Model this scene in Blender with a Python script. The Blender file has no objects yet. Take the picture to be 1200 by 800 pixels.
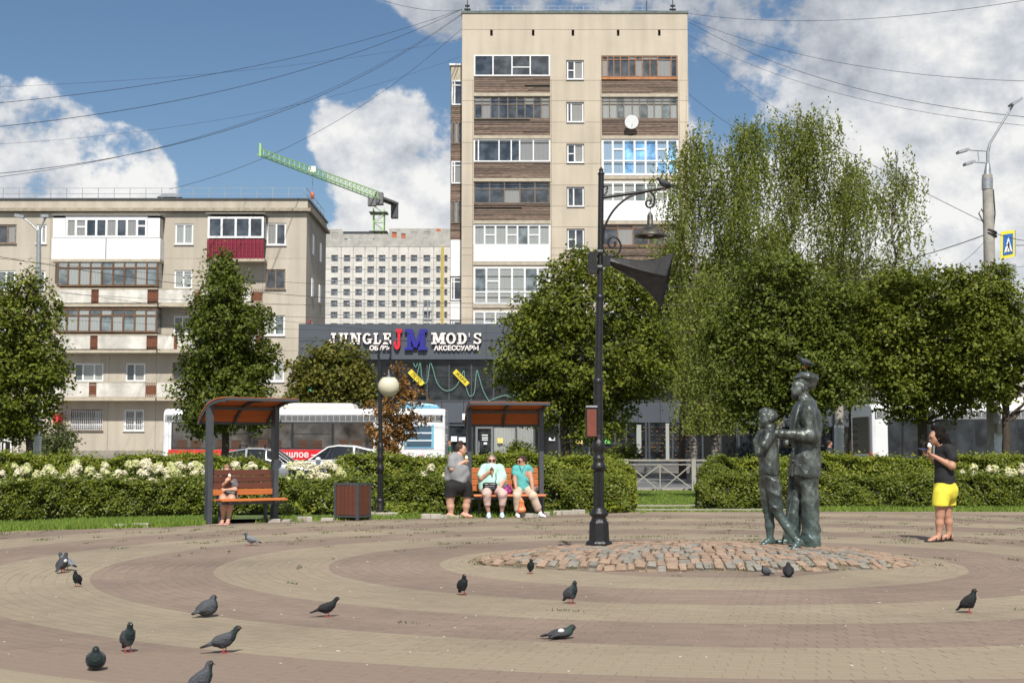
import bpy, math, random
import numpy as np
from mathutils import Vector, Matrix
R = math.radians
S = bpy.context.scene
COL = S.collection
rnd = random.Random(11)
nr = np.random.RandomState(5)

# ------------------------------------------------------------------ camera, sky, sun, exposure
PITCH = math.atan(126.0/1593.0); F = 1593.0; CAMH = 1.32
cd = bpy.data.cameras.new('camera'); cam = bpy.data.objects.new('camera', cd); COL.objects.link(cam)
cam.location = (0, 0, CAMH); cam.rotation_euler = (R(90)+PITCH, 0, 0)
cd.sensor_width = 36; cd.lens = 36*F/1200; cd.clip_start = .1; cd.clip_end = 6000
cd.dof.use_dof = True; cd.dof.focus_distance = 16.5; cd.dof.aperture_fstop = 6.3
S.camera = cam
S.view_settings.view_transform = 'Standard'; S.view_settings.look = 'None'
S.view_settings.gamma = 1; S.view_settings.exposure = 0.22
S.cycles.max_bounces = 6; S.cycles.transparent_max_bounces = 8; S.cycles.use_denoising = True
SUN_EL, SUN_AZ = R(50), R(5)       # sun stands behind the camera, a little to its right
sd = bpy.data.lights.new('sun', 'SUN'); sun = bpy.data.objects.new('sun', sd); COL.objects.link(sun)
sd.energy = 5.0; sd.angle = R(.55); sd.color = (1, .95, .86)
SDIR = Vector((math.sin(SUN_AZ)*math.cos(SUN_EL), -math.cos(SUN_AZ)*math.cos(SUN_EL), math.sin(SUN_EL)))
sun.rotation_euler = (-SDIR).to_track_quat('-Z', 'Y').to_euler(); sun.location = (0, -5, 30)

def ray(px, py):
    a = (400-py)/F; b = (px-600)/F
    c, s = math.cos(PITCH), math.sin(PITCH)
    return Vector((b, c-a*s, s+a*c))
def at(px, py, Y):
    d = ray(px, py); t = Y/d.y
    return Vector((d.x*t, Y, CAMH+d.z*t))
def grd(px, py, z=0):
    d = ray(px, py); t = (z-CAMH)/d.z
    return Vector((d.x*t, d.y*t, z))

W = bpy.data.worlds.new('World'); S.world = W; W.use_nodes = True
def build_world():
    nt = W.node_tree; N = nt.nodes; L = nt.links; N.clear()
    out = N.new('ShaderNodeOutputWorld'); bg = N.new('ShaderNodeBackground'); bg.inputs[1].default_value = .1
    L.new(bg.outputs[0], out.inputs[0])
    sky = N.new('ShaderNodeTexSky'); sky.sky_type = 'NISHITA'; sky.sun_disc = False
    sky.sun_elevation = SUN_EL; sky.sun_rotation = math.pi-SUN_AZ; sky.air_density = 1.0; sky.dust_density = .6; sky.ozone_density = 1.6
    tc = N.new('ShaderNodeTexCoord')
    def math_(op, a, b=None, c=None, clamp=False):
        n = N.new('ShaderNodeMath'); n.operation = op; n.use_clamp = clamp
        for i, v in enumerate((a, b, c)):
            if v is None: continue
            if isinstance(v, (int, float)): n.inputs[i].default_value = v
            else: L.new(v, n.inputs[i])
        return n.outputs[0]
    def mapr(v, a, b, c, d):
        n = N.new('ShaderNodeMapRange'); n.interpolation_type = 'SMOOTHSTEP'
        L.new(v, n.inputs[0])
        for i, q in enumerate((a, b, c, d)): n.inputs[i+1].default_value = q
        return n.outputs[0]
    def vdot(d):
        n = N.new('ShaderNodeVectorMath'); n.operation = 'DOT_PRODUCT'; L.new(tc.outputs['Generated'], n.inputs[0]); n.inputs[1].default_value = d; return n.outputs['Value']
    def fbm(off, scale, det, rough=.55, stretch=1.5):
        m = N.new('ShaderNodeMapping'); m.inputs['Location'].default_value = off; m.inputs['Scale'].default_value = (1, 1, stretch)
        L.new(tc.outputs['Generated'], m.inputs[0])
        n = N.new('ShaderNodeTexNoise'); n.inputs['Scale'].default_value = scale; n.inputs['Detail'].default_value = det
        n.inputs['Roughness'].default_value = rough; n.normalize = True; L.new(m.outputs[0], n.inputs['Vector']); return n.outputs[0]
    # cumulus: centres and angular radii of the banks of cloud seen from the square, plus one fractal for all
    blobs = [(20, 150, 115, .95), (110, 190, 100, .95), (40, 230, 110, .7), (190, 250, 80, .6), (165, 180, 40, .3),
             (340, 165, 50, .45), (425, 125, 60, .62), (470, 200, 85, .7), (400, 225, 85, .62), (505, 260, 60, .5), (525, 110, 30, .2),
             (985, 150, 85, 1), (1050, 200, 150, 1), (900, 200, 110, .9), (1130, 280, 190, 1), (1165, 120, 75, .6), (850, 110, 60, .8), (810, 160, 60, .8),
             (720, 30, 230, .7), (900, 10, 190, .8), (1040, 20, 160, .8), (1190, 60, 110, .7), (430, -25, 70, .6), (480, 0, 60, .3),
             (270, 50, 180, -1.0), (60, 20, 110, -.8), (285, 170, 70, -.7), (180, 60, 80, -.6), (430, 60, 45, -.5), (500, 130, 35, -.3), (895, 62, 54, -1.7), (990, 82, 42, -1.8), (925, 100, 34, -.9), (1085, 122, 34, -1.8), (1120, 150, 22, -1.0), (1140, 0, 34, -.8)]
    acc = None
    for (px, py, r, w) in blobs:
        d = ray(px, py).normalized(); ang = r/F
        v = mapr(vdot(d), math.cos(ang*1.7), math.cos(ang*.1), 0, w*.85)
        acc = v if acc is None else math_('ADD', acc, v)
    el = N.new('ShaderNodeSeparateXYZ'); L.new(tc.outputs['Generated'], el.inputs[0])
    acc = math_('ADD', acc, mapr(el.outputs[2], .22, .10, 0, .45))
    inview = mapr(vdot(ray(600, 200).normalized()), math.cos(.62), math.cos(.40), 0, 1)
    base = math_('MULTIPLY', math_('SUBTRACT', 1, inview), .30)
    acc = math_('ADD', math_('MINIMUM', math_('MAXIMUM', acc, -.6), .78), base)
    def dens(dz, det):
        n1 = fbm((3.1, 1.7, .6+dz), 9.0, det, .62, 1.2); n2 = fbm((7.1, 4.7, 2.6+dz), 3.2, 3, .5, 1.4)
        return math_('ADD', math_('MULTIPLY', math_('SUBTRACT', n1, .5), 3.0), math_('MULTIPLY', math_('SUBTRACT', n2, .5), 1.6))
    d0 = math_('ADD', dens(0, 12), acc)
    mask = mapr(d0, .30, .58, 0, 1)
    # sunlit upper flanks of each billow brighter, bases and thick parts greyer
    relief = math_('MULTIPLY', math_('SUBTRACT', dens(0, 7), dens(.022, 7)), .85)
    thick = mapr(d0, .5, 2.4, 0, -.16)
    gray = mapr(vdot(ray(760, -60).normalized()), math.cos(.26), math.cos(.06), 0, -.42)
    gray3 = mapr(vdot(ray(1060, 0).normalized()), math.cos(.14), math.cos(.03), 0, -.26)
    gray2 = mapr(vdot(ray(0, 190).normalized()), math.cos(.06), math.cos(.0), 0, -.2)
    lit = mapr(vdot(ray(1010, 165).normalized()), math.cos(.13), math.cos(.03), 0, .24)
    sh = math_('ADD', math_('ADD', .85, relief), math_('ADD', math_('ADD', thick, lit), math_('ADD', gray3, math_('ADD', gray, gray2))))
    sh = math_('MINIMUM', math_('MAXIMUM', sh, .26), 1.0)
    ramp = N.new('ShaderNodeValToRGB'); L.new(sh, ramp.inputs[0]); e = ramp.color_ramp.elements
    e[0].position = .25; e[0].color = (3.3, 3.6, 4.1, 1); e[1].position = 1; e[1].color = (8.2, 8.1, 7.9, 1)
    m = e.new(.62); m.color = (5.4, 5.6, 5.95, 1)
    # blue air behind the clouds
    hs = N.new('ShaderNodeHueSaturation'); hs.inputs['Saturation'].default_value = 1.12; hs.inputs['Value'].default_value = .80; L.new(sky.outputs[0], hs.inputs['Color'])
    mx = N.new('ShaderNodeMix'); mx.data_type = 'RGBA'; L.new(math_('MULTIPLY', mask, .96), mx.inputs[0]); L.new(hs.outputs[0], mx.inputs[6]); L.new(ramp.outputs[0], mx.inputs[7])
    L.new(mx.outputs[2], bg.inputs[0])
build_world()

# ------------------------------------------------------------------ helpers
def tag(o, label=None, cat=None, group=None, kind=None):
    if label: o['label'] = label
    if cat: o['category'] = cat
    if group: o['group'] = group
    if kind: o['kind'] = kind
    return o
LOCAL = {}
def thing(name, label, cat, loc=(0, 0, 0), group=None, rz=0, local=False):
    o = bpy.data.objects.new(name, None); COL.objects.link(o); o.empty_display_size = .2
    o.location = loc; o.rotation_euler = (0, 0, rz); LOCAL[o.name] = local
    return tag(o, label, cat, group)
def rootoff(p):
    while p is not None and p.parent is not None: p = p.parent
    if p is None or LOCAL.get(p.name, False): return Vector((0, 0, 0))
    return Vector(p.location)
def link(name, me, parent=None, loc=None, rot=None):
    o = bpy.data.objects.new(name, me); COL.objects.link(o)
    if parent is not None: o.parent = parent
    if loc is not None: o.location = loc
    if rot is not None: o.rotation_euler = rot
    return o
def copy_tree(o, parent=None, **kw):
    c = o.copy(); COL.objects.link(c); c.parent = parent
    if o.name in LOCAL: LOCAL[c.name] = LOCAL[o.name]
    for ch in list(o.children): copy_tree(ch, c)
    return c
def np_mesh(name, V, Fq, mat, smooth=False):
    V = np.asarray(V, np.float32); Fq = np.asarray(Fq, np.int32)
    me = bpy.data.meshes.new(name); k = Fq.shape[1]
    me.vertices.add(len(V)); me.vertices.foreach_set('co', V.ravel())
    me.loops.add(Fq.size); me.loops.foreach_set('vertex_index', Fq.ravel())
    me.polygons.add(len(Fq)); me.polygons.foreach_set('loop_start', np.arange(0, Fq.size, k, dtype=np.int32))
    me.polygons.foreach_set('loop_total', np.full(len(Fq), k, np.int32))
    me.polygons.foreach_set('use_smooth', np.full(len(Fq), bool(smooth)))
    me.update(calc_edges=True); me.materials.append(mat)
    return me
class MB:
    def __init__(s): s.v = []; s.f = []; s.s = []
    def add(s, vs, fs, smooth=False):
        n = len(s.v); s.v += [tuple(v) for v in vs]
        for f in fs: s.f.append(tuple(i+n for i in f)); s.s.append(smooth)
        return s
    def box(s, x0, x1, y0, y1, z0, z1, M=None):
        vs = [Vector((x, y, z)) for x in (x0, x1) for y in (y0, y1) for z in (z0, z1)]
        if M is not None: vs = [M@v for v in vs]
        return s.add(vs, [(0, 1, 3, 2), (4, 6, 7, 5), (0, 4, 5, 1), (2, 3, 7, 6), (0, 2, 6, 4), (1, 5, 7, 3)])
    def bar(s, a, b, w, d=None, up=(0, 0, 1)):
        a, b = Vector(a), Vector(b); d = d or w; t = (b-a); L = t.length
        if L < 1e-6: return s
        t.normalize(); u = Vector(up)
        if abs(t.dot(u)) > .98: u = Vector((0, 1, 0))
        x = t.cross(u).normalized(); y = x.cross(t)
        vs = [p+x*i*w/2+y*j*d/2 for p in (a, b) for i, j in ((-1, -1), (1, -1), (1, 1), (-1, 1))]
        return s.add(vs, [(0, 3, 2, 1), (4, 5, 6, 7), (0, 1, 5, 4), (1, 2, 6, 5), (2, 3, 7, 6), (3, 0, 4, 7)])
    def tube(s, pts, r, n=8, cap=True):
        pts = [Vector(p) for p in pts]; m = len(pts); rs = r if isinstance(r, (list, tuple)) else [r]*m
        vs = []; x = None
        for i, p in enumerate(pts):
            t = (pts[min(i+1, m-1)]-pts[max(i-1, 0)]).normalized()
            if x is None:
                u = Vector((0, 0, 1)) if abs(t.z) < .9 else Vector((0, 1, 0)); x = t.cross(u).normalized()
            else: x = (x-t*x.dot(t)).normalized()
            y = t.cross(x)
            for k in range(n):
                a = 2*math.pi*k/n; vs.append(p+(x*math.cos(a)+y*math.sin(a))*rs[i])
        fs = [(i*n+k, i*n+(k+1) % n, (i+1)*n+(k+1) % n, (i+1)*n+k) for i in range(m-1) for k in range(n)]
        s.add(vs, fs, True)
        if cap: s.add([vs[k] for k in range(n)], [tuple(range(n))[::-1]]); s.add([vs[(m-1)*n+k] for k in range(n)], [tuple(range(n))])
        return s
    def lathe(s, prof, c=(0, 0, 0), n=20, smooth=True, flute=0):
        c = Vector(c); vs = []
        for r, z in prof:
            for k in range(n):
                a = 2*math.pi*(k+.5)/n; rr = r*(1-flute*(k % 2)); vs.append(c+Vector((rr*math.cos(a), rr*math.sin(a), z)))
        m = len(prof)
        fs = [(i*n+k, i*n+(k+1) % n, (i+1)*n+(k+1) % n, (i+1)*n+k) for i in range(m-1) for k in range(n)]
        s.add(vs, fs, smooth)
        s.add(vs[:n], [tuple(range(n))[::-1]]); s.add(vs[-n:], [tuple(range(n))])
        return s
    def prism(s, poly, M, d0, d1):     # poly in local xy, extruded along local z, placed by M
        n = len(poly); vs = [M@Vector((p[0], p[1], d)) for d in (d0, d1) for p in poly]
        return s.add(vs, [tuple(range(n))[::-1], tuple(range(n, 2*n))]+[(i, (i+1) % n, n+(i+1) % n, n+i) for i in range(n)])
    def sphere(s, c, r, n=16, m=10, sc=(1, 1, 1)):
        c = Vector(c); prof = [(math.sin(math.pi*i/m), -math.cos(math.pi*i/m)) for i in range(m+1)]
        vs = [c+Vector((p*math.cos(2*math.pi*k/n)*r*sc[0], p*math.sin(2*math.pi*k/n)*r*sc[1], q*r*sc[2])) for p, q in prof for k in range(n)]
        fs = [(i*n+k, i*n+(k+1) % n, (i+1)*n+(k+1) % n, (i+1)*n+k) for i in range(m) for k in range(n)]
        return s.add(vs, fs, True)
    def build(s, name, mat, parent=None, kind=None, label=None, bevel=0):
        off = rootoff(parent) if parent is not None else Vector((0, 0, 0))
        me = bpy.data.meshes.new(name)
        me.from_pydata([(v[0]-off.x, v[1]-off.y, v[2]-off.z) for v in s.v], [], s.f)
        me.polygons.foreach_set('use_smooth', s.s); me.materials.append(mat); me.update()
        o = link(name, me, parent)
        if kind: o['kind'] = kind
        if label: o['label'] = label
        if bevel:
            b = o.modifiers.new('bevel', 'BEVEL'); b.width = bevel; b.segments = 2; b.limit_method = 'ANGLE'
        return o
def smooth(pts, k=6):
    P = [Vector(p) for p in pts]; out = []
    for i in range(len(P)-1):
        p0, p1, p2, p3 = P[max(i-1, 0)], P[i], P[i+1], P[min(i+2, len(P)-1)]
        for t in np.linspace(0, 1, k, endpoint=False): out.append(.5*((2*p1)+(p2-p0)*t+(2*p0-5*p1+4*p2-p3)*t*t+(3*p1-p0-3*p2+p3)*t**3))
    return out+[P[-1]]
def rotz(a): return Matrix.Rotation(a, 4, 'Z')

# ------------------------------------------------------------------ materials
MATS = {}
def mat(name, col, rough=.6, metal=0, var=.0, vscale=4, bump=0, bscale=30, col2=None, island=0, spec=.5, coat=0, objrand=0, stretch=(1, 1, 1), transl=0, emit=0, detail=5, dirt=0, dscale=.6, streak=0):
    if name in MATS: return MATS[name]
    m = bpy.data.materials.new(name); m.use_nodes = True; MATS[name] = m
    nt = m.node_tree; N = nt.nodes; L = nt.links; P = N['Principled BSDF']
    P.inputs['Roughness'].default_value = rough; P.inputs['Metallic'].default_value = metal
    P.inputs['Specular IOR Level'].default_value = spec; P.inputs['Coat Weight'].default_value = coat
    c = (*col, 1)
    def noise(sc, det=5):
        tc = N.new('ShaderNodeTexCoord'); mp = N.new('ShaderNodeMapping'); mp.inputs['Scale'].default_value = stretch
        L.new(tc.outputs['Object'], mp.inputs[0]); n = N.new('ShaderNodeTexNoise')
        n.inputs['Scale'].default_value = sc; n.inputs['Detail'].default_value = det; L.new(mp.outputs[0], n.inputs['Vector']); return n.outputs[0]
    rgb = N.new('ShaderNodeRGB'); rgb.outputs[0].default_value = c; cur = rgb.outputs[0]
    if col2 is not None:
        mx = N.new('ShaderNodeMix'); mx.data_type = 'RGBA'; mr = N.new('ShaderNodeMapRange'); mr.inputs[1].default_value = .38; mr.inputs[2].default_value = .62
        if island: g = N.new('ShaderNodeNewGeometry'); src = g.outputs['Random Per Island']; mr.inputs[1].default_value = 0; mr.inputs[2].default_value = 1
        else: src = noise(vscale, detail)
        L.new(src, mr.inputs[0]); L.new(mr.outputs[0], mx.inputs[0]); L.new(cur, mx.inputs[6]); mx.inputs[7].default_value = (*col2, 1); cur = mx.outputs[2]
    def vary(src, lo, hi, a=.3, b=.7):
        nonlocal cur
        mr = N.new('ShaderNodeMapRange'); L.new(src, mr.inputs[0]); mr.inputs[1].default_value = a; mr.inputs[2].default_value = b
        mr.inputs[3].default_value = lo; mr.inputs[4].default_value = hi
        h = N.new('ShaderNodeHueSaturation'); L.new(mr.outputs[0], h.inputs['Value']); L.new(cur, h.inputs['Color']); cur = h.outputs[0]
    if var: vary(noise(vscale, detail), 1-var, 1+var)
    if dirt: vary(noise(dscale, 7), 1-dirt, 1+dirt*.4)
    if streak:     # rain streaks and run-off stains: noise stretched down the wall
        st0 = stretch; stretch = (1, 1, .09); vary(noise(1.6, 6), 1-streak, 1+streak*.35, .32, .62); stretch = st0
    if island and col2 is None:
        g = N.new('ShaderNodeNewGeometry'); vary(g.outputs['Random Per Island'], 1-island, 1+island, 0, 1)
    elif island:
        g = N.new('ShaderNodeNewGeometry'); w = N.new('ShaderNodeTexWhiteNoise'); w.noise_dimensions = '1D'; L.new(g.outputs['Random Per Island'], w.inputs['W']); vary(w.outputs[0], 1-island, 1+island, 0, 1)
    if objrand:
        g = N.new('ShaderNodeObjectInfo'); vary(g.outputs['Random'], 1-objrand, 1+objrand, 0, 1)
    L.new(cur, P.inputs['Base Color'])
    if bump:
        b = N.new('ShaderNodeBump'); b.inputs['Strength'].default_value = bump; b.inputs['Distance'].default_value = .02; L.new(noise(bscale, 6), b.inputs['Height']); L.new(b.outputs[0], P.inputs['Normal'])
    if emit: P.inputs['Emission Color'].default_value = c; P.inputs['Emission Strength'].default_value = emit
    if transl:
        t = N.new('ShaderNodeBsdfTranslucent'); h = N.new('ShaderNodeHueSaturation'); h.inputs['Value'].default_value = 1.35; L.new(cur, h.inputs['Color']); L.new(h.outputs[0], t.inputs[0])
        ms = N.new('ShaderNodeMixShader'); ms.inputs[0].default_value = transl; L.new(P.outputs[0], ms.inputs[1]); L.new(t.outputs[0], ms.inputs[2]); L.new(ms.outputs[0], N['Material Output'].inputs[0])
    return m
def glass_mat(name, dark, curtain, thr, seed=0, rough=.04):
    # a pane seen by day: mirror-like glass over a dim room, in some windows a hanging curtain close behind it
    m = bpy.data.materials.new(name); m.use_nodes = True; nt = m.node_tree; N = nt.nodes; L = nt.links; P = N['Principled BSDF']
    oi = N.new('ShaderNodeObjectInfo'); tc = N.new('ShaderNodeTexCoord'); wv = N.new('ShaderNodeTexWave'); wv.inputs['Scale'].default_value = 3.5; wv.inputs['Distortion'].default_value = 3; wv.inputs['Detail'].default_value = 2
    L.new(tc.outputs['Object'], wv.inputs[0])
    gt = N.new('ShaderNodeMath'); gt.operation = 'GREATER_THAN'; L.new(oi.outputs['Random'], gt.inputs[0]); gt.inputs[1].default_value = thr
    c = N.new('ShaderNodeMix'); c.data_type = 'RGBA'; L.new(wv.outputs[0], c.inputs[0]); c.inputs[6].default_value = (*[x*.6 for x in curtain], 1); c.inputs[7].default_value = (*curtain, 1)
    n = N.new('ShaderNodeTexNoise'); n.inputs['Scale'].default_value = 1.6; n.inputs['Detail'].default_value = 4; L.new(tc.outputs['Object'], n.inputs[0])
    d = N.new('ShaderNodeMix'); d.data_type = 'RGBA'; mr = N.new('ShaderNodeMapRange'); mr.inputs[1].default_value = .4; mr.inputs[2].default_value = .65; L.new(n.outputs[0], mr.inputs[0]); L.new(mr.outputs[0], d.inputs[0])
    d.inputs[6].default_value = (*dark, 1); d.inputs[7].default_value = (*[min(1, x*2.8+.015) for x in dark], 1)
    x = N.new('ShaderNodeMix'); x.data_type = 'RGBA'; L.new(gt.outputs[0], x.inputs[0]); L.new(d.outputs[2], x.inputs[6]); L.new(c.outputs[2], x.inputs[7])
    L.new(x.outputs[2], P.inputs['Base Color']); P.inputs['Roughness'].default_value = .5; P.inputs['Specular IOR Level'].default_value = .0
    P.inputs['Coat Weight'].default_value = 1; P.inputs['Coat Roughness'].default_value = rough; P.inputs['Coat IOR'].default_value = 1.75
    MATS[name] = m; return m
M_glass = glass_mat('window_glass', (.022, .027, .033), (.30, .30, .29), .62)
M_glass_blue = glass_mat('blue_tinted_glass', (.10, .22, .40), (.30, .42, .55), .5)
M_glass_pale = glass_mat('curtained_glass', (.07, .085, .09), (.36, .38, .37), .35)
M_glass_shop = glass_mat('shop_glass', (.007, .009, .011), (.02, .022, .022), .85)
M_glass_shop.node_tree.nodes['Principled BSDF'].inputs['Coat IOR'].default_value = 1.45
M_glass_bus = glass_mat('bus_glass', (.03, .026, .022), (.05, .042, .034), .85)
M_glass_car = glass_mat('car_glass', (.008, .01, .012), (.012, .014, .016), .5)
M_black = mat('black_paint', (.012, .012, .014), .42, var=.2, vscale=12, bump=.15, bscale=60)
M_iron = mat('cast_iron_black', (.010, .010, .011), .38, var=.4, vscale=18, bump=.25, bscale=80, spec=.5)
M_frame = mat('grey_steel', (.055, .06, .07), .45, var=.12, vscale=8)
M_whitepvc = mat('white_plastic', (.74, .75, .76), .4, var=.05, vscale=2)
M_brownwood = mat('old_brown_wood', (.12, .062, .03), .7, var=.3, vscale=6, stretch=(1, 1, .2))
M_concrete = mat('pole_concrete', (.33, .31, .28), .85, var=.18, vscale=5, bump=.3, bscale=40)
M_whitewash = mat('whitewash', (.70, .72, .76), .85, var=.1, vscale=9, bump=.2)
M_galv = mat('galvanised_steel', (.35, .37, .39), .45, metal=.6, var=.15, vscale=10)
M_wire = mat('wire_black', (.02, .02, .022), .6)
# ------------------------------------------------------------------ ground, lawn, road, plaza
def sheet(name, x0, x1, y0, y1, z, m, nx=1, ny=1):
    xs = np.linspace(x0, x1, nx+1); ys = np.linspace(y0, y1, ny+1)
    V = [(x, y, z) for y in ys for x in xs]; Q = [(j*(nx+1)+i, j*(nx+1)+i+1, (j+1)*(nx+1)+i+1, (j+1)*(nx+1)+i) for j in range(ny) for i in range(nx)]
    o = link(name, np_mesh(name, V, Q, m)); o['kind'] = 'structure'; return o
M_ground = mat('bare_ground', (.10, .105, .06), .95, var=.25, vscale=.5, bump=.5)
M_asph = mat('asphalt', (.115, .118, .122), .9, var=.14, vscale=.8, bump=.3, bscale=60, dirt=.15)
M_pave = mat('pale_paving', (.30, .265, .22), .9, var=.12, vscale=1.2, bump=.2)
M_line = mat('road_paint', (.62, .62, .60), .7, var=.12, vscale=3)
M_soil = mat('lawn_soil', (.07, .10, .028), .95, var=.35, vscale=1.5, bump=.8, bscale=20)
M_mortar = mat('sandy_joint', (.25, .205, .155), .95, var=.25, vscale=2.0, bump=.3)
M_kerb = mat('kerb_stone', (.34, .31, .27), .85, var=.2, vscale=6, bump=.3)
sheet('ground', -1500, 1500, -60, 3000, -.16, M_ground)
sheet('road', -160, 160, 45.6, 71.0, -.10, M_asph)
sheet('lawn', -60, 60, 26.4, 45.2, -.03, M_soil)
sheet('pavement', -160, 160, 71.25, 79.6, .03, M_pave)
b = MB()
for y, w, d in ((50.2, .22, 0), (58.6, .22, 0), (68.6, .5, 1)):
    if d:
        for x in np.arange(-60, 60, 3.2): b.box(x, x+2.4, y-w/2, y+w/2, -.096, -.092)
    else: b.box(-100, 100, y-w/2, y+w/2, -.096, -.092)
o = b.build('road_marking', M_line, kind='structure')
kb = link('kerb', bpy.data.meshes.new('kerb_root')); kb['kind'] = 'structure'
b = MB()
for i in range(40):
    x = -40+i*2.0; b.box(x, x+1.985, 45.2, 45.4, -.14, .02)
for i in range(70):
    x = -70+i*2.0; b.box(x, x+1.985, 71.0, 71.22, -.14, .05)
b.build('kerb_stone', M_kerb, kb, kind='stuff')
# two narrow paths through the gap in the hedge
b = MB(); b.box(1.5, 9.5, 31.6, 32.6, -.028, .0); b.box(1.8, 7.4, 29.4, 30.4, -.028, .0); b.build('path', M_pave, kind='structure')

CX, CY, R1, WR = 2.15, 15.93, 2.99, 1.247
# plaza outline: a disc towards the left hedge, straight edge at the right
def plaza_far(x):
    r = 10.75+(.9 if x < -6 else 0)*min(1, (-6-x)/2 if x < -6 else 0)
    if x > 2.2: return 29.0
    if x > .5: return 27.0+ (x-.5)/1.7*2.0
    q = r*r-(x-CX)**2*.93
    return max(21.3, CY+math.sqrt(max(q, 4)))
def paver_layout():
    P = []; cw = WR/11.0; n0 = 0
    for k in range(0, 132):
        r0 = R1-WR*2+cw*k; 
        if r0 < .5: continue
        rm = r0+cw/2; nseg = int(2*math.pi*rm/.205); nseg = max(nseg, 6)
        a = (np.arange(nseg)+.5*(k % 2))*2*math.pi/nseg
        x = CX+rm*np.cos(a); y = CY+rm*np.sin(a)
        far = np.array([plaza_far(q) for q in x])
        ok = (y > 5.4) & (np.abs(x) < .44*y+1.3) & (y < far)
        ok &= (((x-CX)/2.5)**2+((y-16.0)/1.05)**2 > .9)
        ring = int(math.floor((rm-R1)/WR))      # ring -1 is the tan one round the stones
        for xx, yy, aa in zip(x[ok], y[ok], a[ok]): P.append((xx, yy, aa, ring, cw, 2*math.pi*rm/nseg))
    return P
PV = paver_layout()
M_tan = mat('tan_paver', (.272, .223, .156), .88, island=.06, dirt=.22, dscale=.45, var=.07, vscale=40, bump=.25, bscale=90)
M_red = mat('red_paver', (.218, .163, .124), .88, island=.07, dirt=.24, dscale=.45, var=.07, vscale=40, bump=.25, bscale=90)
pl = link('plaza', np_mesh('plaza', [(-14, 4, -.0025), (16, 4, -.0025), (16, 29.0, -.0025), (2.2, 29.0, -.0025), (.5, 26.9, -.0025), (-4, 25.4, -.0025), (-8.0, 22.2, -.0025), (-14, 19, -.0025)], [tuple(range(8))], M_mortar)); pl['kind'] = 'structure'
def paver_geo(L, W_, h=.018, g=.0014, ch=.0012):
    a, b_ = L/2-g, W_/2-g
    v = [(-a, -b_, -h), (a, -b_, -h), (a, b_, -h), (-a, b_, -h), (-a, -b_, -ch), (a, -b_, -ch), (a, b_, -ch), (-a, b_, -ch), (-a+ch, -b_+ch, 0), (a-ch, -b_+ch, 0), (a-ch, b_-ch, 0), (-a+ch, b_-ch, 0)]
    f = [(0, 1, 5, 4), (1, 2, 6, 5), (2, 3, 7, 6), (3, 0, 4, 7), (4, 5, 9, 8), (5, 6, 10, 9), (6, 7, 11, 10), (7, 4, 8, 11), (8, 9, 10, 11)]
    return np.array(v), np.array(f)
PV.sort(key=lambda p: (abs(p[0]) > .385*p[1], p[1] if p[1] > 7.9 else 99))
pm = {}
for q, M_ in ((0, M_red), (1, M_tan)):
    v, f = paver_geo(.205, .1133); pm[q] = np_mesh('paver', v, f, M_)
for q in (0, 1):
    sel = [p for p in PV[300:] if (p[3] % 2) == q]
    n = len(sel); A = np.array([(p[0], p[1], p[2], p[5], p[4]) for p in sel])
    v0, f0 = paver_geo(1, 1, g=0, ch=0)
    g = .0014
    sx = np.where(np.abs(v0[None, :, 0]) > 0, np.sign(v0[None, :, 0]), 0)*(A[:, 3:4]/2-g-np.where(v0[None, :, 2] > -.001, .0010, 0))
    sy = np.sign(v0[None, :, 1])*(A[:, 4:5]/2-g-np.where(v0[None, :, 2] > -.001, .0010, 0))
    up = np.arange(12) >= 8
    sz = v0[None, :, 2]+np.where(v0[None, :, 2] > -.01, nr.normal(0, .0004, (n, 1)), 0) + np.where(up[None, :], .0, 0)
    sz = np.where((np.arange(12) >= 4)[None, :] & ~up[None, :], sz-.0010, sz)
    ta = A[:, 2:3]+math.pi/2+nr.normal(0, .012, (n, 1))
    X = A[:, 0:1]+sx*np.cos(ta)-sy*np.sin(ta); Y = A[:, 1:2]+sx*np.sin(ta)+sy*np.cos(ta)
    V = np.stack([X, Y, sz], 2).reshape(-1, 3); Fq = (f0[None]+12*np.arange(n)[:, None, None]).reshape(-1, 4)
    o = link('paver_field', np_mesh('paver_field', V, Fq, (M_red, M_tan)[q]), pl); o['kind'] = 'stuff'
for p in PV[:300]:
    link('paver', pm[p[3] % 2], pl, (p[0], p[1], rnd.gauss(0, .0004)), (0, 0, p[2]+math.pi/2+rnd.gauss(0, .01)))

# cobbled mound
def mound_h(x, y):
    q = ((x-2.13)/2.62)**2+((y-16.02)/1.22)**2
    return .235*max(0, 1-q)**.62 if q < 1 else 0.0
V = [(2.13, 16.02, .20)]; n = 48; rings = 10
for i in range(1, rings+1):
    for k in range(n):
        a = 2*math.pi*k/n; x = 2.13+2.6*i/rings*math.cos(a); y = 16.02+1.2*i/rings*math.sin(a); V.append((x, y, mound_h(x, y)-.028))
Fm = [(0, 1+k, 1+(k+1) % n) for k in range(n)]+[t for i in range(rings-1) for k in range(n) for t in ((1+i*n+k, 1+(i+1)*n+k, 1+(i+1)*n+(k+1) % n), (1+i*n+k, 1+(i+1)*n+(k+1) % n, 1+i*n+(k+1) % n))]
mo = link('cobbled_mound', np_mesh('cobbled_mound', V, Fm, mat('mound_sand', (.15, .125, .09), .95, var=.3, vscale=6, bump=.5), True)); mo['kind'] = 'structure'
M_cp = mat('pink_granite', (.265, .188, .135), .85, var=.14, vscale=22, bump=.5, bscale=40, objrand=.16)
M_cg = mat('grey_granite', (.205, .188, .160), .85, var=.16, vscale=22, bump=.5, bscale=40, objrand=.16)
M_cps = mat('pink_granite_far', (.265, .188, .135), .85, var=.14, vscale=22, bump=.5, bscale=40, island=.16)
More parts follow.
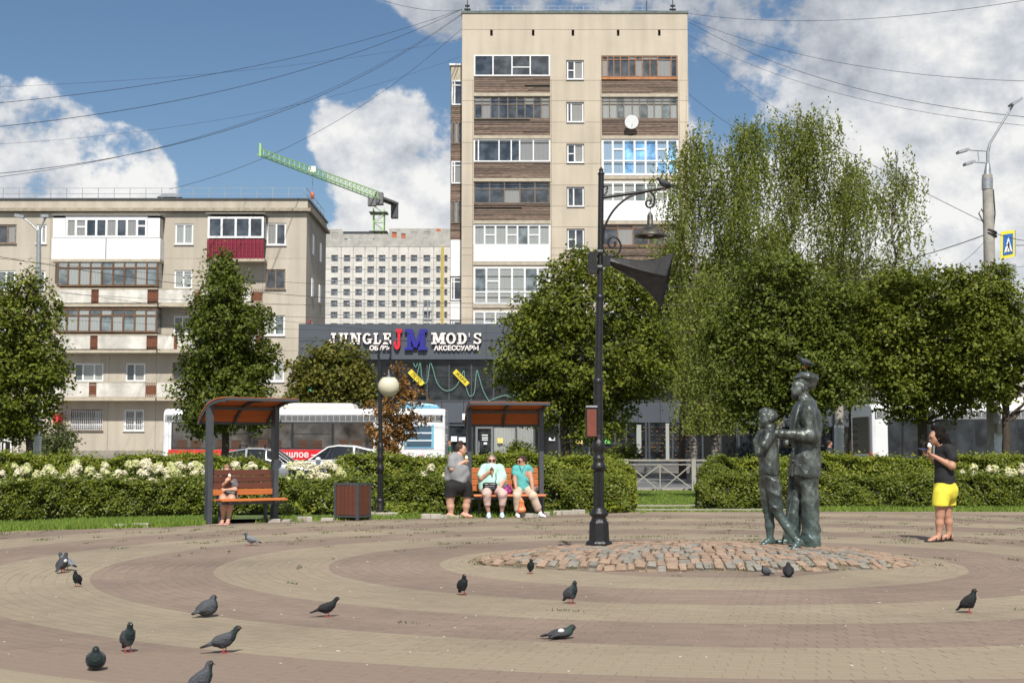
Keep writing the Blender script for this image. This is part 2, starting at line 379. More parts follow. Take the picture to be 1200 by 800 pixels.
def stone_geo(seed):
    q = random.Random(seed); v = []
    base = [(-.5, -.5), (.5, -.5), (.5, .5), (-.5, .5)]
    base = [(x+q.uniform(-.09, .09), y+q.uniform(-.09, .09)) for x, y in base]
    for z, s in ((-.06, 1), (.012, 1), (.024, .80)):
        for x, y in base: v.append((x*s*.116, y*s*.120, z*.7+(q.uniform(-.006, .006) if z > 0 else 0)))
    f = [(0, 1, 5, 4), (1, 2, 6, 5), (2, 3, 7, 6), (3, 0, 4, 7), (4, 5, 9, 8), (5, 6, 10, 9), (6, 7, 11, 10), (7, 4, 8, 11), (8, 9, 10, 11)]
    return v, f
sm = [[np_mesh('cobblestone', *stone_geo(i), m) for i in range(6)] for m in (M_cp, M_cg)]
stones = []
yy = 14.86
j = 0
while yy < 17.2:
    half = 2.6*math.sqrt(max(0, 1-((yy-16.02)/1.22)**2)); x = 2.13-half+rnd.uniform(0, .1)
    while x < 2.13+half:
        w = rnd.uniform(.075, .135); xs = x+w/2; yc = yy+.035*math.sin(xs*3+1)+rnd.gauss(0, .010)
        if rnd.random() > .015: stones.append((xs, yc, w))
        x += w+.008
    yy += .114; j += 1
def stone_rot(x, y):
    e = .08; nx = -(mound_h(x+e, y)-mound_h(x-e, y))/(2*e); ny = -(mound_h(x, y+e)-mound_h(x, y-e))/(2*e)
    nx = max(-.5, min(.5, nx)); ny = max(-.5, min(.5, ny))
    return Vector((nx, ny, 1)).to_track_quat('Z', 'Y')
far = MB(); idx = 0
for (x, y, w) in sorted(stones, key=lambda s: s[1]):
    g = rnd.random() < .40; q = stone_rot(x, y); z = mound_h(x, y)-.014+rnd.gauss(0, .006)
    if idx < 300:
        o = link('cobblestone', sm[g][rnd.randrange(6)], mo, (x, y, z)); o.rotation_mode = 'QUATERNION'
        o.rotation_quaternion = (Matrix.Rotation(rnd.gauss(0, .06)+rnd.choice([0, math.pi]), 4, 'Z')).to_quaternion() @ q if False else q @ Matrix.Rotation(rnd.gauss(0, .09)+rnd.choice([0, math.pi]), 4, 'Z').to_quaternion() @ Matrix.Rotation(rnd.gauss(0, .05), 4, 'X').to_quaternion()
        o.scale = (w/.125, rnd.uniform(.9, 1.08), 1)
    else:
        v, f = stone_geo(rnd.randrange(9)); M4 = Matrix.Translation((x, y, z)) @ q.to_matrix().to_4x4() @ rotz(rnd.gauss(0, .09))
        far.add([M4@Vector((a[0]*w/.125, a[1], a[2])) for a in v], f)
    idx += 1
far.build('cobblestone_field', M_cps, mo, kind='stuff')
# little weeds in the joints, loose litter specks
def blades(pts, hgt, wid, lean=.5):
    pts = np.asarray(pts); n = len(pts); a = nr.uniform(0, 6.283, n); h = hgt*nr.uniform(.5, 1.2, n); w = wid*nr.uniform(.7, 1.3, n)
    dx = np.cos(a)*w; dy = np.sin(a)*w; la = nr.uniform(0, 6.283, n); lx = np.cos(la)*h*lean*nr.uniform(0, 1, n); ly = np.sin(la)*h*lean*nr.uniform(0, 1, n)
    V = np.zeros((n, 3, 3)); V[:, 0] = pts-np.stack([dx, dy, 0*dx], 1); V[:, 1] = pts+np.stack([dx, dy, 0*dx], 1); V[:, 2] = pts+np.stack([lx, ly, h], 1)
    return V.reshape(-1, 3), np.arange(3*n).reshape(-1, 3)
M_weed = mat('weed_blade', (.055, .085, .018), .8, col2=(.12, .13, .035), island=.3, transl=.2)
M_grass = mat('grass_blade', (.12, .22, .022), .8, col2=(.22, .28, .045), island=.3, transl=.3)
pts = []
for _ in range(700):
    k = rnd.random()
    y = 8+19*rnd.random()**.55 ; x = rnd.uniform(-.42, .42)*y
    if y > plaza_far(x)-.1: continue
    if rnd.random() < .85 and y < 19: continue
    L_ = rnd.uniform(.04, .22)
    a_ = math.atan2(y-CY, x-CX)+math.pi/2
    for _ in range(int(26*L_/.2*rnd.uniform(.5, 1.3))+4):
        t = rnd.gauss(0, L_*.6); s_ = rnd.gauss(0, .022); pts.append((x+math.cos(a_)*t-math.sin(a_)*s_, y+math.sin(a_)*t+math.cos(a_)*s_, 0))
for _ in range(60):
    a = rnd.uniform(0, 6.28); rr = math.sqrt(rnd.random()); x = 2.13+2.55*rr*math.cos(a); y = 16.02+1.15*rr*math.sin(a)
    if rnd.random() < .5: x = 2.13+2.58*math.cos(a); y = 16.02+1.18*math.sin(a)
    for _ in range(14): xx = x+rnd.gauss(0, .05); y2 = y+rnd.gauss(0, .035); pts.append((xx, y2, mound_h(xx, y2)))
V, Ft = blades(pts, .026, .006, 1.2); o = link('weeds', np_mesh('weeds', V, Ft, M_weed)); tag(o, 'small weeds growing in the paving joints', 'weeds', kind='stuff')
b = MB()
for _ in range(170):
    y = rnd.uniform(8, 25); x = rnd.uniform(-.4, .4)*y; a = rnd.uniform(0, 3.1); s_ = rnd.uniform(.003, .008)*rnd.choice([1, 1, 1.8])
    b.box(-s_, s_, -s_*.6, s_*.6, .001, .004, Matrix.Translation((x, y, 0))@rotz(a))
o = b.build('litter', mat('pale_crumb', (.6, .58, .54), .8), kind='stuff'); tag(o, 'pale crumbs and specks strewn over the paving', 'crumbs')
# grass verge at the foot of the hedges, lawn in the gap
pts = []
def verge(x0, x1, fy, depth, n):
    for _ in range(n):
        x = rnd.uniform(x0, x1); y0 = fy(x); y = y0+depth*rnd.random()
        pts.append((x, y, -.01))
verge(-11, -5.4, lambda x: plaza_far(x)-.12+.05*math.sin(x*9), 2.9, 30000)
verge(-4.6, 2.2, lambda x: plaza_far(x)+.05+.08*math.sin(x*7), 1.2, 5000)
verge(6.4, 18, lambda x: 29.0+.08*math.sin(x*5), 2.2, 13000)
low0 = len(pts)
verge(2.2, 6.5, lambda x: 32.6, 11, 16000)
verge(2.2, 6.6, lambda x: 28.98, .42, 2500)
verge(1.8, 7.4, lambda x: 30.45, 1.1, 3000)
V, Ft = blades(pts, .10, .012, .8); V = np.array(V); V[3*low0+2::3, 2] = -.02+(V[3*low0+2::3, 2]+.02)*.45; V0 = None; o = link('grass', np_mesh('grass', V, Ft, M_grass)); tag(o, 'bright green grass verge along the foot of the hedges', 'grass', kind='stuff')
# border stones along the hedge foot: low rough blocks
bs = thing('border_stones', 'low rough border blocks along the plaza edge below the hedge', 'border', (0, 26.4, 0))
for px in (205, 222, 342, 353, 372, 395, 502, 512, 522, 534, 618, 628, 638, 655, 668, 682):
    x = (px-600)/F*26.6; y = plaza_far(x)+.12; w = rnd.uniform(.08, .16)
    b = MB(); b.box(-w, w, -.07, .07, -.02, rnd.uniform(.05, .09), Matrix.Translation((x, y, 0))@rotz(rnd.gauss(0, .15))); b.build('block', M_kerb, bs, bevel=.012)
# ------------------------------------------------------------------ buildings
def wall_cells(b, X0, X1, Z0, Z1, Y, ops, gap=.0, depth=.25):
    """front face at Y of one panel with openings cut through it, with reveals"""
    X0 += gap; X1 -= gap; Z0 += gap; Z1 -= gap
    ops = [(max(a, X0), min(c, X1), max(d, Z0), min(e, Z1)) for a, c, d, e in ops]
    ops = [o for o in ops if o[1]-o[0] > .02 and o[3]-o[2] > .02]
    xs = sorted({X0, X1, *[o[0] for o in ops], *[o[1] for o in ops]}); zs = sorted({Z0, Z1, *[o[2] for o in ops], *[o[3] for o in ops]})
    for i in range(len(xs)-1):
        for j in range(len(zs)-1):
            cx = (xs[i]+xs[i+1])/2; cz = (zs[j]+zs[j+1])/2
            if any(o[0] < cx < o[1] and o[2] < cz < o[3] for o in ops): continue
            b.add([(xs[i], Y, zs[j]), (xs[i+1], Y, zs[j]), (xs[i+1], Y, zs[j+1]), (xs[i], Y, zs[j+1])], [(0, 1, 2, 3)])
    for a, c, d, e in ops:
        for p, q in (((a, d), (c, d)), ((c, d), (c, e)), ((c, e), (a, e)), ((a, e), (a, d))):
            inner = not (abs(p[0]-q[0]) < 1e-6 and (abs(p[0]-X0) < 1e-4 or abs(p[0]-X1) < 1e-4)) and not (abs(p[1]-q[1]) < 1e-6 and (abs(p[1]-Z0) < 1e-4 or abs(p[1]-Z1) < 1e-4))
            if inner: b.add([(p[0], Y, p[1]), (q[0], Y, q[1]), (q[0], Y+depth, q[1]), (p[0], Y+depth, p[1])], [(0, 3, 2, 1)])
    # panel edges
    for p, q in (((X0, Z0), (X1, Z0)), ((X1, Z0), (X1, Z1)), ((X1, Z1), (X0, Z1)), ((X0, Z1), (X0, Z0))):
        if gap: b.add([(p[0], Y, p[1]), (q[0], Y, q[1]), (q[0], Y+.05, q[1]), (p[0], Y+.05, p[1])], [(0, 1, 2, 3)])
def panels(parent, XJ, ZJ, Y, ops, m, gap=.012, depth=.25):
    for i in range(len(XJ)-1):
        for j in range(len(ZJ)-1):
            b = MB(); wall_cells(b, XJ[i], XJ[i+1], ZJ[j], ZJ[j+1], Y, ops, gap, depth)
            if b.f: b.build('wall_panel', m, parent)
def window(parent, x0, x1, z0, z1, Y, cuts, mf, mg, fw=.07, rows=None, name='window', sash=None, sill=True, yoff=.12, pane_name='pane'):
    """frame with mullions at the fractions in cuts, each pane its own sub-part; rows: list of z fractions"""
    Yf = Y+yoff; b = MB(); fr = [0, *cuts, 1]; rw = [0, *(rows or []), 1]
    b.box(x0, x1, Yf-.03, Yf+.05, z0, z0+fw); b.box(x0, x1, Yf-.03, Yf+.05, z1-fw, z1)
    b.box(x0, x0+fw, Yf-.032, Yf+.05, z0+fw, z1-fw); b.box(x1-fw, x1, Yf-.032, Yf+.05, z0+fw, z1-fw)
    for c in cuts: xc = x0+(x1-x0)*c; b.box(xc-fw/2, xc+fw/2, Yf-.034, Yf+.05, z0+fw, z1-fw)
    for r in rw[1:-1]: zc = z0+(z1-z0)*r; b.box(x0+fw, x1-fw, Yf-.028, Yf+.045, zc-fw*.4, zc+fw*.4)
    for (k, zf) in (sash or []):
        xa = x0+(x1-x0)*fr[k]; xb = x0+(x1-x0)*fr[k+1]; zc = z0+(z1-z0)*zf; b.box(xa, xb, Yf-.026, Yf+.04, zc-fw*.4, zc+fw*.4)
    if sill: b.box(x0-.06, x1+.06, Y-.09, Y+yoff-.035, z0-.045, z0-.005)
    w = b.build(name, mf, parent)
    for k in range(len(fr)-1):
        for r in range(len(rw)-1):
            xa = x0+(x1-x0)*fr[k]; xb = x0+(x1-x0)*fr[k+1]; za = z0+(z1-z0)*rw[r]; zb = z0+(z1-z0)*rw[r+1]
            p = MB(); t = rnd.gauss(0, .003); p.add([(xa, Yf+.02+t, za), (xb, Yf+.02-t, za), (xb, Yf+.02-t, zb), (xa, Yf+.02+t, zb)], [(0, 1, 2, 3)])
            o = p.build(pane_name, mg, w)
    return w
M_hi = mat('sand_render', (.50, .438, .35), .9, var=.05, vscale=14, bump=.35, bscale=30, objrand=.035, dirt=.12, dscale=.35, streak=.10)
M_hijoint = mat('joint_render', (.25, .20, .14), .95, var=.15)
M_slab = mat('balcony_slab', (.42, .37, .29), .9, var=.15, vscale=3)
M_plank = mat('weathered_plank', (.115, .085, .068), .85, var=.45, vscale=9, stretch=(.3, 1, 3), col2=(.21, .15, .115), island=.35, bump=.3)
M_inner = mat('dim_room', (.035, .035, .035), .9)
M_roofing = mat('roofing_felt', (.12, .12, .12), .9, var=.2)
M_oldframe = mat('old_window_frame', (.17, .13, .10), .7, var=.3, vscale=7)
M_brownframe = mat('varnished_frame', (.22, .11, .055), .5, var=.25, vscale=5)
def ZX(Y, yref=250):
    x = lambda px: at(px, yref, Y).x
    z = lambda py: at(600, py, Y).z
    return x, z
def build_highrise():
    Y = 92.0; x, z = ZX(Y, 200)
    T = thing('apartment_tower', 'tall sand coloured apartment tower with loggias clad in dark weathered planks', 'apartment building', (x(674), Y, -.1))
    X0, X1 = x(541), x(807.5); ztop = z(14)
    Lx = (x(555.2), x(644.8)); Rx = (x(705.3), x(795.2)); Mx = (x(664), x(684.6))
    fl = []     # (glz_top, glz_bot, pan_bot) pixels of each floor
    Lg = [(64.5, 89.2, 109), (113.3, 139.6, 158.8), (163.2, 189.6, 208.8), (213, 238.5, 258.3), (262.8, 288, 306.6), (312.8, 356.6, 357), (364.5, 392, 410), (416, 441, 459), (466, 491, 509)]
    Rg = [(65.3, 90.5, 109.8), (113.0, 139.6, 159), (163, 205.5, 206), (213.3, 237, 258.8), (263, 288, 306), (312, 338, 357), (364.5, 392, 410), (416, 441, 459), (466, 491, 509)]
    Mg = [(70.6, 94), (119.6, 144), (168.5, 191.5), (219, 242.7), (268, 292.8), (317.5, 342), (367, 391), (416, 441), (466, 491)]
    ops = [(Lx[0], Lx[1], z(p[2]), z(p[0])) for p in Lg]+[(Rx[0], Rx[1], z(p[2]), z(p[0])) for p in Rg]+[(Mx[0], Mx[1], z(p[1]), z(p[0])) for p in Mg]
    vents = [(x(q)-.09, x(q)+.09, z(42.3), z(34.9)) for q in (575.7, 625, 672, 725.4, 774)]; vents = [(a, b_, z(42.3), z(35.2)) for a, b_, _, _ in vents]
    ZJ = [z(q) for q in [543, 520, 495.5, 471, 446.5, 422, 397.5, 373, 348, 323.5, 299, 290.7, 266, 241.6, 217, 191.8, 167.2, 143.3, 118.3, 94.3, 35, 15.5]]
    ZJ = sorted(ZJ); XJ = [X0, x(554), x(646), x(704), x(796.6), X1]
    # above the windows the panels run the whole width
    panels(T, XJ, ZJ[:-2], Y, ops, M_hi); ops = ops+vents
    b = MB(); wall_cells(b, X0, X1, ZJ[-3], ZJ[-2], Y, ops, .012); b.build('wall_panel', M_hi, T)
    b = MB(); wall_cells(b, X0, X1, ZJ[-2], ZJ[-1], Y, vents, .012); b.build('wall_panel', M_hi, T)
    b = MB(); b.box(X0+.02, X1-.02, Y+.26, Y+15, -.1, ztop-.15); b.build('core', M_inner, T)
    b = MB(); b.box(X0+.01, X1-.01, Y+.02, Y+.24, ZJ[-2]-.02, ztop-.4)
    for q in XJ[:-1]: b.box(q+.0, q+.06, Y+.012, Y+.06, -.1, ztop-.3)
    for q in ZJ[1:-1]:
        for (a, c) in ((X0, Lx[0]), (Lx[1], Mx[0]), (Mx[1], Rx[0]), (Rx[1], X1)): b.box(a+.01, c-.01, Y+.014, Y+.06, q-.03, q+.03)
    b.box(X0+.01, X0+.02, Y+.05, Y+15, -.1, ztop-.2); b.box(X1-.02, X1-.01, Y+.05, Y+15, -.1, ztop-.2)
    b.build('joint_filler', M_hijoint, T)
    b = MB(); b.box(X1-.005, X1+.0, Y+.05, Y+15, -.1, ztop-.1); b.box(X0, X0+.005, Y+.05, Y+15, -.1, ztop-.1); b.build('side_wall', M_hi, T)
    b = MB(); b.box(X0-.06, X1+.06, Y-.06, Y+15, ztop-.12, ztop+.05); b.build('roof_edge', mat('tin_edge', (.10, .12, .11), .5, metal=.3, var=.3), T)
    b = MB()
    for px in np.arange(545, 806, 14): b.bar((x(px), Y+.6, ztop), (x(px), Y+.6, ztop+.6), .025)
    for h in (.35, .6): b.bar((X0+.2, Y+.6, ztop+h), (X1-.2, Y+.6, ztop+h), .02)
    b.build('roof_railing', M_galv, T)
    for px, h in ((547, 1.0), (791, 1.0), (760, .9)):
        b = MB(); b.bar((x(px), Y+.4, ztop), (x(px), Y+.4, ztop+h), .06)
        if px != 760: b.box(x(px)-.22, x(px)+.22, Y+.3, Y+.5, ztop+.25, ztop+.33); b.box(x(px)-.16, x(px)+.16, Y+.3, Y+.5, ztop+.5, ztop+.6); b.box(x(px)-.1, x(px)+.1, Y+.3, Y+.5, ztop+.0, ztop+.18)
        b.build('wire_bracket', M_black, T)
    # loggias
    specL = ['w4', 'old9', 'w6', 'old5', 'white7', 'full6', 'white7', 'old9', 'w4']
    specR = ['brown9', 'old10', 'blue7', 'wp7', 'brown5', 'wp7', 'w4', 'old9', 'w6']
    sm_ = (0, 0, 0)
    def loggia(xx, p, kind):
        zt, zb, zp = z(p[0]), z(p[1]), z(p[2])
        L_ = MB(); L_.box(xx[0]-.02, xx[1]+.02, Y-.07, Y+.25, zp-.24, zp-.01); bal = L_.build('balcony', M_slab, T)
        n = int(''.join(c for c in kind if c.isdigit()))
        ev = [i/n for i in range(1, n)]
        if kind.startswith('old'): window(bal, xx[0]+.02, xx[1]-.02, zb, zt, Y, [e+rnd.uniform(-.008, .008) for e in ev], M_oldframe, M_glass_pale if xx is Rx else M_glass, .075, rows=[.66], sill=False, yoff=.05, name='glazing')
        elif kind.startswith('brown'): window(bal, xx[0]+.02, xx[1]-.02, zb, zt, Y, [.08, .16, .25, .36, .45, .54, .64, .74, .92] if n == 9 else ev, M_brownframe, M_glass, .08, rows=[.82], sill=False, yoff=.05, name='glazing')
        elif kind == 'w4': window(bal, xx[0], xx[1], zb, zt, Y, [.25, .5, .74], M_whitepvc, M_glass, .085, sash=[(2, .42)], sill=False, yoff=.03, name='glazing')
        elif kind == 'w6': window(bal, xx[0], xx[1], zb, zt, Y, [.06, .33, .49, .60, .78], M_whitepvc, M_glass, .085, sill=False, yoff=.03, name='glazing')
        elif kind.startswith('white') or kind.startswith('wp'): window(bal, xx[0], xx[1], zb, zt, Y, [e+.0 for e in ev], M_whitepvc, M_glass_pale, .11, sash=[(1, .5), (3, .5), (5, .5)], sill=False, yoff=.03, name='glazing')
        elif kind.startswith('full'): window(bal, xx[0], xx[1], z(356.5), zt, Y, [e for e in ev], M_whitepvc, M_glass_pale, .12, rows=[.33], sash=[(1, .62), (5, .62)], sill=False, yoff=.03, name='glazing')
        elif kind.startswith('blue'): window(bal, xx[0], xx[1], zb, zt, Y, ev, M_whitepvc, M_glass_blue, .13, rows=[.40], sash=[(1, .72), (3, .72), (5, .72)], sill=False, yoff=.03, name='glazing')
        if zb-zp > .2:
            if kind[0] in 'ob' or kind in ('w4', 'w6'):
                h = (zb-zp-.03)/9; q = MB()
                for i in range(9):
                    x_ = xx[0]+.01
                    while x_ < xx[1]-.02:
                        l = rnd.uniform(1.2, 4.2); e_ = min(xx[1]-.01, x_+l)
                        if xx[1]-e_ < .4: e_ = xx[1]-.01
                        dz = rnd.gauss(0, .006); yo = rnd.uniform(-.022, .012)
                        if rnd.random() > .03: q.box(x_, e_-.008, Y+.02+yo, Y+.06+yo, zp+.02+i*h+.014+dz, zp+.02+(i+1)*h-.012+dz)
                        x_ = e_
                q.build('plank', M_plank, bal, kind='stuff')
                q = MB(); q.box(xx[0], xx[1], Y+.065, Y+.2, zp, zb-.01); q.build('plank_backing', mat('dark_gap', (.03, .025, .02), .9), bal)
                if kind.startswith('brown9'):
                    q = MB(); q.box(xx[0]+.02, xx[1]-.03, Y-.03, Y+.03, zb-.16, zb-.03); q.build('rail', mat('orange_rail', (.42, .17, .06), .6, var=.2), bal)
            else:
                nn = 5
                for i in range(nn):
                    q = MB(); q.box(xx[0]+(xx[1]-xx[0])*i/nn+.005, xx[0]+(xx[1]-xx[0])*(i+1)/nn-.005, Y+.0, Y+.08, zp+.02, zb-.01); q.build('cladding_panel', M_whitepvc, bal)
    for p, k in zip(Lg, specL): loggia(Lx, p, k)
    for p, k in zip(Rg, specR): loggia(Rx, p, k)
    for i, p in enumerate(Mg):
        window(T, Mx[0]+.05, Mx[1]-.03, z(p[1])+.05, z(p[0])-.03, Y, [[.45, .25, .45, .38, .5][i % 5]], M_whitepvc, M_glass, .085, sash=[(0, .5)] if i % 2 == 0 else None, yoff=.13)
    # recessed corner stack at the left with its own side loggias
    xa, xb = x(526.4), x(541)
    YR = Y+2.2
    x2, z2 = ZX(YR, 200)
    b = MB(); b.box(xa-.02, X0+.0, YR+.08, YR+9, -.1, z2(76)); b.build('corner_core', mat('old_concrete', (.16, .13, .10), .9, var=.3, vscale=3), T)
    b = MB(); b.box(xa-.12, X0, YR-.1, YR+9, z2(77), z2(75)); b.build('corner_roof', M_whitepvc, T)
    st = [(76, 94, 'con'), (94.5, 123.5, 'win'), (124, 143, 'pl'), (143, 169, 'winb'), (169, 188.5, 'pl'), (189, 215.5, 'win'), (216, 235, 'pl'), (235, 262, 'winb'), (262, 281, 'pl'), (281, 324, 'wh'), (325, 352, 'win'), (353, 375, 'wh'), (376, 400, 'win'), (400, 420, 'pl')]
    for a, c, k in st:
        za, zb = z2(c), z2(a)
        if k == 'con': q = MB(); q.box(xa, X0-.01, YR, YR+.07, za, zb); q.build('wall_panel', M_hi, T)
        elif k == 'pl':
            q = MB(); h = (zb-za)/8
            for i in range(8): yo = rnd.uniform(-.02, .02); q.box(xa, X0-.01, YR-.02+yo, YR+.03+yo, za+i*h+.012, za+(i+1)*h-.012)
            q.build('plank', M_plank, T, kind='stuff')
        elif k == 'wh': q = MB(); q.box(xa+.02, X0-.02, YR-.15, YR+.03, za, zb-.02); q.build('cladding_panel', M_whitepvc, T)
        else: window(T, xa+.05, X0-.03, za, zb, YR, [.28] if k == 'win' else [.3, .62], M_whitepvc if k == 'win' else M_oldframe, M_glass, .09, rows=[.8] if k == 'win' else None, sill=False, yoff=-.05)
    # dish on the second right loggia
    c = at(740.2, 143, Y-.5); D = thing('satellite_dish', 'white satellite dish fixed to the planks of the second loggia from the top', 'satellite dish', c)
    b = MB(); prof = [(.0, .10), (.25, .08), (.42, .03), (.48, 0)]; vs = []; n = 24
    M4 = Matrix.Translation(c)@Matrix.Rotation(R(75), 4, 'X')@Matrix.Rotation(R(180), 4, 'Y')
    q = MB(); q.lathe([(.47, 0), (.40, .05), (.25, .10), (.02, .13)], n=24); q.v = [tuple(Matrix.Translation(c)@Matrix.Rotation(R(-80), 4, 'X')@Vector(v)) for v in q.v]; q.build('reflector', M_whitepvc, D)
    q = MB(); q.bar(c+Vector((0, .1, 0)), c+Vector((0, .5, -.1)), .05); q.bar(c+Vector((0, -.05, -.4)), c+Vector((0, -.45, -.2)), .03); q.build('arm', M_galv, D)
build_highrise()

M_left = mat('beige_block', (.46, .415, .345), .9, var=.06, vscale=10, bump=.3, objrand=.04, dirt=.13, dscale=.3, streak=.14)
M_leftlow = mat('grey_beige_block', (.30, .275, .21), .9, var=.08, vscale=6, bump=.3, dirt=.15)
M_parapet = mat('white_board', (.58, .56, .51), .75, var=.12, vscale=3, dirt=.2, dscale=1.3, streak=.22)
M_burg = mat('burgundy_tile', (.22, .022, .045), .45, var=.1)
M_corr = mat('corrugated', (.30, .29, .27), .7)
def build_left():
    Y = 80.0; x, z = ZX(Y, 400)
    T = thing('apartment_house', 'beige five storey apartment house with mixed white and brown glazed balconies', 'apartment building', (x(180), Y, -.1))
    X0, X1 = x(-90), x(358); zt = z(242)
    W_ = []   # windows: px x0,x1,y0,y1,cuts, frame, glass
    cols = [(202.6, 224.3, 'm'), (311, 333.4, 'm')]
    for (y0, y1) in ((262.3, 286.3), (316.5, 338), (370.3, 392), (424.5, 446), (480, 503)):
        W_.append((202.8, 224, y0, y1, [.5])); W_.append((310.5, 333.4, y0-1, y1+1, [.5]))
    for y0, y1 in ((263, 285.5), (317, 340), (370, 393)): W_.append((39.5, 51, y0, y1, [.5])); W_.append((-8, 15.5, y0, y1, [.55]))
    W_ += [(85, 122.6, 479.5, 504.5, [.3, .69]), (147.6, 170.6, 479.5, 504.5, [.52]), (87.5, 122, 425.5, 447, [.3, .69]), (148, 171, 425.5, 447, [.45]), (17, 50, 425, 447, [.4])]
    ops = [(x(a), x(b_), z(d), z(c)) for a, b_, c, d, _ in W_]
    ops += [(x(243), x(306), z(531), z(505))] if False else []
    ZJ = sorted([z(q) for q in (528, 511, 456, 402, 348, 308, 253.5)]); ZJ = [z(528), z(466), z(411), z(357), z(303), z(249)]
    XJ = [X0, x(-20), x(56), x(128.5), x(184), x(241), x(307), X1]
    panels(T, XJ, ZJ, Y, ops, M_left, .008, .2)
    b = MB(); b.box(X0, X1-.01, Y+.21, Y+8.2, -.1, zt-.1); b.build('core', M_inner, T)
    b = MB(); b.box(X0, X1, Y+.018, Y+.05, z(528), z(249)); 
    # leave the filler only as strips at the joints
    b = MB()
    for q in ZJ[1:-1]: b.box(X0, X1-.02, Y+.008, Y+.03, q-.02, q+.02)
    b.build('joint_filler', M_hijoint, T)
    # side wall facing right with small windows
    YB = Y+8.3; b = MB(); b.add([(X1, Y+.02, -.1), (X1, YB, -.1), (X1, YB, zt), (X1, Y+.02, zt)], [(0, 1, 2, 3)]); b.add([(X0, YB, -.1), (X1, YB, -.1), (X1, YB, zt), (X0, YB, zt)], [(0, 3, 2, 1)]); b.build('side_wall', M_left, T)
    for yy in (Y+2.4, Y+5.6):
        for (a, c) in ((270, 296), (323, 347), (376, 400), (430, 452)):
            za, zb = z(c)+.2, z(a)+.1; q = MB(); q.box(X1-.02, X1+.05, yy-.35, yy+.35, za, zb); w = q.build('window', M_whitepvc, T)
            q = MB(); q.box(X1+.0, X1+.056, yy-.29, yy+.29, za+.06, zb-.06); q.build('pane', M_glass, w)
    b = MB(); b.box(X1+.0, X1+.06, Y+1.2, Y+1.9, z(385)-.3, z(372)); b.build('notice_board', mat('red_board', (.4, .03, .03), .5), T)
    # plinth, cornice band, parapet, railing
    b = MB(); b.box(X0, X1+.06, Y-.08, Y+.2, -.1, z(528)); b.build('plinth', mat('plinth', (.24, .22, .19), .95, var=.3, vscale=3, bump=.4), T)
    b = MB(); b.box(X0, X1+.25, Y-.30, Y+8.4, z(248.2), z(244.6)); b.build('cornice', mat('cornice', (.30, .26, .20), .9, var=.25, vscale=4), T)
    b = MB(); b.box(X0, X1+.04, Y-.06, Y+8.35, z(244.4), z(234.5)); b.build('parapet', M_left, T)
    b = MB(); b.box(X0, X1+.12, Y-.14, Y+8.45, z(234.4), z(232.6)); b.build('roof_edge', mat('dark_tin', (.07, .075, .08), .5, metal=.3), T)
    b = MB(); zr = z(233)
    for px in np.arange(-60, 360, 18.8): b.bar((x(px), Y+.3, zr), (x(px), Y+.3, zr+.72), .03)
    for k in range(1, 6): b.bar((X1-.1, Y+.3+k*1.55, zr), (X1-.1, Y+.3+k*1.55, zr+.72), .03)
    for h in (.36, .7): b.bar((X0, Y+.3, zr+h), (X1-.1, Y+.3, zr+h), .025); b.bar((X1-.1, Y+.3, zr+h), (X1-.1, YB-.2, zr+h), .025)
    b.build('roof_railing', M_galv, T)
    b = MB(); xc = x(190); b.box(xc-.55, xc+.55, Y+1, Y+2, zr-.1, zr+.18); b.prism([(-.75, .0), (.75, 0), (.3, .22), (-.3, .22)], Matrix.Translation((xc, Y+.9, zr+.28))@Matrix.Rotation(R(90), 4, 'X'), 0, -1.2); b.bar((xc-.4, Y+1.1, zr+.1), (xc-.4, Y+1.1, zr+.3), .06); b.bar((xc+.4, Y+1.1, zr+.1), (xc+.4, Y+1.1, zr+.3), .06)
    b.build('roof_vent', M_galv, T)
    for a, b_, c, d, cu in W_:
        window(T, x(a), x(b_), z(d), z(c), Y, cu, M_whitepvc if rnd.random() < .8 else M_oldframe, M_glass_pale if rnd.random() < .5 else M_glass, .09, yoff=.08)
    # window grilles on the ground floor
    for a, b_ in ((85, 122.6), (147.6, 170.6)):
        g = MB(); nn = int((b_-a)/2.2)
        for i in range(nn+1): xx = x(a)+(x(b_)-x(a))*i/nn; g.bar((xx, Y-.04, z(504)), (xx, Y-.04, z(480)), .018)
        for h in (482, 490, 497, 503): g.bar((x(a), Y-.05, z(h)), (x(b_), Y-.05, z(h)), .02)
        for i in range(nn): xx = x(a)+(x(b_)-x(a))*(i+.5)/nn; g.tube([(xx+.05*math.cos(t), Y-.05, z(499)+.09*math.sin(t)) for t in np.linspace(0, 6.28, 8)], .012, 4, False)
        g.build('window_grille', M_whitepvc, T)
    # balconies: built out .95 m from the wall
    OUT = .95
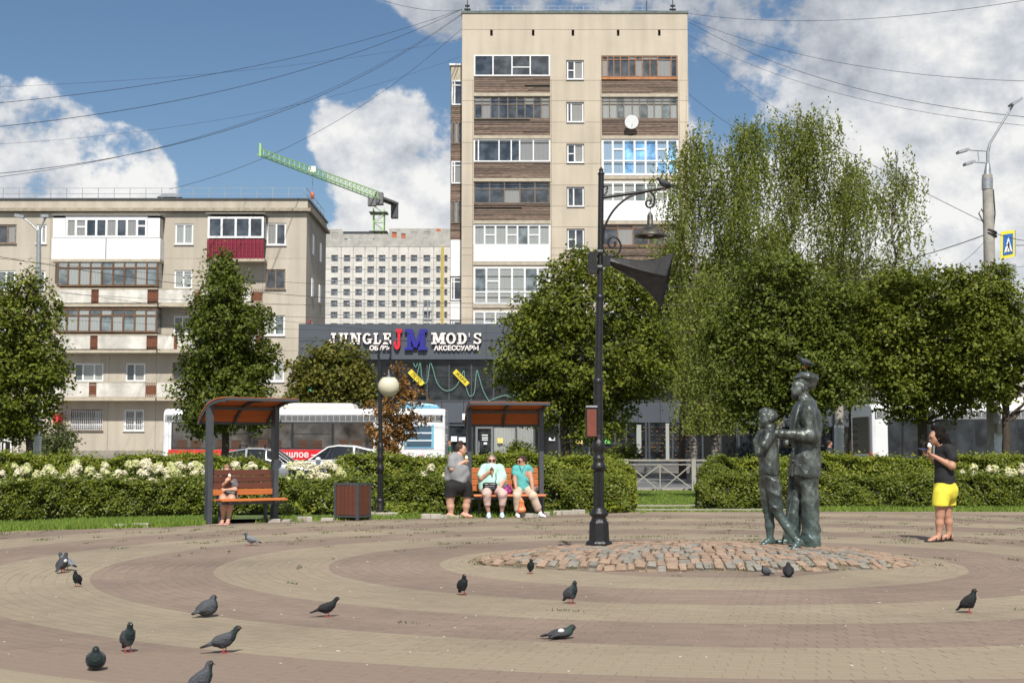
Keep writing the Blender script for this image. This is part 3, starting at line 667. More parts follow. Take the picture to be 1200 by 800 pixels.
    def balcony(pa, pb, slab_y, top_y, style, gl=None, cuts=8, roof=None, label=None):
        Yb = Y-OUT; xx, zz = ZX(Yb, 400)
        a, c = xx(pa), xx(pb); zs = zz(slab_y); zt_ = zz(top_y)
        q = MB(); q.box(a-.05, c+.05, Yb-.03, Y-.01, zs-.16, zs); B = q.build('balcony', M_slab, T)
        if label: B['label'] = label
        if style == 'white':
            n = 9; h = (zt_-zs)/n
            for i in range(n):
                for (u, v) in ((a, (a+c)/2-.02), ((a+c)/2+.02, c)):
                    q = MB(); q.box(u, v, Yb+.0, Yb+.04, zs+i*h+.006, zs+(i+1)*h-.006); q.box(u, v, Yb+.016, Yb+.06, zs+i*h, zs+(i+1)*h); q.build('siding_board', M_whitepvc, B)
            q = MB(); q.box(c, c+.05, Yb, Y-.01, zs, zt_); q.box(a-.05, a, Yb, Y-.01, zs, zt_); q.build('side_board', M_whitepvc, B)
        elif style == 'burg':
            n = 15
            for i in range(n):
                q = MB(); u = a+(c-a)*i/n; w_ = (c-a)/n; q.tube([(u+w_/2, Yb+.02, zs), (u+w_/2, Yb+.02, zt_)], w_*.36, 6); q.box(u, u+w_, Yb+.02, Yb+.06, zs, zt_); q.build('tile_strip', M_burg, B)
            q = MB()
            for i in range(1, 5): q.box(a, c, Yb-.065, Yb-.045, zs+(zt_-zs)*i/5-.012, zs+(zt_-zs)*i/5+.012)
            q.build('tile_ridge', M_burg, B)
        elif style == 'parapet':
            segs = [0, .44, .5, .92, .98, 1.0] if pb-pa > 130 else [0, .35, .42, .9, 1.0]
            k = 0
            for i in range(len(segs)-1):
                u = a+(c-a)*segs[i]; v = a+(c-a)*segs[i+1]
                if i % 2 == 0:
                    q = MB(); q.box(u, v-.02, Yb, Yb+.06, zs+.06, zt_-.08); q.build('parapet_board', M_parapet, B)
                else:
                    q = MB()
                    for t in np.linspace(0, 1, 7): q.bar((u+(v-u)*t, Yb+.03, zs+.05), (u+(v-u)*t, Yb+.03, zt_-.05), .03)
                    q.box(u, v, Yb+.06, Yb+.09, zs+.2, zt_-.25); q.build('rusty_railing', mat('rust', (.16, .06, .03), .85, var=.4, vscale=12), B)
            q = MB(); q.box(a, c, Yb-.02, Yb+.08, zt_-.07, zt_); q.build('handrail', M_slab, B)
        if gl:
            g0, g1, kind = gl; z0, z1 = zz(g1), zz(g0)
            if kind == 'pvc': window(B, a+.02, c-.02, z0, z1, Yb, cuts, M_whitepvc, M_glass, .12, sill=False, yoff=.03, name='glazing')
            elif kind == 'pvcw':
                for (u, v) in ((a, a+(c-a)*.115), (a+(c-a)*.885, c)): q = MB(); q.box(u, v, Yb, Yb+.06, z0, z1+.12); q.build('side_board', M_whitepvc, B)
                window(B, a+(c-a)*.118, a+(c-a)*.882, z0, z1, Yb, [.125, .25, .375, .5, .625, .75, .875], M_whitepvc, M_glass, .12, sill=False, yoff=.03, name='glazing', sash=[(1, .55), (7, .6)])
                q = MB(); q.box(a, c, Yb+.0, Yb+.06, z1, z1+.16); q.build('fascia', M_whitepvc, B)
            elif kind == 'brown': window(B, a+.02, c-.02, z0, z1, Yb, [i/9 for i in range(1, 9)], M_brownwood, M_glass_pale, .10, rows=[.70], sill=False, yoff=.03, name='glazing')
            for u in (c-.04, a): q = MB(); q.box(u, u+.04, Yb+.09, Y-.01, z0, z1); q.build('side_glazing', M_glass_pale, B)
            if roof: q = MB(); q.box(a-.08, c+.08, Yb-.12, Y, z1+.17, z1+.21); q.build('canopy', M_corr, B)
    balcony(58.6, 184.5, 303.5, 279, 'white', (255.5, 278.5, 'pvcw'), roof=True, label='white siding balcony with long white glazing')
    balcony(240.5, 307.5, 303, 280.5, 'burg', (254, 279, 'pvc'), [.25, .5, .75], True, label='balcony with dark red corrugated cladding')
    balcony(64, 184, 356, 337.5, 'parapet', (304.5, 335.5, 'brown'))
    balcony(184.6, 306, 356, 337.5, 'parapet')
    balcony(64, 184, 410, 391.5, 'parapet', (361, 389.5, 'brown'))
    balcony(64, 184, 466, 446.5, 'parapet'); balcony(184.6, 306, 466, 446.5, 'parapet')
    balcony(184.6, 240, 410, 391.5, 'parapet')
    balcony(243, 306, 410, 391.5, 'parapet', (365, 389.5, 'brown'))
    # entrance porch with steps at the left end
    p = thing('entrance_porch', 'brick entrance steps with white railings and a glazed door behind the left tree', 'porch', (x(5), Y-2, -.1))
    q = MB()
    for i in range(6): q.box(x(-30), x(30), Y-3.2+i*.35, Y-.1, -.1+i*.17, .07+i*.17)
    q.build('step', M_concrete, p, kind='stuff')
    q = MB(); q.box(x(10), x(16), Y-3.4, Y-2.9, -.1, 1.2); q.build('brick_pier', mat('porch_brick', (.30, .12, .07), .9, var=.3, vscale=10), p)
    q = MB()
    for xa in (x(0), x(19)):
        q.bar((xa-.6, Y-3.4, .9), (xa+.7, Y-1.2, 2.3), .05); q.bar((xa-.6, Y-3.4, -.1), (xa-.6, Y-3.4, .9), .05); q.bar((xa+.7, Y-1.2, .9), (xa+.7, Y-1.2, 2.3), .05)
    q.build('railing', M_whitepvc, p)
    window(p, x(-10), x(19), .95, 3.4, Y-.3, [.35, .7], M_whitepvc, M_glass_shop, .1, rows=[.35], sill=False, name='door')
    q = MB(); q.box(x(-30), x(10), Y-1.2, Y-.4, z(476), z(468)); q.build('sign_board', M_whitepvc, p)
    q = MB(); q.box(x(12.5), x(23), Y-1.2, Y-1.1, z(477), z(471.5)); q.build('blue_sign', mat('sign_blue', (.02, .32, .62), .5), p)
    q = MB(); q.box(x(70.5), x(76.5), Y-.9, Y-.1, z(496.5), z(484)); q.build('red_sign', mat('sign_red', (.6, .03, .04), .5), p)
build_left()

# distant block still under construction, with its crane
M_glass_far = glass_mat('hazed_glass', (.075, .085, .10), (.2, .2, .2), .9)  # pane colour lightened to stand in for distance haze
def build_far():
    Y = 360.0; x, z = ZX(Y, 350)
    T = thing('unfinished_block', 'pale grey unfinished panel block with rows of small dark windows', 'apartment building', (x(455), Y, 0))
    M_p = mat('pale_panel', (.56, .54, .51), .9, var=.10, vscale=.9, objrand=.05, dirt=.12, dscale=.15)
    M_c = mat('raw_concrete', (.36, .35, .33), .9, var=.2, vscale=.6)
    wx = [(387.7, 395.6), (402.4, 410), (416.2, 424), (430.2, 438), (443.6, 451.3), (459, 464.8), (469.5, 475), (481, 488.7), (496, 504), (511, 516), (520.6, 524.2)]
    rows = [(298.5, 306.8), (312.8, 320), (326, 333), (339, 346), (352, 358.7), (365.7, 372)]
    step = 13.3; rows = [(298.8+i*step, 306.3+i*step) for i in range(12)]
    X0, X1 = x(380.5), x(529)
    ops = [(x(a), x(b_), z(d), z(c)) for a, b_ in wx for c, d in rows]
    ZJ = [z(q) for q in (289+step*i for i in range(13))][::-1]
    XJ = [X0, x(399.5), x(413.5), x(427.3), x(441), x(455.5), x(467), x(478), x(492), x(508), x(518.3), X1]
    panels(T, XJ, ZJ, Y, ops, M_p, .06, .6)
    b = MB(); b.box(X0, X1, Y+.62, Y+14, 0, z(289.5)); b.build('core', M_c, T)
    b = MB(); b.box(X0+.02, X1, Y+.08, Y+.6, ZJ[-1]-.2, ZJ[-1]); b.build('joint_filler', M_c, T)
    top = [(x(385), x(395), z(287+1-7), z(273)), ]
    ops2 = [(x(388), x(396), z(280.5), z(272.5)), (x(403), x(410.5), z(281), z(279.6)), (x(416.5), x(424.5), z(281), z(279.6)), (x(430.5), x(438.5), z(281), z(279.6)), (x(459), x(464.5), z(278.5), z(272)), (x(469.7), x(475), z(279.5), z(273.5)), (x(481), x(488.5), z(275.5), z(272)), (x(496), x(503.5), z(275.5), z(271.5)), (x(511), x(516), z(271.5), z(267.5)), (x(481), x(484), z(281), z(277)), (x(496), x(501), z(281), z(278))]
    b = MB(); wall_cells(b, X0, x(400.5), z(289), z(268.3), Y-.1, ops2, 0, .6); wall_cells(b, x(400.5), x(455.5), z(289), z(274.3), Y-.1, ops2, 0, .6); wall_cells(b, x(455.5), X1, z(289), z(267.8), Y-.1, ops2, 0, .6); b.build('top_storey', M_c, T)
    for u, v in ((X0, x(400)), (x(455.5), X1)): b = MB(); b.box(u, v, Y+4, Y+12, z(289), z(268.3)); b.build('inner_wall', M_c, T)
    b = MB(); b.box(x(401), x(434.5), Y+1, Y+2, z(275), z(270.5)); b.build('dark_beam', mat('dark_beam', (.03, .035, .045), .7), T)
    b = MB()
    for (a, c, d, e) in ((459, 464.5, 278.5, 272), (470, 475, 279, 274), (511, 516, 271.5, 267.8), (520.5, 523.5, 277, 269)): b.box(x(a), x(c), Y+.15, Y+.5, z(d), z(e))
    b.build('brick_infill', mat('infill_brick', (.42, .13, .07), .9), T)
    for a, b_ in wx:
        for c, d in rows[:10]:
            w = MB(); xa, xb, za, zb = x(a), x(b_), z(d), z(c); xm = (xa+xb)/2
            w.box(xa, xb, Y+.22, Y+.4, za, za+.12); w.box(xa, xb, Y+.22, Y+.4, zb-.12, zb); w.box(xm-.06, xm+.06, Y+.2, Y+.4, za, zb); w.box(xm-.5*(xb-xm), xm-.5*(xb-xm)+.1, Y+.21, Y+.4, za, zb)
            w = w.build('window', M_frame, T)
            p = MB(); p.add([(xa, Y+.35, za), (xb, Y+.35, za), (xb, Y+.35, zb), (xa, Y+.35, zb)], [(0, 1, 2, 3)]); p.build('pane', M_glass_far, w)
    b = MB(); b.bar((x(518.6), Y-1, z(389)), (x(518.6), Y-1, z(290)), .7); b.build('debris_chute', mat('yellow_chute', (.42, .32, .06), .6), T)
    b = MB()
    for px in (497, 502, 507): b.bar((x(px), Y-2, z(389)), (x(px), Y-2, z(352)), .25)
    for py in (355, 365, 375, 385): b.bar((x(496), Y-2, z(py)), (x(508), Y-2, z(py)), .2)
    b.build('scaffold', M_galv, T)
    # crane
    Yc = 385.0; base = at(442, 520, Yc); ztop = at(442, 233.5, Yc).z
    M_g = mat('crane_green', (.30, .52, .18), .5); M_gr = mat('crane_grey', (.14, .14, .15), .6)
    K = thing('tower_crane', 'green lattice tower crane with grey counterweight above the unfinished block', 'crane', (base.x, Yc, 0))
    b = MB(); w = 1.5; cx = base.x
    zlow = ztop-16
    for sx in (-1, 1):
        for sy in (-1, 1): b.bar((cx+sx*w, Yc+sy*w, 0), (cx+sx*w, Yc+sy*w, ztop-3), .26)
    zz = 30.0; k = 0
    while zz < ztop-3:
        for sy in (-1, 1):
            b.bar((cx-w, Yc+sy*w, zz), (cx+w, Yc+sy*w, zz), .14); b.bar((cx-w*(1 if k % 2 else -1), Yc+sy*w, zz), (cx+w*(1 if k % 2 else -1), Yc+sy*w, zz+2.4), .14)
        for sx in (-1, 1): b.bar((cx+sx*w, Yc-w, zz), (cx+sx*w, Yc+w, zz+2.4), .13)
        zz += 2.4; k += 1
    b.build('mast', M_g, K)
    b = MB()
    for h in (4, 9.5): b.box(cx-2.6, cx+2.6, Yc-2.6, Yc+2.6, ztop-h-.15, ztop-h)
    b.build('platform', M_gr, K)
    tip = at(305, 182.5, 326.0); root = Vector((cx, Yc, ztop+.4)); tip.z = root.z
    d = (tip-root).normalized(); sd_ = Vector((-d.y, d.x, 0)); Lj = (tip-root).length
    b = MB(); n = 26
    for s_ in (-1, 1): b.bar(root+sd_*s_*.9-Vector((0, 0, .6)), tip+sd_*s_*.8-Vector((0, 0, .4)), .24)
    b.bar(root+Vector((0, 0, 1.7)), tip+Vector((0, 0, 1.1)), .22)
    for i in range(n):
        p0 = root+d*Lj*i/n; p1 = root+d*Lj*(i+.5)/n; p2 = root+d*Lj*(i+1)/n; hh = 1.7-.6*i/n
        for s_ in (-1, 1): b.bar(p0+sd_*s_*.9-Vector((0, 0, .5)), p1+Vector((0, 0, hh)), .10); b.bar(p1+Vector((0, 0, hh)), p2+sd_*s_*.9-Vector((0, 0, .5)), .10)
        b.bar(p0+sd_*.9-Vector((0, 0, .5)), p0-sd_*.9-Vector((0, 0, .5)), .09)
    b.bar(tip-Vector((0, 0, .8)), tip+Vector((0, 0, 2.4)), .5); b.build('jib', M_g, K)
    b = MB(); cj = root-d*10
    for s_ in (-1, 1): b.bar(root+sd_*s_*1.0, cj+sd_*s_*1.0, .6)
    b.bar(root+Vector((0, 0, .3)), cj+Vector((0, 0, .3)), 1.1, .5); b.box(cx-1.2, cx+1.2, Yc-1.3, Yc+1.3, ztop-1.6, ztop+1.8); b.build('counter_jib', M_gr, K)
    b = MB(); b.box(cj.x-1.0, cj.x+1.0, cj.y-1.2, cj.y+1.2, ztop-3.9, ztop+.6); b.build('counterweight', mat('crane_ballast', (.07, .07, .08), .7), K)
    b = MB(); c_ = root+d*4-Vector((0, 0, 2.0)); b.box(c_.x-1.3, c_.x+1.0, c_.y-1, c_.y+1, c_.z-1, c_.z+1.2); b.build('cab', M_gr, K)
    tr = root+d*Lj*.60; hk = at(386.5, 229, tr.y); b = MB(); b.bar(tr-Vector((0, 0, .4)), Vector((tr.x, tr.y, hk.z)), .10); b.bar(Vector((tr.x, tr.y, hk.z)), Vector((tr.x, tr.y, at(386, 262, tr.y).z)), .10); b.build('hoist_rope', M_gr, K)
    b = MB(); b.sphere((tr.x, tr.y, hk.z), .55, 8, 6, (1, 1, 1.8)); b.build('hook_block', mat('hook_orange', (.55, .13, .03), .5), K)
    b = MB(); b.box(tr.x-.9, tr.x+.9, tr.y-.8, tr.y+.8, tr.z+.1, tr.z+1.6); b.build('trolley', M_whitepvc, K)
build_far()

# shop building with the dark fascia
def seg_letter(parts, o, sx, sz, m, parent, Y, dep=.16, name='letter'):
    b = MB(); dep0 = dep
    for ip, p in enumerate(parts):
        dep = dep0+.004*ip
        if p[0] == 'b': b.box(o[0]+p[1]*sx, o[0]+p[2]*sx, Y-dep, Y, o[1]+p[3]*sz, o[1]+p[4]*sz)
        elif p[0] == 'p': b.prism([(o[0]+u*sx, o[1]+v*sz) for u, v in p[1]], Matrix(((1, 0, 0, 0), (0, 0, -1, 0), (0, 1, 0, 0), (0, 0, 0, 1)))@Matrix.Translation((0, 0, -Y)), .004, dep)
        elif p[0] == 'a':
            _, cx, cz, rx, rz, tx, tz, a0, a1 = p; n = 14
            for i in range(n):
                t0 = R(a0+(a1-a0)*i/n); t1 = R(a0+(a1-a0)*(i+1)/n); q = []
                for t, k in ((t0, 1), (t1, 1), (t1, 0), (t0, 0)):
                    ex = rx if k else rx-tx; ez = rz if k else rz-tz; q.append((o[0]+(cx+ex*math.cos(t))*sx, o[1]+(cz+ez*math.sin(t))*sz))
                b.prism(q, Matrix(((1, 0, 0, 0), (0, 0, -1, 0), (0, 1, 0, 0), (0, 0, 0, 1)))@Matrix.Translation((0, 0, -Y)), 0, dep)
    return b.build(name, m, parent)
GLY = {
 'J': [('b', .42, .68, .22, .96), ('b', .26, .84, .82, 1.0), ('a', .38, .27, .30, .27, .24, .16, 180, 360), ('b', .06, .26, .24, .42)],
 'U': [('b', .16, .38, .3, .9), ('b', .04, .48, .84, 1.0), ('b', .66, .82, .3, .9), ('b', .54, .94, .84, 1), ('a', .49, .31, .33, .31, .20, .15, 180, 360)],
 'N': [('b', .14, .30, .1, .9), ('b', .02, .42, 0, .14), ('b', .02, .34, .86, 1), ('b', .72, .88, .0, .9), ('b', .60, 1.0, .86, 1), ('p', [(.14, 1), (.40, 1), (.88, 0), (.66, 0)])],
 'G': [('a', .50, .5, .46, .5, .25, .15, 40, 330), ('b', .64, .90, .08, .46), ('b', .52, 1.0, .36, .5)],
 'L': [('b', .16, .42, .1, .9), ('b', .04, .56, .86, 1.0), ('b', .04, .9, 0, .14), ('b', .74, .92, 0, .40)],
 'E': [('b', .16, .42, .1, .9), ('b', .04, .9, .86, 1.0), ('b', .04, .92, 0, .14), ('b', .76, .94, 0, .36), ('b', .74, .90, .66, 1), ('b', .40, .68, .43, .57), ('b', .58, .70, .34, .66)],
 'M': [('b', .12, .30, .05, .95), ('b', .0, .40, 0, .14), ('b', .0, .30, .86, 1), ('b', .72, .96, .05, .95), ('b', .64, 1.06, 0, .14), ('b', .78, 1.06, .86, 1), ('p', [(.12, 1), (.36, 1), (.62, .12), (.44, .12)]), ('p', [(.94, 1), (.72, 1), (.44, .12), (.58, .12)])],
 'O': [('a', .5, .5, .48, .5, .25, .15, 0, 360)],
 'D': [('b', .14, .40, .05, .95), ('b', .02, .5, 0, .14), ('b', .02, .5, .86, 1), ('a', .46, .5, .48, .5, .25, .15, -90, 90)],
 "'": [('p', [(.1, 1), (.4, 1), (.3, .62), (.18, .62)])],
 'S': [('a', .48, .73, .40, .27, .22, .14, 20, 270), ('a', .48, .27, .42, .27, .24, .14, -160, 90), ('b', .72, .88, .68, .96), ('b', .06, .22, .04, .32)],
}
FONT_CACHE = {}
def text_obj(txt, name, m, parent, loc, size, extr=.03, rot=(R(90), 0, 0), offset=.0, local=False, sx=1.0):
    cu = bpy.data.curves.new(name, 'FONT'); cu.body = txt; cu.size = size; cu.extrude = extr; cu.offset = offset; cu.align_x = 'CENTER'; cu.align_y = 'CENTER'
    tmp = bpy.data.objects.new('tmp', cu); COL.objects.link(tmp); dg = bpy.context.evaluated_depsgraph_get()
    me = bpy.data.meshes.new_from_object(tmp.evaluated_get(dg)); bpy.data.objects.remove(tmp)
    me.materials.clear(); me.materials.append(m)
    M4 = Matrix.Translation(Vector(loc)-(rootoff(parent) if not local else Vector()))@(Matrix.Rotation(rot[2], 4, 'Z')@Matrix.Rotation(rot[1], 4, 'Y')@Matrix.Rotation(rot[0], 4, 'X'))@Matrix.Diagonal((sx, 1, 1, 1))
    me.transform(M4); me.update(); o = link(name, me, parent); return o
M_fascia = mat('fascia_panel', (.075, .086, .105), .45, var=.06, vscale=.6, spec=.4)
M_letterw = mat('letter_white', (.80, .74, .72), .5); M_letterr = mat('letter_red', (.62, .015, .03), .4); M_letterb = mat('letter_blue', (.02, .02, .25), .4)
M_letterback = mat('letter_backing', (.02, .02, .022), .6)
def build_shop():
    Y = 78.0; x, z = ZX(Y, 420)
    T = thing('shop_building', 'two storey dark grey shop building with large white, red and blue fascia letters', 'shop', (x(550), Y, 0))
    X0, X1 = x(350.4), x(862)
    n = 14
    cuts = [350.4+(862-350.4)*i/n for i in range(n+1)]
    for i in range(n):
        for (ya, yb) in ((421.5, 400.2), (400, 379.8)):
            q = MB(); q.box(x(cuts[i])+.008, x(cuts[i+1])-.008, Y-.32, Y+.1, z(ya)+.008, z(yb)-.008); q.build('fascia_panel', M_fascia, T)
    b = MB(); b.box(X0+.02, X1, Y-.29, Y+.35, z(421.3), z(380)); b.box(X0, X1, Y+5.2, Y+16, -.1, z(385)); b.box(X0+.02, X1, Y+.4, Y+16, z(383), z(381)); b.box(X0, X0+.3, Y+.1, Y+16, -.1, z(383)); b.box(X1-.3, X1, Y+.1, Y+16, -.1, z(383)); b.build('shell', mat('shop_shell', (.045, .048, .052), .8), T)
    b = MB(); b.box(X0+.3, X1-.3, Y+.35, Y+5.1, z(468), z(471)); b.box(X0+.3, X1-.3, Y+.35, Y+5.1, .1, .25); b.build('floor_slab', mat('shop_floor', (.12, .12, .12), .6), T)
    # curtain wall
    q = MB(); mx = [365, 389, 413, 437, 461, 500.7, 526.5, 552.5, 578.5, 604, 630, 656, 682, 708, 735, 762, 789, 816, 843]
    for m_ in mx: q.box(x(m_)-.04, x(m_)+.04, Y-.06, Y+.12, z(470), z(421.6))
    q.box(X0, X1, Y-.07, Y+.12, z(470.5), z(468.7)); q.box(X0, X1, Y-.04, Y+.12, z(441), z(440.4)); q.build('mullion', M_frame, T)
    ed = [350.4]+mx+[862]
    for i in range(len(ed)-1):
        for ya, yb in ((468.7, 441), (440.4, 421.6)):
            p = MB(); p.add([(x(ed[i])+.03, Y+rnd.gauss(0, .004), z(ya)), (x(ed[i+1])-.03, Y+rnd.gauss(0, .004), z(ya)), (x(ed[i+1])-.03, Y, z(yb)), (x(ed[i])+.03, Y, z(yb))], [(0, 1, 2, 3)]); p.build('pane', M_glass_shop, T)
    # band over the ground floor in grey panels
    ed = [350.4]+[365+i*25.5 for i in range(19)]+[862]
    for i in range(len(ed)-1):
        q = MB(); q.box(x(ed[i])+.01, x(ed[i+1])-.01, Y-.05, Y+.1, z(495), z(470.8)); q.build('band_panel', M_fascia, T)
    # ground floor glazing
    gx = [350.4, 380, 410, 440, 470, 500, 526, 553, 578, 605, 626, 655, 690, 720, 733, 756, 760, 781, 787, 808, 822, 843, 862]
    q = MB()
    for m_ in gx: q.box(x(m_)-.05, x(m_)+.05, Y-.09, Y+.1, -.05, z(495.2))
    q.box(X0, X1, Y-.08, Y+.1, -.05, z(541)); q.box(x(525), x(606), Y-.085, Y+.09, z(499), z(497)); q.build('ground_frame', M_frame, T)
    for i in range(len(gx)-1):
        p = MB(); p.add([(x(gx[i])+.04, Y, z(541)), (x(gx[i+1])-.04, Y, z(541)), (x(gx[i+1])-.04, Y, z(495.2)), (x(gx[i])+.04, Y, z(495.2))], [(0, 1, 2, 3)]); p.build('shop_pane', M_glass_shop if i not in (8, 9) else M_glass_pale, T)
    # door with white notice and handle
    dr = MB(); dr.box(x(557.5), x(560), Y-.13, Y-.02, z(541), z(499)); dr.box(x(575.5), x(578), Y-.13, Y-.02, z(541), z(499)); dr.box(x(560), x(575.5), Y-.13, Y-.02, z(502), z(499)); dr.box(x(560), x(575.5), Y-.13, Y-.02, z(541), z(538)); D = dr.build('door', mat('door_frame', (.16, .17, .18), .5), T)
    q = MB(); q.bar((x(561.5), Y-.2, z(530)), (x(561.5), Y-.2, z(517)), .05); q.build('handle', M_galv, D)
    q = MB(); [q.box(x(565), x(572), Y-.15, Y-.135, z(y_+1.3), z(y_)) for y_ in (509, 512, 514.5)]; q.box(x(567), x(571), Y-.15, Y-.135, z(520.5), z(518)); q.build('notice', M_whitepvc, D)
    for nm, px0, px1, y0, y1, col in (('yellow_notice', 583, 589.5, 513, 519, (.75, .6, .2)), ('white_notice', 529, 536, 511, 517, (.7, .75, .8)), ('white_notice', 538, 546, 512, 518, (.75, .75, .75)), ('white_notice', 643, 650, 512.5, 516, (.7, .7, .7)), ('yellow_notice', 674, 682, 515.5, 520.5, (.75, .65, .1)), ('green_notice', 708, 715, 513, 519.5, (.15, .5, .12)), ('grey_blind', 745, 750.5, 497.5, 531, (.32, .35, .33)), ('grey_blind', 779, 783, 496, 540, (.12, .20, .20)), ('white_lamp_box', 542, 546.5, 484.5, 492, (.8, .8, .8))):
        q = MB(); q.box(x(px0), x(px1), Y-.14, Y-.10, z(y1), z(y0)); q.build(nm, mat(nm, col, .6), T)
    # warm shelves seen inside the right part
    sh = MB()
    for yy in np.arange(500, 538, 4.6):
        for px in np.arange(728, 812, 3.1):
            if rnd.random() < .55: sh.box(x(px), x(px+rnd.uniform(1, 2.6)), Y-.06, Y-.045, z(yy+rnd.uniform(.8, 1.8)), z(yy))
    sh.build('shelf_goods', mat('shelf_goods', (.11, .035, .015), .7, col2=(.16, .11, .02), island=.4), T)
    # garlands and yellow ribbons in the upper glazing
    g = MB()
    def gar(pts):
        P = [at(a, b_, Y-.12) for a, b_ in pts]; out = []
        for i in range(len(P)-1):
            p0 = P[max(i-1, 0)]; p1 = P[i]; p2 = P[i+1]; p3 = P[min(i+2, len(P)-1)]
            for t in np.linspace(0, 1, 6, endpoint=False): out.append(.5*((2*p1)+(p2-p0)*t+(2*p0-5*p1+4*p2-p3)*t*t+(3*p1-p0-3*p2+p3)*t**3))
        out.append(P[-1]); g.tube(out, .024, 6)
    gar([(484, 447), (489, 438), (492.5, 424), (494, 440), (497, 448.5), (501, 446), (504, 425.5), (507, 431), (512, 448), (519, 456), (526, 457.6), (534, 453), (540, 443), (543.6, 434.5), (545, 448), (549, 462), (552.5, 463.8), (556, 459), (558.5, 435), (561, 440), (566, 457), (573, 470)])
    gar([(573, 470), (582, 466), (592, 463), (600, 465), (606, 455), (612, 432)])
    gar([(484, 424), (487, 430), (490, 424)])
    g.build('garland', mat('mint_garland', (.16, .33, .26), .6), T)
    for (xa, ya, xb, yb, s_) in ((480, 434.5, 495.5, 450.5, 'ЛЕТО'), (532.6, 434.5, 548, 450.5, 'ЖАРА')):
        a = at(xa, ya, Y-.2); c = at(xb, yb, Y-.2); b = MB(); b.bar(a, c, .02, .26, up=(0, 1, 0)); 
        d = (c-a).normalized(); nn = Vector((d.z, 0, -d.x)); b = MB(); w = .15
        b.add([a+nn*w, c+nn*w, c-nn*w, a-nn*w], [(0, 1, 2, 3)]); b.add([v+Vector((0, .02, 0)) for v in (a+nn*w, c+nn*w, c-nn*w, a-nn*w)], [(3, 2, 1, 0)])
        rb = b.build('ribbon', mat('ribbon_yellow', (.68, .56, .03), .6), T)
        t = text_obj(s_, 'ribbon_text', M_black, rb, (a+c)/2+Vector((0, -.012, 0)), .27, .003, rot=(R(90), math.atan2(-(c.z-a.z), c.x-a.x), 0))
    # letters
    YL = Y-.34
    def word(s_, px0, pxw, ytop, ybot, m, adv):
        px = px0
        for ch, w in zip(s_, adv):
            if ch != ' ':
                seg_letter(GLY[ch], (x(px)+.03, z(ybot)-.03), (x(px+w*pxw)-x(px)), z(ytop)-z(ybot), M_letterback, T, YL-.0, .045, 'letter_backing')
                seg_letter(GLY[ch], (x(px), z(ybot)), (x(px+w*pxw)-x(px)), z(ytop)-z(ybot), m, T, YL-.10, .10)
            px += w*pxw+1.2
    word('JUNGLE', 386.5, 11.6, 391, 404.0, M_letterw, [.85, 1.05, 1.15, 1.0, .85, .9])
    word("MOD'S", 506, 11.9, 390.6, 403.8, M_letterw, [1.32, 1.0, 1.0, .36, .9])
    word('J', 461.5, 11, 386.5, 410.3, M_letterr, [1.1]); 
    word('M', 475, 24.5, 386.5, 410.8, M_letterb, [1.0])
    text_obj('АКСЕССУАРЫ', 'sign_text', M_letterw, T, (x(535.3), YL-.10, z(408.6)), .36, .04, offset=.014, sx=1.02)
    text_obj('ОБУВЬ', 'sign_text', M_letterw, T, (x(446), YL-.10, z(408.6)), .36, .04, offset=.014, sx=1.0)
    # turquoise banner on the left pier
    b = MB(); b.box(x(361.5), x(371), Y-.4, Y-.33, z(474), z(428)); b.build('banner', mat('turquoise_banner', (.06, .48, .42), .6), T)
    # small notice sign over the darker shopfront
    text_obj('ОПТИКА', 'sign_text', M_whitepvc, T, (x(822), Y-.42, z(480)), .42, .02, offset=.005); text_obj('магазин', 'sign_text', M_whitepvc, T, (x(824), Y-.42, z(484.6)), .28, .02)
    b = MB(); b.box(X0-.1, X1, Y-1.6, Y-.1, -.05, .35); b.build('terrace', mat('terrace_dark', (.12, .12, .12), .8), T)
    # low dark annexe to the right
    A = thing('dark_annexe', 'low dark glazed annexe behind the lindens and the man statue', 'shop', (x(1000), Y, 0)); 
    b = MB(); b.box(x(865), x(1260), Y-.1, Y+10, z(500), z(470)); b.build('fascia', M_fascia, A)
    ed = list(range(865, 1261, 22))
    for i in range(len(ed)-1):
        p = MB(); p.box(x(ed[i])+.05, x(ed[i+1])-.05, Y+.2, Y+.3, 0, z(500)); p.build('shop_pane', M_glass_shop, A)
    b = MB(); [b.box(x(e)-.05, x(e)+.05, Y+.1, Y+.35, 0, z(500)) for e in ed]; b.build('mullion', M_frame, A)
    # pale house glimpsed at the right edge
    Y2 = 100.; x3, z3 = ZX(Y2, 420); H = thing('pale_house', 'pale house with a low pitched roof glimpsed at the right edge behind the pole', 'house', (x3(1230), Y2, 0))
    b = MB(); b.box(x3(1176), x3(1300), Y2, Y2+10, 0, z3(368)); b.build('wall', M_parapet, H)
    b = MB(); b.prism([(x3(1170), z3(368)), (x3(1310), z3(368)), (x3(1240), z3(340))], Matrix(((1, 0, 0, 0), (0, 0, -1, 0), (0, 1, 0, 0), (0, 0, 0, 1)))@Matrix.Translation((0, 0, -Y2-11)), 0, 11.4); b.build('roof', M_roofing, H)
    for px in (1183, 1200, 1217):
        for py in (395, 425): window(H, x3(px), x3(px+9), z3(py+14), z3(py), Y2-.15, [.5], M_whitepvc, M_glass, .1, yoff=.04)
build_shop()
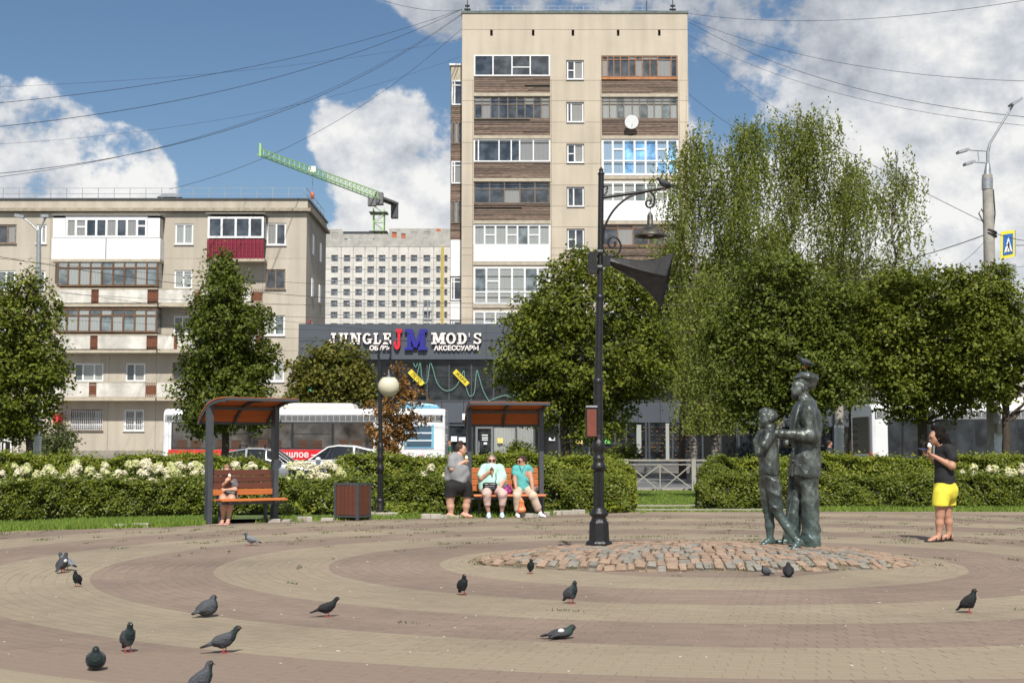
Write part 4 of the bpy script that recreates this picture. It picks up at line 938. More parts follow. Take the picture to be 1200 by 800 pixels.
# ------------------------------------------------------------------ vehicles
M_buswhite = mat('bus_white', (.72, .73, .74), .3, coat=.5, var=.04, vscale=1.5, dirt=.08)
M_busred = mat('bus_red', (.62, .02, .025), .3, coat=.5)
M_busdark = mat('bus_dark', (.025, .025, .028), .35)
M_tyre = mat('tyre', (.015, .015, .016), .85); M_rim = mat('rim', (.35, .36, .38), .35, metal=.7)
M_blue = mat('bus_roof_blue', (.17, .42, .58), .4)
M_seat = mat('bus_seat', (.28, .10, .04), .7)
def rounded_x(L, prof, name, m, parent, cap=True):
    """extrude the closed (y,z) outline prof along x between stations L=[(x, inset)]"""
    b = MB(); n = len(prof); vs = []
    cy = sum(p[0] for p in prof)/n; cz = sum(p[1] for p in prof)/n
    for x_, s_ in L:
        for (y, z_) in prof: vs.append((x_, cy+(y-cy)*s_, cz+(z_-cz)*(1-(1-s_)*.5)))
    fs = [(i*n+k, (i+1)*n+k, (i+1)*n+(k+1) % n, i*n+(k+1) % n) for i in range(len(L)-1) for k in range(n)]
    fs += [tuple(range(n)), tuple(range((len(L)-1)*n, len(L)*n))[::-1]]
    b.add(vs, fs, False); return b.build(name, m, parent, bevel=.03)
def wheel(parent, c, r=.48, w=.28):
    b = MB(); b.lathe([(r*.7, -w/2), (r*.96, -w/2), (r, -w/2+.03), (r, w/2-.03), (r*.96, w/2), (r*.7, w/2)], n=28)
    b.v = [(v[0]+c[0], v[2]+c[1], v[1]+c[2]) for v in b.v]; t = b.build('tyre', M_tyre, parent)
    b = MB(); b.lathe([(.02, -w/2-.01), (r*.3, -w/2-.012), (r*.66, -w/2+.02), (r*.66, w/2-.02), (.02, w/2)], n=20); b.v = [(v[0]+c[0], v[2]+c[1], v[1]+c[2]) for v in b.v]; b.build('rim', M_rim, t)
def ornament(b, x0, x1, z0, z1, y):
    """white lattice: rows of lozenges and crosses, flat print on the dark band"""
    h = z1-z0; n = int((x1-x0)/h); s = (x1-x0)/n; t = h*.10
    for i in range(n):
        cx = x0+(i+.5)*s; cz = (z0+z1)/2; r = h*.40
        for (u, v) in (((-1, 0), (0, 1)), ((0, 1), (1, 0)), ((1, 0), (0, -1)), ((0, -1), (-1, 0)), ((-1, -1), (1, 1)), ((-1, 1), (1, -1))):
            k = 1 if abs(u[0])+abs(u[1]) < 2 else .95
            b.bar((cx+u[0]*r*k, y, cz+u[1]*r), (cx+v[0]*r*k, y, cz+v[1]*r), t, .006)
        b.bar((cx-s/2, y, z0+t*.3), (cx-s/2, y, z1-t*.3), t*.8, .006)
    b.box(x0, x1, y-.003, y+.003, z1-t*.5, z1); b.box(x0, x1, y-.003, y+.003, z0, z0+t*.5)
def make_bus(name, label, x0, x1, yf, zg, rear_right, texts, slats_end, group='city buses standing in the street'):
    """side facing the camera at y=yf; zg ground height"""
    Wd = 2.5; T = thing(name, label, 'bus', ((x0+x1)/2, yf+Wd/2, zg), group)
    z = lambda h: zg+h
    prof = [(yf, z(.30)), (yf, z(2.82)), (yf+.10, z(2.98)), (yf+.28, z(3.05)), (yf+Wd-.28, z(3.05)), (yf+Wd-.1, z(2.98)), (yf+Wd, z(2.82)), (yf+Wd, z(.30))]
    rounded_x([(x0, .95), (x0+.12, .99), (x0+.3, 1), (x1-.3, 1), (x1-.12, .99), (x1, .95)], prof, 'body', M_buswhite, T)
    b = MB(); b.box(x0+.15, x1-.05, yf-.012, yf+.004, z(.35), z(1.40 if rear_right else .50)); b.build('red_skirt', M_busred, T)
    # window band
    L = x1-x0; wx0, wx1 = (x0+.35, x1-2.9) if rear_right else (x0+.55, x1-.3); wb = 1.42 if rear_right else .52
    b = MB(); b.box(wx0, wx1, yf-.016, yf+.006, z(wb), z(2.50)); b.build('window_band', M_busdark, T)
    b = MB(); b.box(x0+.1, x1-.1, yf-.014, yf+.006, z(2.52), z(2.80)); bd = b.build('ornament_band', M_busdark, T)
    b = MB(); ornament(b, x0+.14, x1-.16, z(2.54), z(2.78), yf-.018); b.build('ornament', M_buswhite, bd)
    n = int((wx1-wx0)/1.42); s = (wx1-wx0)/n
    for i in range(n):
        a = wx0+i*s+.05; c = wx0+(i+1)*s-.05
        q = MB(); q.box(a, c, yf-.024, yf-.018, z(wb+.05), z(2.46)); w = q.build('window', M_glass_bus if rear_right else M_glass_shop, T)
        if i % 2: q = MB(); q.box(a, c, yf-.032, yf-.026, z(2.02), z(2.05)); q.build('sash_bar', M_busdark, w)
        if not rear_right: continue
        q = MB(); q.box(a+.2, a+.6, yf-.0262, yf-.0245, z(1.47), z(1.80)); q.box(a+.75, a+1.15, yf-.0262, yf-.0245, z(1.47), z(1.78)); q.build('seat', mat('seat_seen', (.07, .032, .016), .8), w)
    # roof equipment
    b = MB(); cx = (x0+x1)/2; b.prism([(cx-3.6, z(3.04)), (cx+2.0, z(3.04)), (cx+1.9, z(3.28)), (cx-3.5, z(3.30))], Matrix(((1, 0, 0, 0), (0, 0, -1, 0), (0, 1, 0, 0), (0, 0, 0, 1)))@Matrix.Translation((0, 0, -yf-Wd+.35)), 0, 1.8); b.build('roof_unit', mat('roof_cream', (.68, .64, .58), .5), T, bevel=.06)
    if rear_right:
        b = MB(); b.prism([(x1-2.3, z(3.04)), (x1-.25, z(3.04)), (x1-.35, z(3.22)), (x1-.9, z(3.28)), (x1-1.3, z(3.34)), (x1-2.1, z(3.33))], Matrix(((1, 0, 0, 0), (0, 0, -1, 0), (0, 1, 0, 0), (0, 0, 0, 1)))@Matrix.Translation((0, 0, -yf-Wd+.3)), 0, 1.9); b.build('blue_roof_cover', M_blue, T, bevel=.05)
        b = MB(); b.box(x1-1.65, x1-.45, yf-.03, yf+.0, z(1.45), z(2.4)); g = b.build('service_panel', M_blue, T)
        for k in range(3): q = MB(); q.box(x1-1.55, x1-.55, yf-.045, yf-.032, z(1.52+k*.3), z(1.72+k*.3)); q.build('louvre', mat('louvre_dark', (.05, .09, .13), .4), g)
        q = MB()
        for k in range(3): q.box(x1-1.58, x1-.52, yf-.05, yf-.03, z(1.74+k*.3), z(1.79+k*.3))
        q.build('louvre_rail', M_buswhite, g)
        b = MB(); rr = random.Random(4)
        for k in range(26): cx = x1-rr.uniform(.2, 2.5); cz = z(rr.uniform(.75, 1.3)); b.bar((cx-.07, yf-.02, cz), (cx+.07, yf-.02, cz+rr.uniform(-.08, .08)), .035, .006); b.bar((cx, yf-.02, cz-.07), (cx+.02, yf-.02, cz+.07), .03, .006)
        b.box(x1-2.62, x1-2.6, yf-.02, yf, z(.4), z(2.4)); b.build('pink_pattern', mat('pattern_pink', (.62, .22, .18), .5), T)
        b = MB(); b.box(x1-2.6, x1-.05, yf-.017, yf-.0125, z(.36), z(1.402)); b.build('white_skirt', M_buswhite, T)
        b = MB(); b.box(x0-.02, x0+.05, yf+.15, yf+Wd-.15, z(1.1), z(2.7)); b.build('windscreen', M_glass_bus, T)
        for (px, w) in ((x0+.18, .05), (x0+4.05-.9, .0)):
            if w: b = MB(); b.box(px-.06, px+.06, yf-.05, yf, z(.5), z(2.5)); b.build('door_pillar', M_buswhite, T)
        b = MB(); b.box(x0+1.42*1.0+.32, x0+1.42+.42, yf-.04, yf-.0, z(1.15), z(2.45)); b.build('door_pillar', M_buswhite, T)
    else:
        b = MB(); b.box(x0-.045, x0+.0, yf+.35, yf+Wd-.35, z(1.25), z(2.6)); g = b.build('rear_window', mat('rear_dark', (.05, .045, .04), .25), T, bevel=.04)
        for k in range(4): q = MB(); q.box(x0-.06, x0-.046, yf+1.6, yf+2.1, z(1.5+k*.26), z(1.6+k*.26)); q.build('vent_slot', M_busdark, g)
        b = MB(); b.box(x0-.05, x0+.02, yf+.3, yf+Wd-.3, z(.4), z(1.1)); b.build('engine_cover', mat('bus_grey', (.50, .49, .47), .5), T, bevel=.03)
        for sy in (yf+.18, yf+Wd-.18): q = MB(); q.box(x0-.06, x0, sy-.08, sy+.08, z(.95), z(1.3)); q.build('tail_light', mat('tail_red', (.5, .02, .02), .3), T)
    for wxx in (x0+2.6, x1-3.2): wheel(T, (wxx, yf+.16, z(.48))); wheel(T, (wxx, yf+Wd-.16, z(.48)))
    for (s_, xx, hz, sz) in texts:
        text_obj(s_, 'side_text', M_buswhite, T, (xx, yf-.016, z(hz)), sz, .002, offset=.008)
    return T
xl = at(190.5, 520, 55).x; xr = at(521.5, 520, 55).x
make_bus('city_bus', 'white and red city bus passing in front of the apartment house, seen side on', xl, xr, 55, -.1, True, [('прошлое —', at(346, 530, 55).x, 1.20, .36), ('будущее', at(346, 540, 55).x, .86, .36), ('маршрут', at(213, 530, 55).x, 1.15, .22)], None)
xl = at(1041, 520, 50).x
B2 = make_bus('city_bus', 'white city bus seen from its rear corner behind the right hedge', 0, 12.0, 0, 0, False, [], None)
LOCAL[B2.name] = True
for ch in B2.children: ch.location = (-6, -1.25, 0)
# the mesh of this bus was built round its own root at (6,1.25): stand it in the street, turned a little
for ch in B2.children: ch.location = (0, 0, 0)
B2.rotation_euler = (0, 0, R(4)); c_, s_ = math.cos(R(4)), math.sin(R(4))
corner = at(1023, 520, 49.0); off = Vector((-6, -1.25)); B2.location = (corner.x-(off.x*c_-off.y*s_), 49.0-(off.x*s_+off.y*c_), -.1)

def car_shell(T, st, belt, m, glass, flip=1, roof_frac=.80, W0=.90):
    """st: (x, z_bottom, z_belt, z_top, halfwidth); greenhouse where z_top>z_belt+.05. local, x forward"""
    b = MB(); n = len(st); ring = []
    for (x_, zb, zl, zt, hw) in st:
        hood = zt-zl < .06; tw = hw*(roof_frac if not hood else .9)
        ring.append([(x_, -hw*.93, zb), (x_, -hw, zb+.18), (x_, -hw, (zb+zl)/2+.08), (x_, -hw*.965, zl), (x_, -tw, zt-(.03 if hood else .05)), (x_, -tw*.6, zt), (x_, tw*.6, zt), (x_, tw, zt-(.03 if hood else .05)), (x_, hw*.965, zl), (x_, hw, (zb+zl)/2+.08), (x_, hw, zb+.18), (x_, hw*.93, zb)])
    k = 12; vs = [(v[0]*flip, v[1], v[2]) for r in ring for v in r]; body = []; gl = []
    for i in range(n-1):
        for j in range(k):
            f = (i*k+j, i*k+(j+1) % k, (i+1)*k+(j+1) % k, (i+1)*k+j)
            gh = st[i][3]-st[i][2] > .06 or st[i+1][3]-st[i+1][2] > .06
            full = st[i][3]-st[i][2] > .3 and st[i+1][3]-st[i+1][2] > .3
            if j in (3, 7) and gh: gl.append(f)
            elif j in (4, 5, 6) and gh and not full: gl.append(f)
            else: body.append(f)
    body += [tuple(range(k)), tuple(range((n-1)*k, n*k))[::-1]]
    b.add(vs, body, True); o = b.build('body', m, T, bevel=0)
    g = MB(); g.add(vs, gl, True); g.build('glazing', glass, T)
    # pillars
    p = MB()
    return o, vs, ring
def make_car(name, label, loc, rz, m, kind, group='cars in the street behind the hedge'):
    T = thing(name, label, 'car', loc, group, rz, True)
    if kind == 'coupe':
        st = [(-2.35, .35, .72, .76, .78), (-2.25, .28, .98, 1.04, .88), (-1.9, .25, 1.06, 1.14, .93), (-1.25, .25, 1.06, 1.38, .95), (-.5, .25, 1.04, 1.56, .96), (.1, .25, 1.02, 1.59, .96), (.45, .25, 1.01, 1.54, .96), (1.15, .25, 1.0, 1.06, .95), (1.9, .25, .93, .98, .93), (2.25, .28, .78, .84, .86), (2.38, .38, .6, .66, .74)]; wb = (1.42, -1.42); r = .38
    else:
        st = [(-2.2, .35, .85, .9, .78), (-2.12, .26, .96, 1.0, .85), (-1.55, .24, .98, 1.03, .88), (-1.05, .24, .96, 1.34, .89), (-.35, .24, .95, 1.47, .90), (.2, .24, .94, 1.47, .90), (.55, .24, .93, 1.40, .90), (1.15, .24, .92, .97, .89), (1.8, .24, .84, .89, .87), (2.15, .28, .68, .74, .82), (2.25, .38, .55, .6, .7)]; wb = (1.35, -1.35); r = .32
    car_shell(T, st, 0, m, M_glass_car)
    i0 = 3; b = MB()
    for s in (-1, 1):      # window surrounds and pillars
        P = [(q[0], s*q[4]*.97, q[2]+.01) for q in st[2:8]]; Q = [(q[0], s*(q[4]*.80+.012) if q[3]-q[2] > .06 else s*q[4]*.9, q[3]-.05) for q in st[2:8]]
        b.tube(P, .018, 5); b.tube([P[0]]+Q[1:-1]+[P[-1]], .028, 5)
        b.bar(P[2], Q[2], .07, .03); b.bar((P[1][0]*.5+P[2][0]*.5, P[1][1], P[1][2]), Q[1], .05, .03) if kind != 'coupe' else b.bar(P[1], Q[1], .03)
    b.build('pillars', m, T)
    b = MB()
    for s in (-1, 1): b.sphere((.78, s*1.02, 1.06), .11, 10, 8, (.9, .9, .7))
    b.build('mirror', m, T)
    for s in (-1, 1):
        for xx in wb:
            wheel(T, (xx, s*.82, r), r, .22)
        q = MB(); q.sphere((st[-2][0]-.08, s*.62, st[-2][2]-.06), .13, 10, 6, (1, 1.3, .6)); q.build('headlight', mat('headlamp', (.6, .62, .65), .15), T)
        q = MB(); q.sphere((st[1][0]+.02, s*.66, st[1][2]-.1), .12, 10, 6, (.6, 1.3, .7)); q.build('tail_light', mat('tail_red', (.5, .02, .02), .3), T)
        q = MB(); q.box(-.35, -.15, s*.965-.012 if s > 0 else -.977, s*.965+.012 if s > 0 else -.953, .86, .89); q.build('handle', M_rim, T)
    q = MB(); q.box(st[-1][0]-.05, st[-1][0]+.02, -.5, .5, .38, .58); q.build('grille', M_busdark, T)
    return T
M_carwhite = mat('car_white', (.78, .79, .80), .25, coat=1); M_carsilver = mat('car_silver', (.30, .31, .33), .3, metal=.5, coat=1)
c = grd(401, 568, -.1); Yc = 50.5
make_car('parked_car', 'white sloping-roof car facing left in front of the bus', (at(402, 540, Yc).x, Yc, -.1), math.pi, M_carwhite, 'coupe')
T = make_car('parked_car', 'silver saloon car facing right half hidden behind the left bench shelter', (at(303, 540, 46.6).x, 47.0, -.1), 0, M_carsilver, 'saloon')
for xx in (-.6, .25):
    q = MB(); q.bar((xx, -.6, 1.55), (xx, .6, 1.55), .05)
    for s in (-.6, .6): q.bar((xx, s, 1.42), (xx, s, 1.55), .06)
    q.build('roof_rack_bar', M_black, T)

# ------------------------------------------------------------------ ornate lamp on the mound
def spiral(c, r0, turns, a0, sgn=1, n=40, grow=.75):
    P = []
    for i in range(n+1):
        t = i/n; a = a0+sgn*turns*2*math.pi*t; r = r0*(1-t*grow); P.append((c[0]+r*math.cos(a), c[1], c[2]+r*math.sin(a)))
    return P
def lamp_one():
    Y = 16.0; b0 = at(702, 633, Y); X = b0.x; zb = .20
    x = lambda px, py=300: at(px, py, Y).x; z = lambda py: at(702, py, Y).z
    T = thing('street_lamp', 'tall ornate black lamp post on the cobbled mound with a hanging shade and a horn', 'street lamp', (X, Y, zb))
    m = MB(); m.lathe([(.165, zb-.03), (.165, zb+.03), (.15, zb+.05), (.125, zb+.06), (.118, z(612)), (.095, z(609))], (X, Y, 0), 8, False); m.build('plinth', M_iron, T)
    m = MB(); m.lathe([(.095, z(609)), (.08, z(606)), (.11, z(603)), (.115, z(601)), (.085, z(598)), (.07, z(595))], (X, Y, 0), 24); m.build('lower_collar', M_iron, T)
    m = MB(); m.lathe([(.064, z(595)), (.060, z(551))], (X, Y, 0), 32, False, .12); m.build('fluted_shaft', M_iron, T)
    m = MB(); m.lathe([(.062, z(551)), (.085, z(549)), (.092, z(547)), (.07, z(543)), (.06, z(540)), (.072, z(538)), (.064, z(535)), (.05, z(532)), (.075, z(527)), (.082, z(522)), (.070, z(517)), (.05, z(514)), (.058, z(511)), (.05, z(509))], (X, Y, 0), 24); m.build('upper_collar', M_iron, T)
    xt = x(704.5, 205); top = z(205)
    def at_z(zz): t = (zz-z(509))/(top-z(509)); return X+(xt-X)*t
    m = MB(); m.tube([(X, Y, z(509)), (X, Y, z(447))], .055, 16); m.build('pole', M_iron, T)
    m = MB(); m.lathe([(.06, z(449)), (.064, z(447)), (.06, z(444)), (.045, z(443))], (X, Y, 0), 20); m.lathe([(.05, z(351)), (.056, z(349)), (.05, z(346)), (.04, z(345))], (at_z(z(348)), Y, 0), 20); m.build('ring', M_iron, T)
    m = MB(); m.tube([(X, Y, z(444)), (at_z(z(348)), Y, z(348))], .044, 16); m.tube([(at_z(z(348)), Y, z(348)), (xt, Y, top)], .034, 16); m.build('pole', M_iron, T)
    m = MB(); m.lathe([(.034, top), (.045, top+.01), (.03, top+.03), (.022, top+.045), (.03, top+.06), (.012, top+.085), (.0, top+.10)], (xt, Y, 0), 14); m.build('finial', M_iron, T)
    # arm and curved brace
    P = lambda px, py, dy=0: at(px, py, Y)+Vector((0, dy, 0))
    m = MB(); m.tube([P(706, 231.5), P(752, 225), P(780, 220.5), P(791, 218.6)], [.020, .019, .014, .004], 8); m.bar(P(703, 231.6), P(778, 220.3), .03, .012); m.build('arm', M_iron, T)
    m = MB(); m.tube(smooth([P(707, 286), P(708, 270), P(713, 256), P(723, 242), P(738, 230.5), P(756, 225)]), .013, 8)
    m.tube(smooth([P(706.5, 279), P(706.5, 291), P(711, 298), P(718, 300), P(725, 296), P(727.5, 288), P(724, 280), P(718, 277.5), P(713.5, 281), P(713, 287), P(717, 290), P(721, 287), P(720, 283)]), .012, 8); m.build('scroll_brace', M_iron, T)
    m = MB(); m.tube(smooth([P(705.5, 231), P(706, 223), P(708, 219), P(711, 218.5), P(712, 221), P(710, 223)]), .010, 6); m.tube([P(712, 224), P(706, 231)], .009, 6)
    m.tube(smooth([P(762, 224.5), P(766, 229), P(767, 236), P(764, 242), P(759.5, 242.8), P(757, 239), P(758.5, 235), P(762, 235.5), P(762.5, 238.5), P(760.5, 239.5)]), .012, 8); m.build('small_scroll', M_iron, T)
    m = MB(); m.tube([P(762, 242), P(762, 251)], .005, 6); m.build('hanger', M_galv, T)
    c = P(762, 276); zt = P(762, 250).z; zz = lambda py: P(762, py).z
    m = MB(); m.lathe([(.012, zz(249)), (.026, zz(251)), (.034, zz(252.5)), (.036, zz(262)), (.048, zz(263.5)), (.052, zz(264.5)), (.09, zz(267)), (.13, zz(269.5)), (.165, zz(273)), (.183, zz(276)), (.186, zz(277.3)), (.180, zz(277.3)), (.16, zz(274)), (.09, zz(269)), (.02, zz(266))], (c.x, Y, 0), 32); sh = m.build('lamp_shade', mat('worn_enamel', (.030, .028, .025), .45, var=.6, vscale=16, bump=.2, col2=(.065, .055, .04)), T)
    m = MB(); m.sphere((c.x, Y, zz(272)), .05, 12, 8); m.build('bulb', mat('bulb', (.5, .5, .45), .2), sh)
    # speaker box behind the pole and brown lantern lower down
    a, e = P(690, 321), P(699, 295.5); m = MB(); m.box(a.x, e.x, Y-.07, Y+.07, a.z, e.z)
    for k in range(9): zk = a.z+.02+k*(e.z-a.z-.03)/9; m.box(a.x-.008, a.x, Y-.06, Y+.06, zk, zk+.015)
    m.bar((e.x, Y, a.z+.08), (e.x+.05, Y, a.z+.08), .03); m.bar((e.x, Y, e.z-.06), (e.x+.05, Y, e.z-.06), .03); m.build('speaker_box', M_iron, T)
    a, e = P(686.5, 512.5), P(699.5, 477.5); m = MB(); m.box(a.x, e.x, Y-.085, Y+.05, a.z, e.z); sb = m.build('notice_box', M_iron, T, bevel=.006)
    m = MB(); m.box(a.x+.012, e.x-.012, Y-.092, Y-.0855, a.z+.015, e.z-.02); m.build('brown_face', mat('brown_face', (.16, .04, .022), .55, var=.15, vscale=6), sb)
    m = MB(); m.box(a.x+.0, e.x-.0, Y-.10, Y+.06, e.z+.001, e.z+.022); m.build('lid', M_galv, sb)
    # pyramid horn
    ap = P(713, 305.5); m = MB()
    mouth = [P(790.5, 295, .0)+Vector((0, .12, 0)), P(778, 326)+Vector((0, -.20, 0)), P(774.5, 360)+Vector((0, .02, 0)), P(786, 328)+Vector((0, .30, 0))]
    neck = [ap+Vector((0, -.03, .035)), ap+Vector((0, -.04, -.005)), ap+Vector((0, .0, -.035)), ap+Vector((0, .04, 0))]
    cur = []
    for t, bow in ((0, 0), (.25, .0), (.5, 0), (.8, 0), (1, 0)):
        k = t**1.25; cur.append([n_.lerp(q, t)*1 + (ap.lerp(P(779, 328), t)-n_.lerp(q, t))*(.38*math.sin(math.pi*t)) for n_, q in zip(neck, mouth)])
    vs = [v for r in cur for v in r]; fs = [(i*4+k, (i+1)*4+k, (i+1)*4+(k+1) % 4, i*4+(k+1) % 4) for i in range(4) for k in range(4)]
    m.add(vs, fs); m.add([v+Vector((.012, 0, 0)) for v in cur[-1]], [(0, 1, 2, 3)]) if False else None
    cc = ap.lerp(P(779, 328), .8); ins = [q.lerp(cc, .03) for q in mouth]
    m.add(mouth+[q+Vector((-.02, 0, 0)) for q in ins], [(k, (k+1) % 4, 4+(k+1) % 4, 4+k) for k in range(4)])
    vs2 = [v.lerp(cc, .04) for r in cur[1:] for v in r]; m.add(vs2, [(i*4+k, i*4+(k+1) % 4, (i+1)*4+(k+1) % 4, (i+1)*4+k) for i in range(3) for k in range(4)])
    H = m.build('horn', mat('horn_black', (.018, .018, .019), .5, var=.3, vscale=10, bump=.2), T)
    m = MB()
    for k in range(4): m.tube([r[k] for r in cur], .006, 5)
    for k in range(4): m.tube([mouth[k], mouth[(k+1) % 4]], .006, 5)
    m.build('welded_edge', M_iron, H)
    m = MB(); m.box(P(706, 300).x, ap.x+.02, Y-.05, Y+.05, P(706, 312).z, P(706, 300).z); m.tube([P(700, 296), P(706, 296)], .05, 12); m.tube([P(700, 314), P(705.5, 314)], .05, 12); m.build('clamp', M_iron, T)
    return T
lamp_one()
def lamp_two():
    Y = 27.0; x = lambda px: at(px, 500, Y).x; z = lambda py: at(446, py, Y).z; X = x(446)
    T = thing('street_lamp', 'black lamp post with a cream globe hanging in front of the bus and hedge', 'street lamp', (X, Y, 0), )
    m = MB(); m.box(X-.33, X+.38, Y-.28, Y+.28, -.03, .085); m.build('footing', M_kerb, T, bevel=.02)
    m = MB(); m.lathe([(.125, .085), (.125, .13), (.105, .19), (.10, .24), (.09, .29), (.10, .32), (.07, .35)], (X, Y, 0), 12); m.build('plinth', M_iron, T)
    m = MB(); m.lathe([(.058, .34), (.052, z(553))], (X, Y, 0), 24, False, .12); m.build('fluted_shaft', M_iron, T)
    m = MB(); m.lathe([(.055, z(554)), (.075, z(551)), (.08, z(548)), (.06, z(545)), (.052, z(541)), (.07, z(538)), (.075, z(535)), (.052, z(532)), (.07, z(527)), (.062, z(522)), (.045, z(519))], (X, Y, 0), 20); m.build('collar', M_iron, T)
    P = lambda px, py: at(px, py, Y)
    m = MB(); m.tube([(X, Y, z(519)), P(445, 425)], .040, 12); m.build('pole', M_iron, T)
    m = MB(); m.tube(smooth([P(444.5, 426), P(444, 410), P(446, 403), P(450, 399.5), P(455, 401), P(457.5, 407), P(457.5, 425)]), .018, 8); m.tube([P(445, 424), P(442.5, 417), P(444, 411)], .012, 6); m.tube([P(457.5, 418), P(454, 424), P(455, 431), P(460, 429), P(459, 423)], .012, 6); m.build('crook', M_iron, T)
    c = P(455.5, 452.5); m = MB(); m.lathe([(.03, c.z+.33), (.045, c.z+.30), (.05, c.z+.26), (.11, c.z+.215), (.12, c.z+.18)], (c.x, Y, 0), 20); m.build('cap', M_iron, T)
    m = MB(); m.sphere(c, .212, 32, 20); m.build('globe', mat('opal_globe', (.58, .55, .42), .3, coat=.5, var=.06, vscale=4), T)
lamp_two()

# ------------------------------------------------------------------ bench shelters, bin
M_orange = mat('orange_slat', (.46, .135, .035), .5, var=.12, vscale=6, stretch=(.3, 4, 4), coat=.2, objrand=.05)
M_roofb = mat('orange_roof', (.42, .11, .030), .55, var=.15, vscale=5, stretch=(.4, 4, 4))
M_dslat = mat('brown_slat', (.105, .034, .020), .5, var=.15, vscale=6, stretch=(.3, 4, 4), objrand=.06)
def shelter(label, loc, rz, lab_b=None, half=.84, dark=True):
    T = thing('bench_shelter', label, 'bench shelter', loc, 'bench shelters along the hedge', rz, True)
    # local: u = x to the right, -y towards the plaza
    for s in (-1, 1):
        m = MB(); m.box(s*half-.045, s*half+.045, -.08, .08, 0, 2.2); m.build('post', M_frame, T, bevel=.006)
    P = []
    for t in np.linspace(0, 1, 12):
        a = t*math.pi/2*.92
        y = .42-.95*math.sin(a)**1.0; zz = 1.83+.42*(1-math.cos(a))**.0*0+0
        P.append((0, 0))
    pr = [(.40, 1.80), (.36, 1.86), (.28, 1.94), (.17, 2.02), (.04, 2.09), (-.12, 2.145), (-.30, 2.18), (-.46, 2.20), (-.64, 2.205), (-.80, 2.20)]
    m = MB(); w = half+.06
    for i in range(len(pr)-1):
        (y0, z0), (y1, z1) = pr[i], pr[i+1]
        m = MB(); m.add([(-w, y0, z0), (w, y0, z0), (w, y1, z1), (-w, y1, z1), (-w, y0, z0+.025), (w, y0, z0+.025), (w, y1, z1+.025), (-w, y1, z1+.025)], [(0, 3, 2, 1), (4, 5, 6, 7), (0, 1, 5, 4), (1, 2, 6, 5), (2, 3, 7, 6), (3, 0, 4, 7)])
        m.build('roof_board', M_roofb, T)
    for xx in (-w+.03, 0, w-.03):
        m = MB()
        for i in range(len(pr)-1): m.bar((xx, pr[i][0], pr[i][1]-.03), (xx, pr[i+1][0], pr[i+1][1]-.03), .04, .055)
        m.build('roof_rib', M_frame, T)
    m = MB(); m.bar((-w, -.80, 2.19), (w, -.80, 2.19), .05, .05); m.bar((-w, .405, 1.79), (w, .405, 1.79), .045, .045); m.bar((-half, 0, 2.05), (half, 0, 2.05), .05, .05); m.build('roof_edge', M_frame, T)
    # bench
    for k, (y0, y1, zt) in enumerate(((-.50, -.40, .435), (-.392, -.29, .445), (-.282, -.18, .44), (-.172, -.07, .43))):
        m = MB(); m.box(-half+.05, half+.03, y0, y1, zt-.035, zt); m.build('seat_slat', M_orange, T, bevel=.012)
    for k in range(4):
        z0 = .50+k*.115; y = -.03+k*.028; m = MB()
        m.box(-half+.05, half-.06, y-.015, y+.015, z0, z0+.105); m.build('back_slat', (M_dslat if (dark and k >= 1) else M_orange), T, bevel=.006)
    m = MB()
    for xx in (-half+.2, half-.2):
        m.bar((xx, -.02, .38), (xx, .09, .95), .04, .02); m.bar((xx, -.48, .385), (xx, .0, .385), .04, .03); m.bar((xx, -.05, 0), (xx, -.05, .385), .05, .05)
    m.box(-half, half, -.42, -.36, .345, .385); m.build('bench_frame', M_frame, T)
    return T
aL = math.atan2(.62, .81)*.92
gl = grd(241.5, 614.5); gr_ = grd(322.5, 610)
mid = (gl+gr_)/2; ang = R(36); hw = (gr_.x-gl.x)/2/math.cos(ang)+.03
shelter('orange roofed bench shelter by the left hedge, with a child on its bench', (mid.x, mid.y, 0), ang, half=hw)
SH1 = (mid.copy(), ang, hw)
gl = grd(549.5, 605); gr_ = grd(634, 604.2); gr_.y = gl.y+.18; mid = (gl+gr_)/2; ang = math.atan2(gr_.y-gl.y, gr_.x-gl.x); hw = (gr_-gl).length/2
shelter('orange roofed bench shelter near the middle, with two women on its bench', (mid.x, mid.y, 0), ang, half=hw, dark=False)
SH2 = (mid.copy(), ang, hw)
def litter_bin():
    c = grd(413, 609); T = thing('litter_bin', 'brown slatted litter bin with a dark metal frame beside the globe lamp', 'litter bin', (c.x, c.y, 0), rz=R(-28), local=True)
    m = MB(); h = .69
    for sx in (-.25, .25):
        for sy in (-.2, .2): m.box(sx-.022, sx+.022, sy-.022, sy+.022, 0, h)
    for z0 in (.06, h-.035): m.box(-.25, .25, -.215, -.19, z0, z0+.03); m.box(-.25, .25, .19, .215, z0, z0+.03); m.box(-.265, -.24, -.2, .2, z0, z0+.03); m.box(.24, .265, -.2, .2, z0, z0+.03)
    m.build('frame', M_frame, T)
    m = MB(); m.box(-.22, .22, -.17, .17, .09, h-.05); m.build('liner', M_black, T)
    for i in range(5):
        x0 = -.222+i*.0895; q = MB(); q.box(x0, x0+.083, -.205, -.188, .10, h-.045); q.build('slat', M_dslat, T)
    for i in range(4):
        y0 = -.175+i*.089; q = MB(); q.box(.243, .258, y0, y0+.082, .10, h-.045); q.build('slat', M_dslat, T); q = MB(); q.box(-.258, -.243, y0, y0+.082, .10, h-.045); q.build('slat', M_dslat, T)
litter_bin()

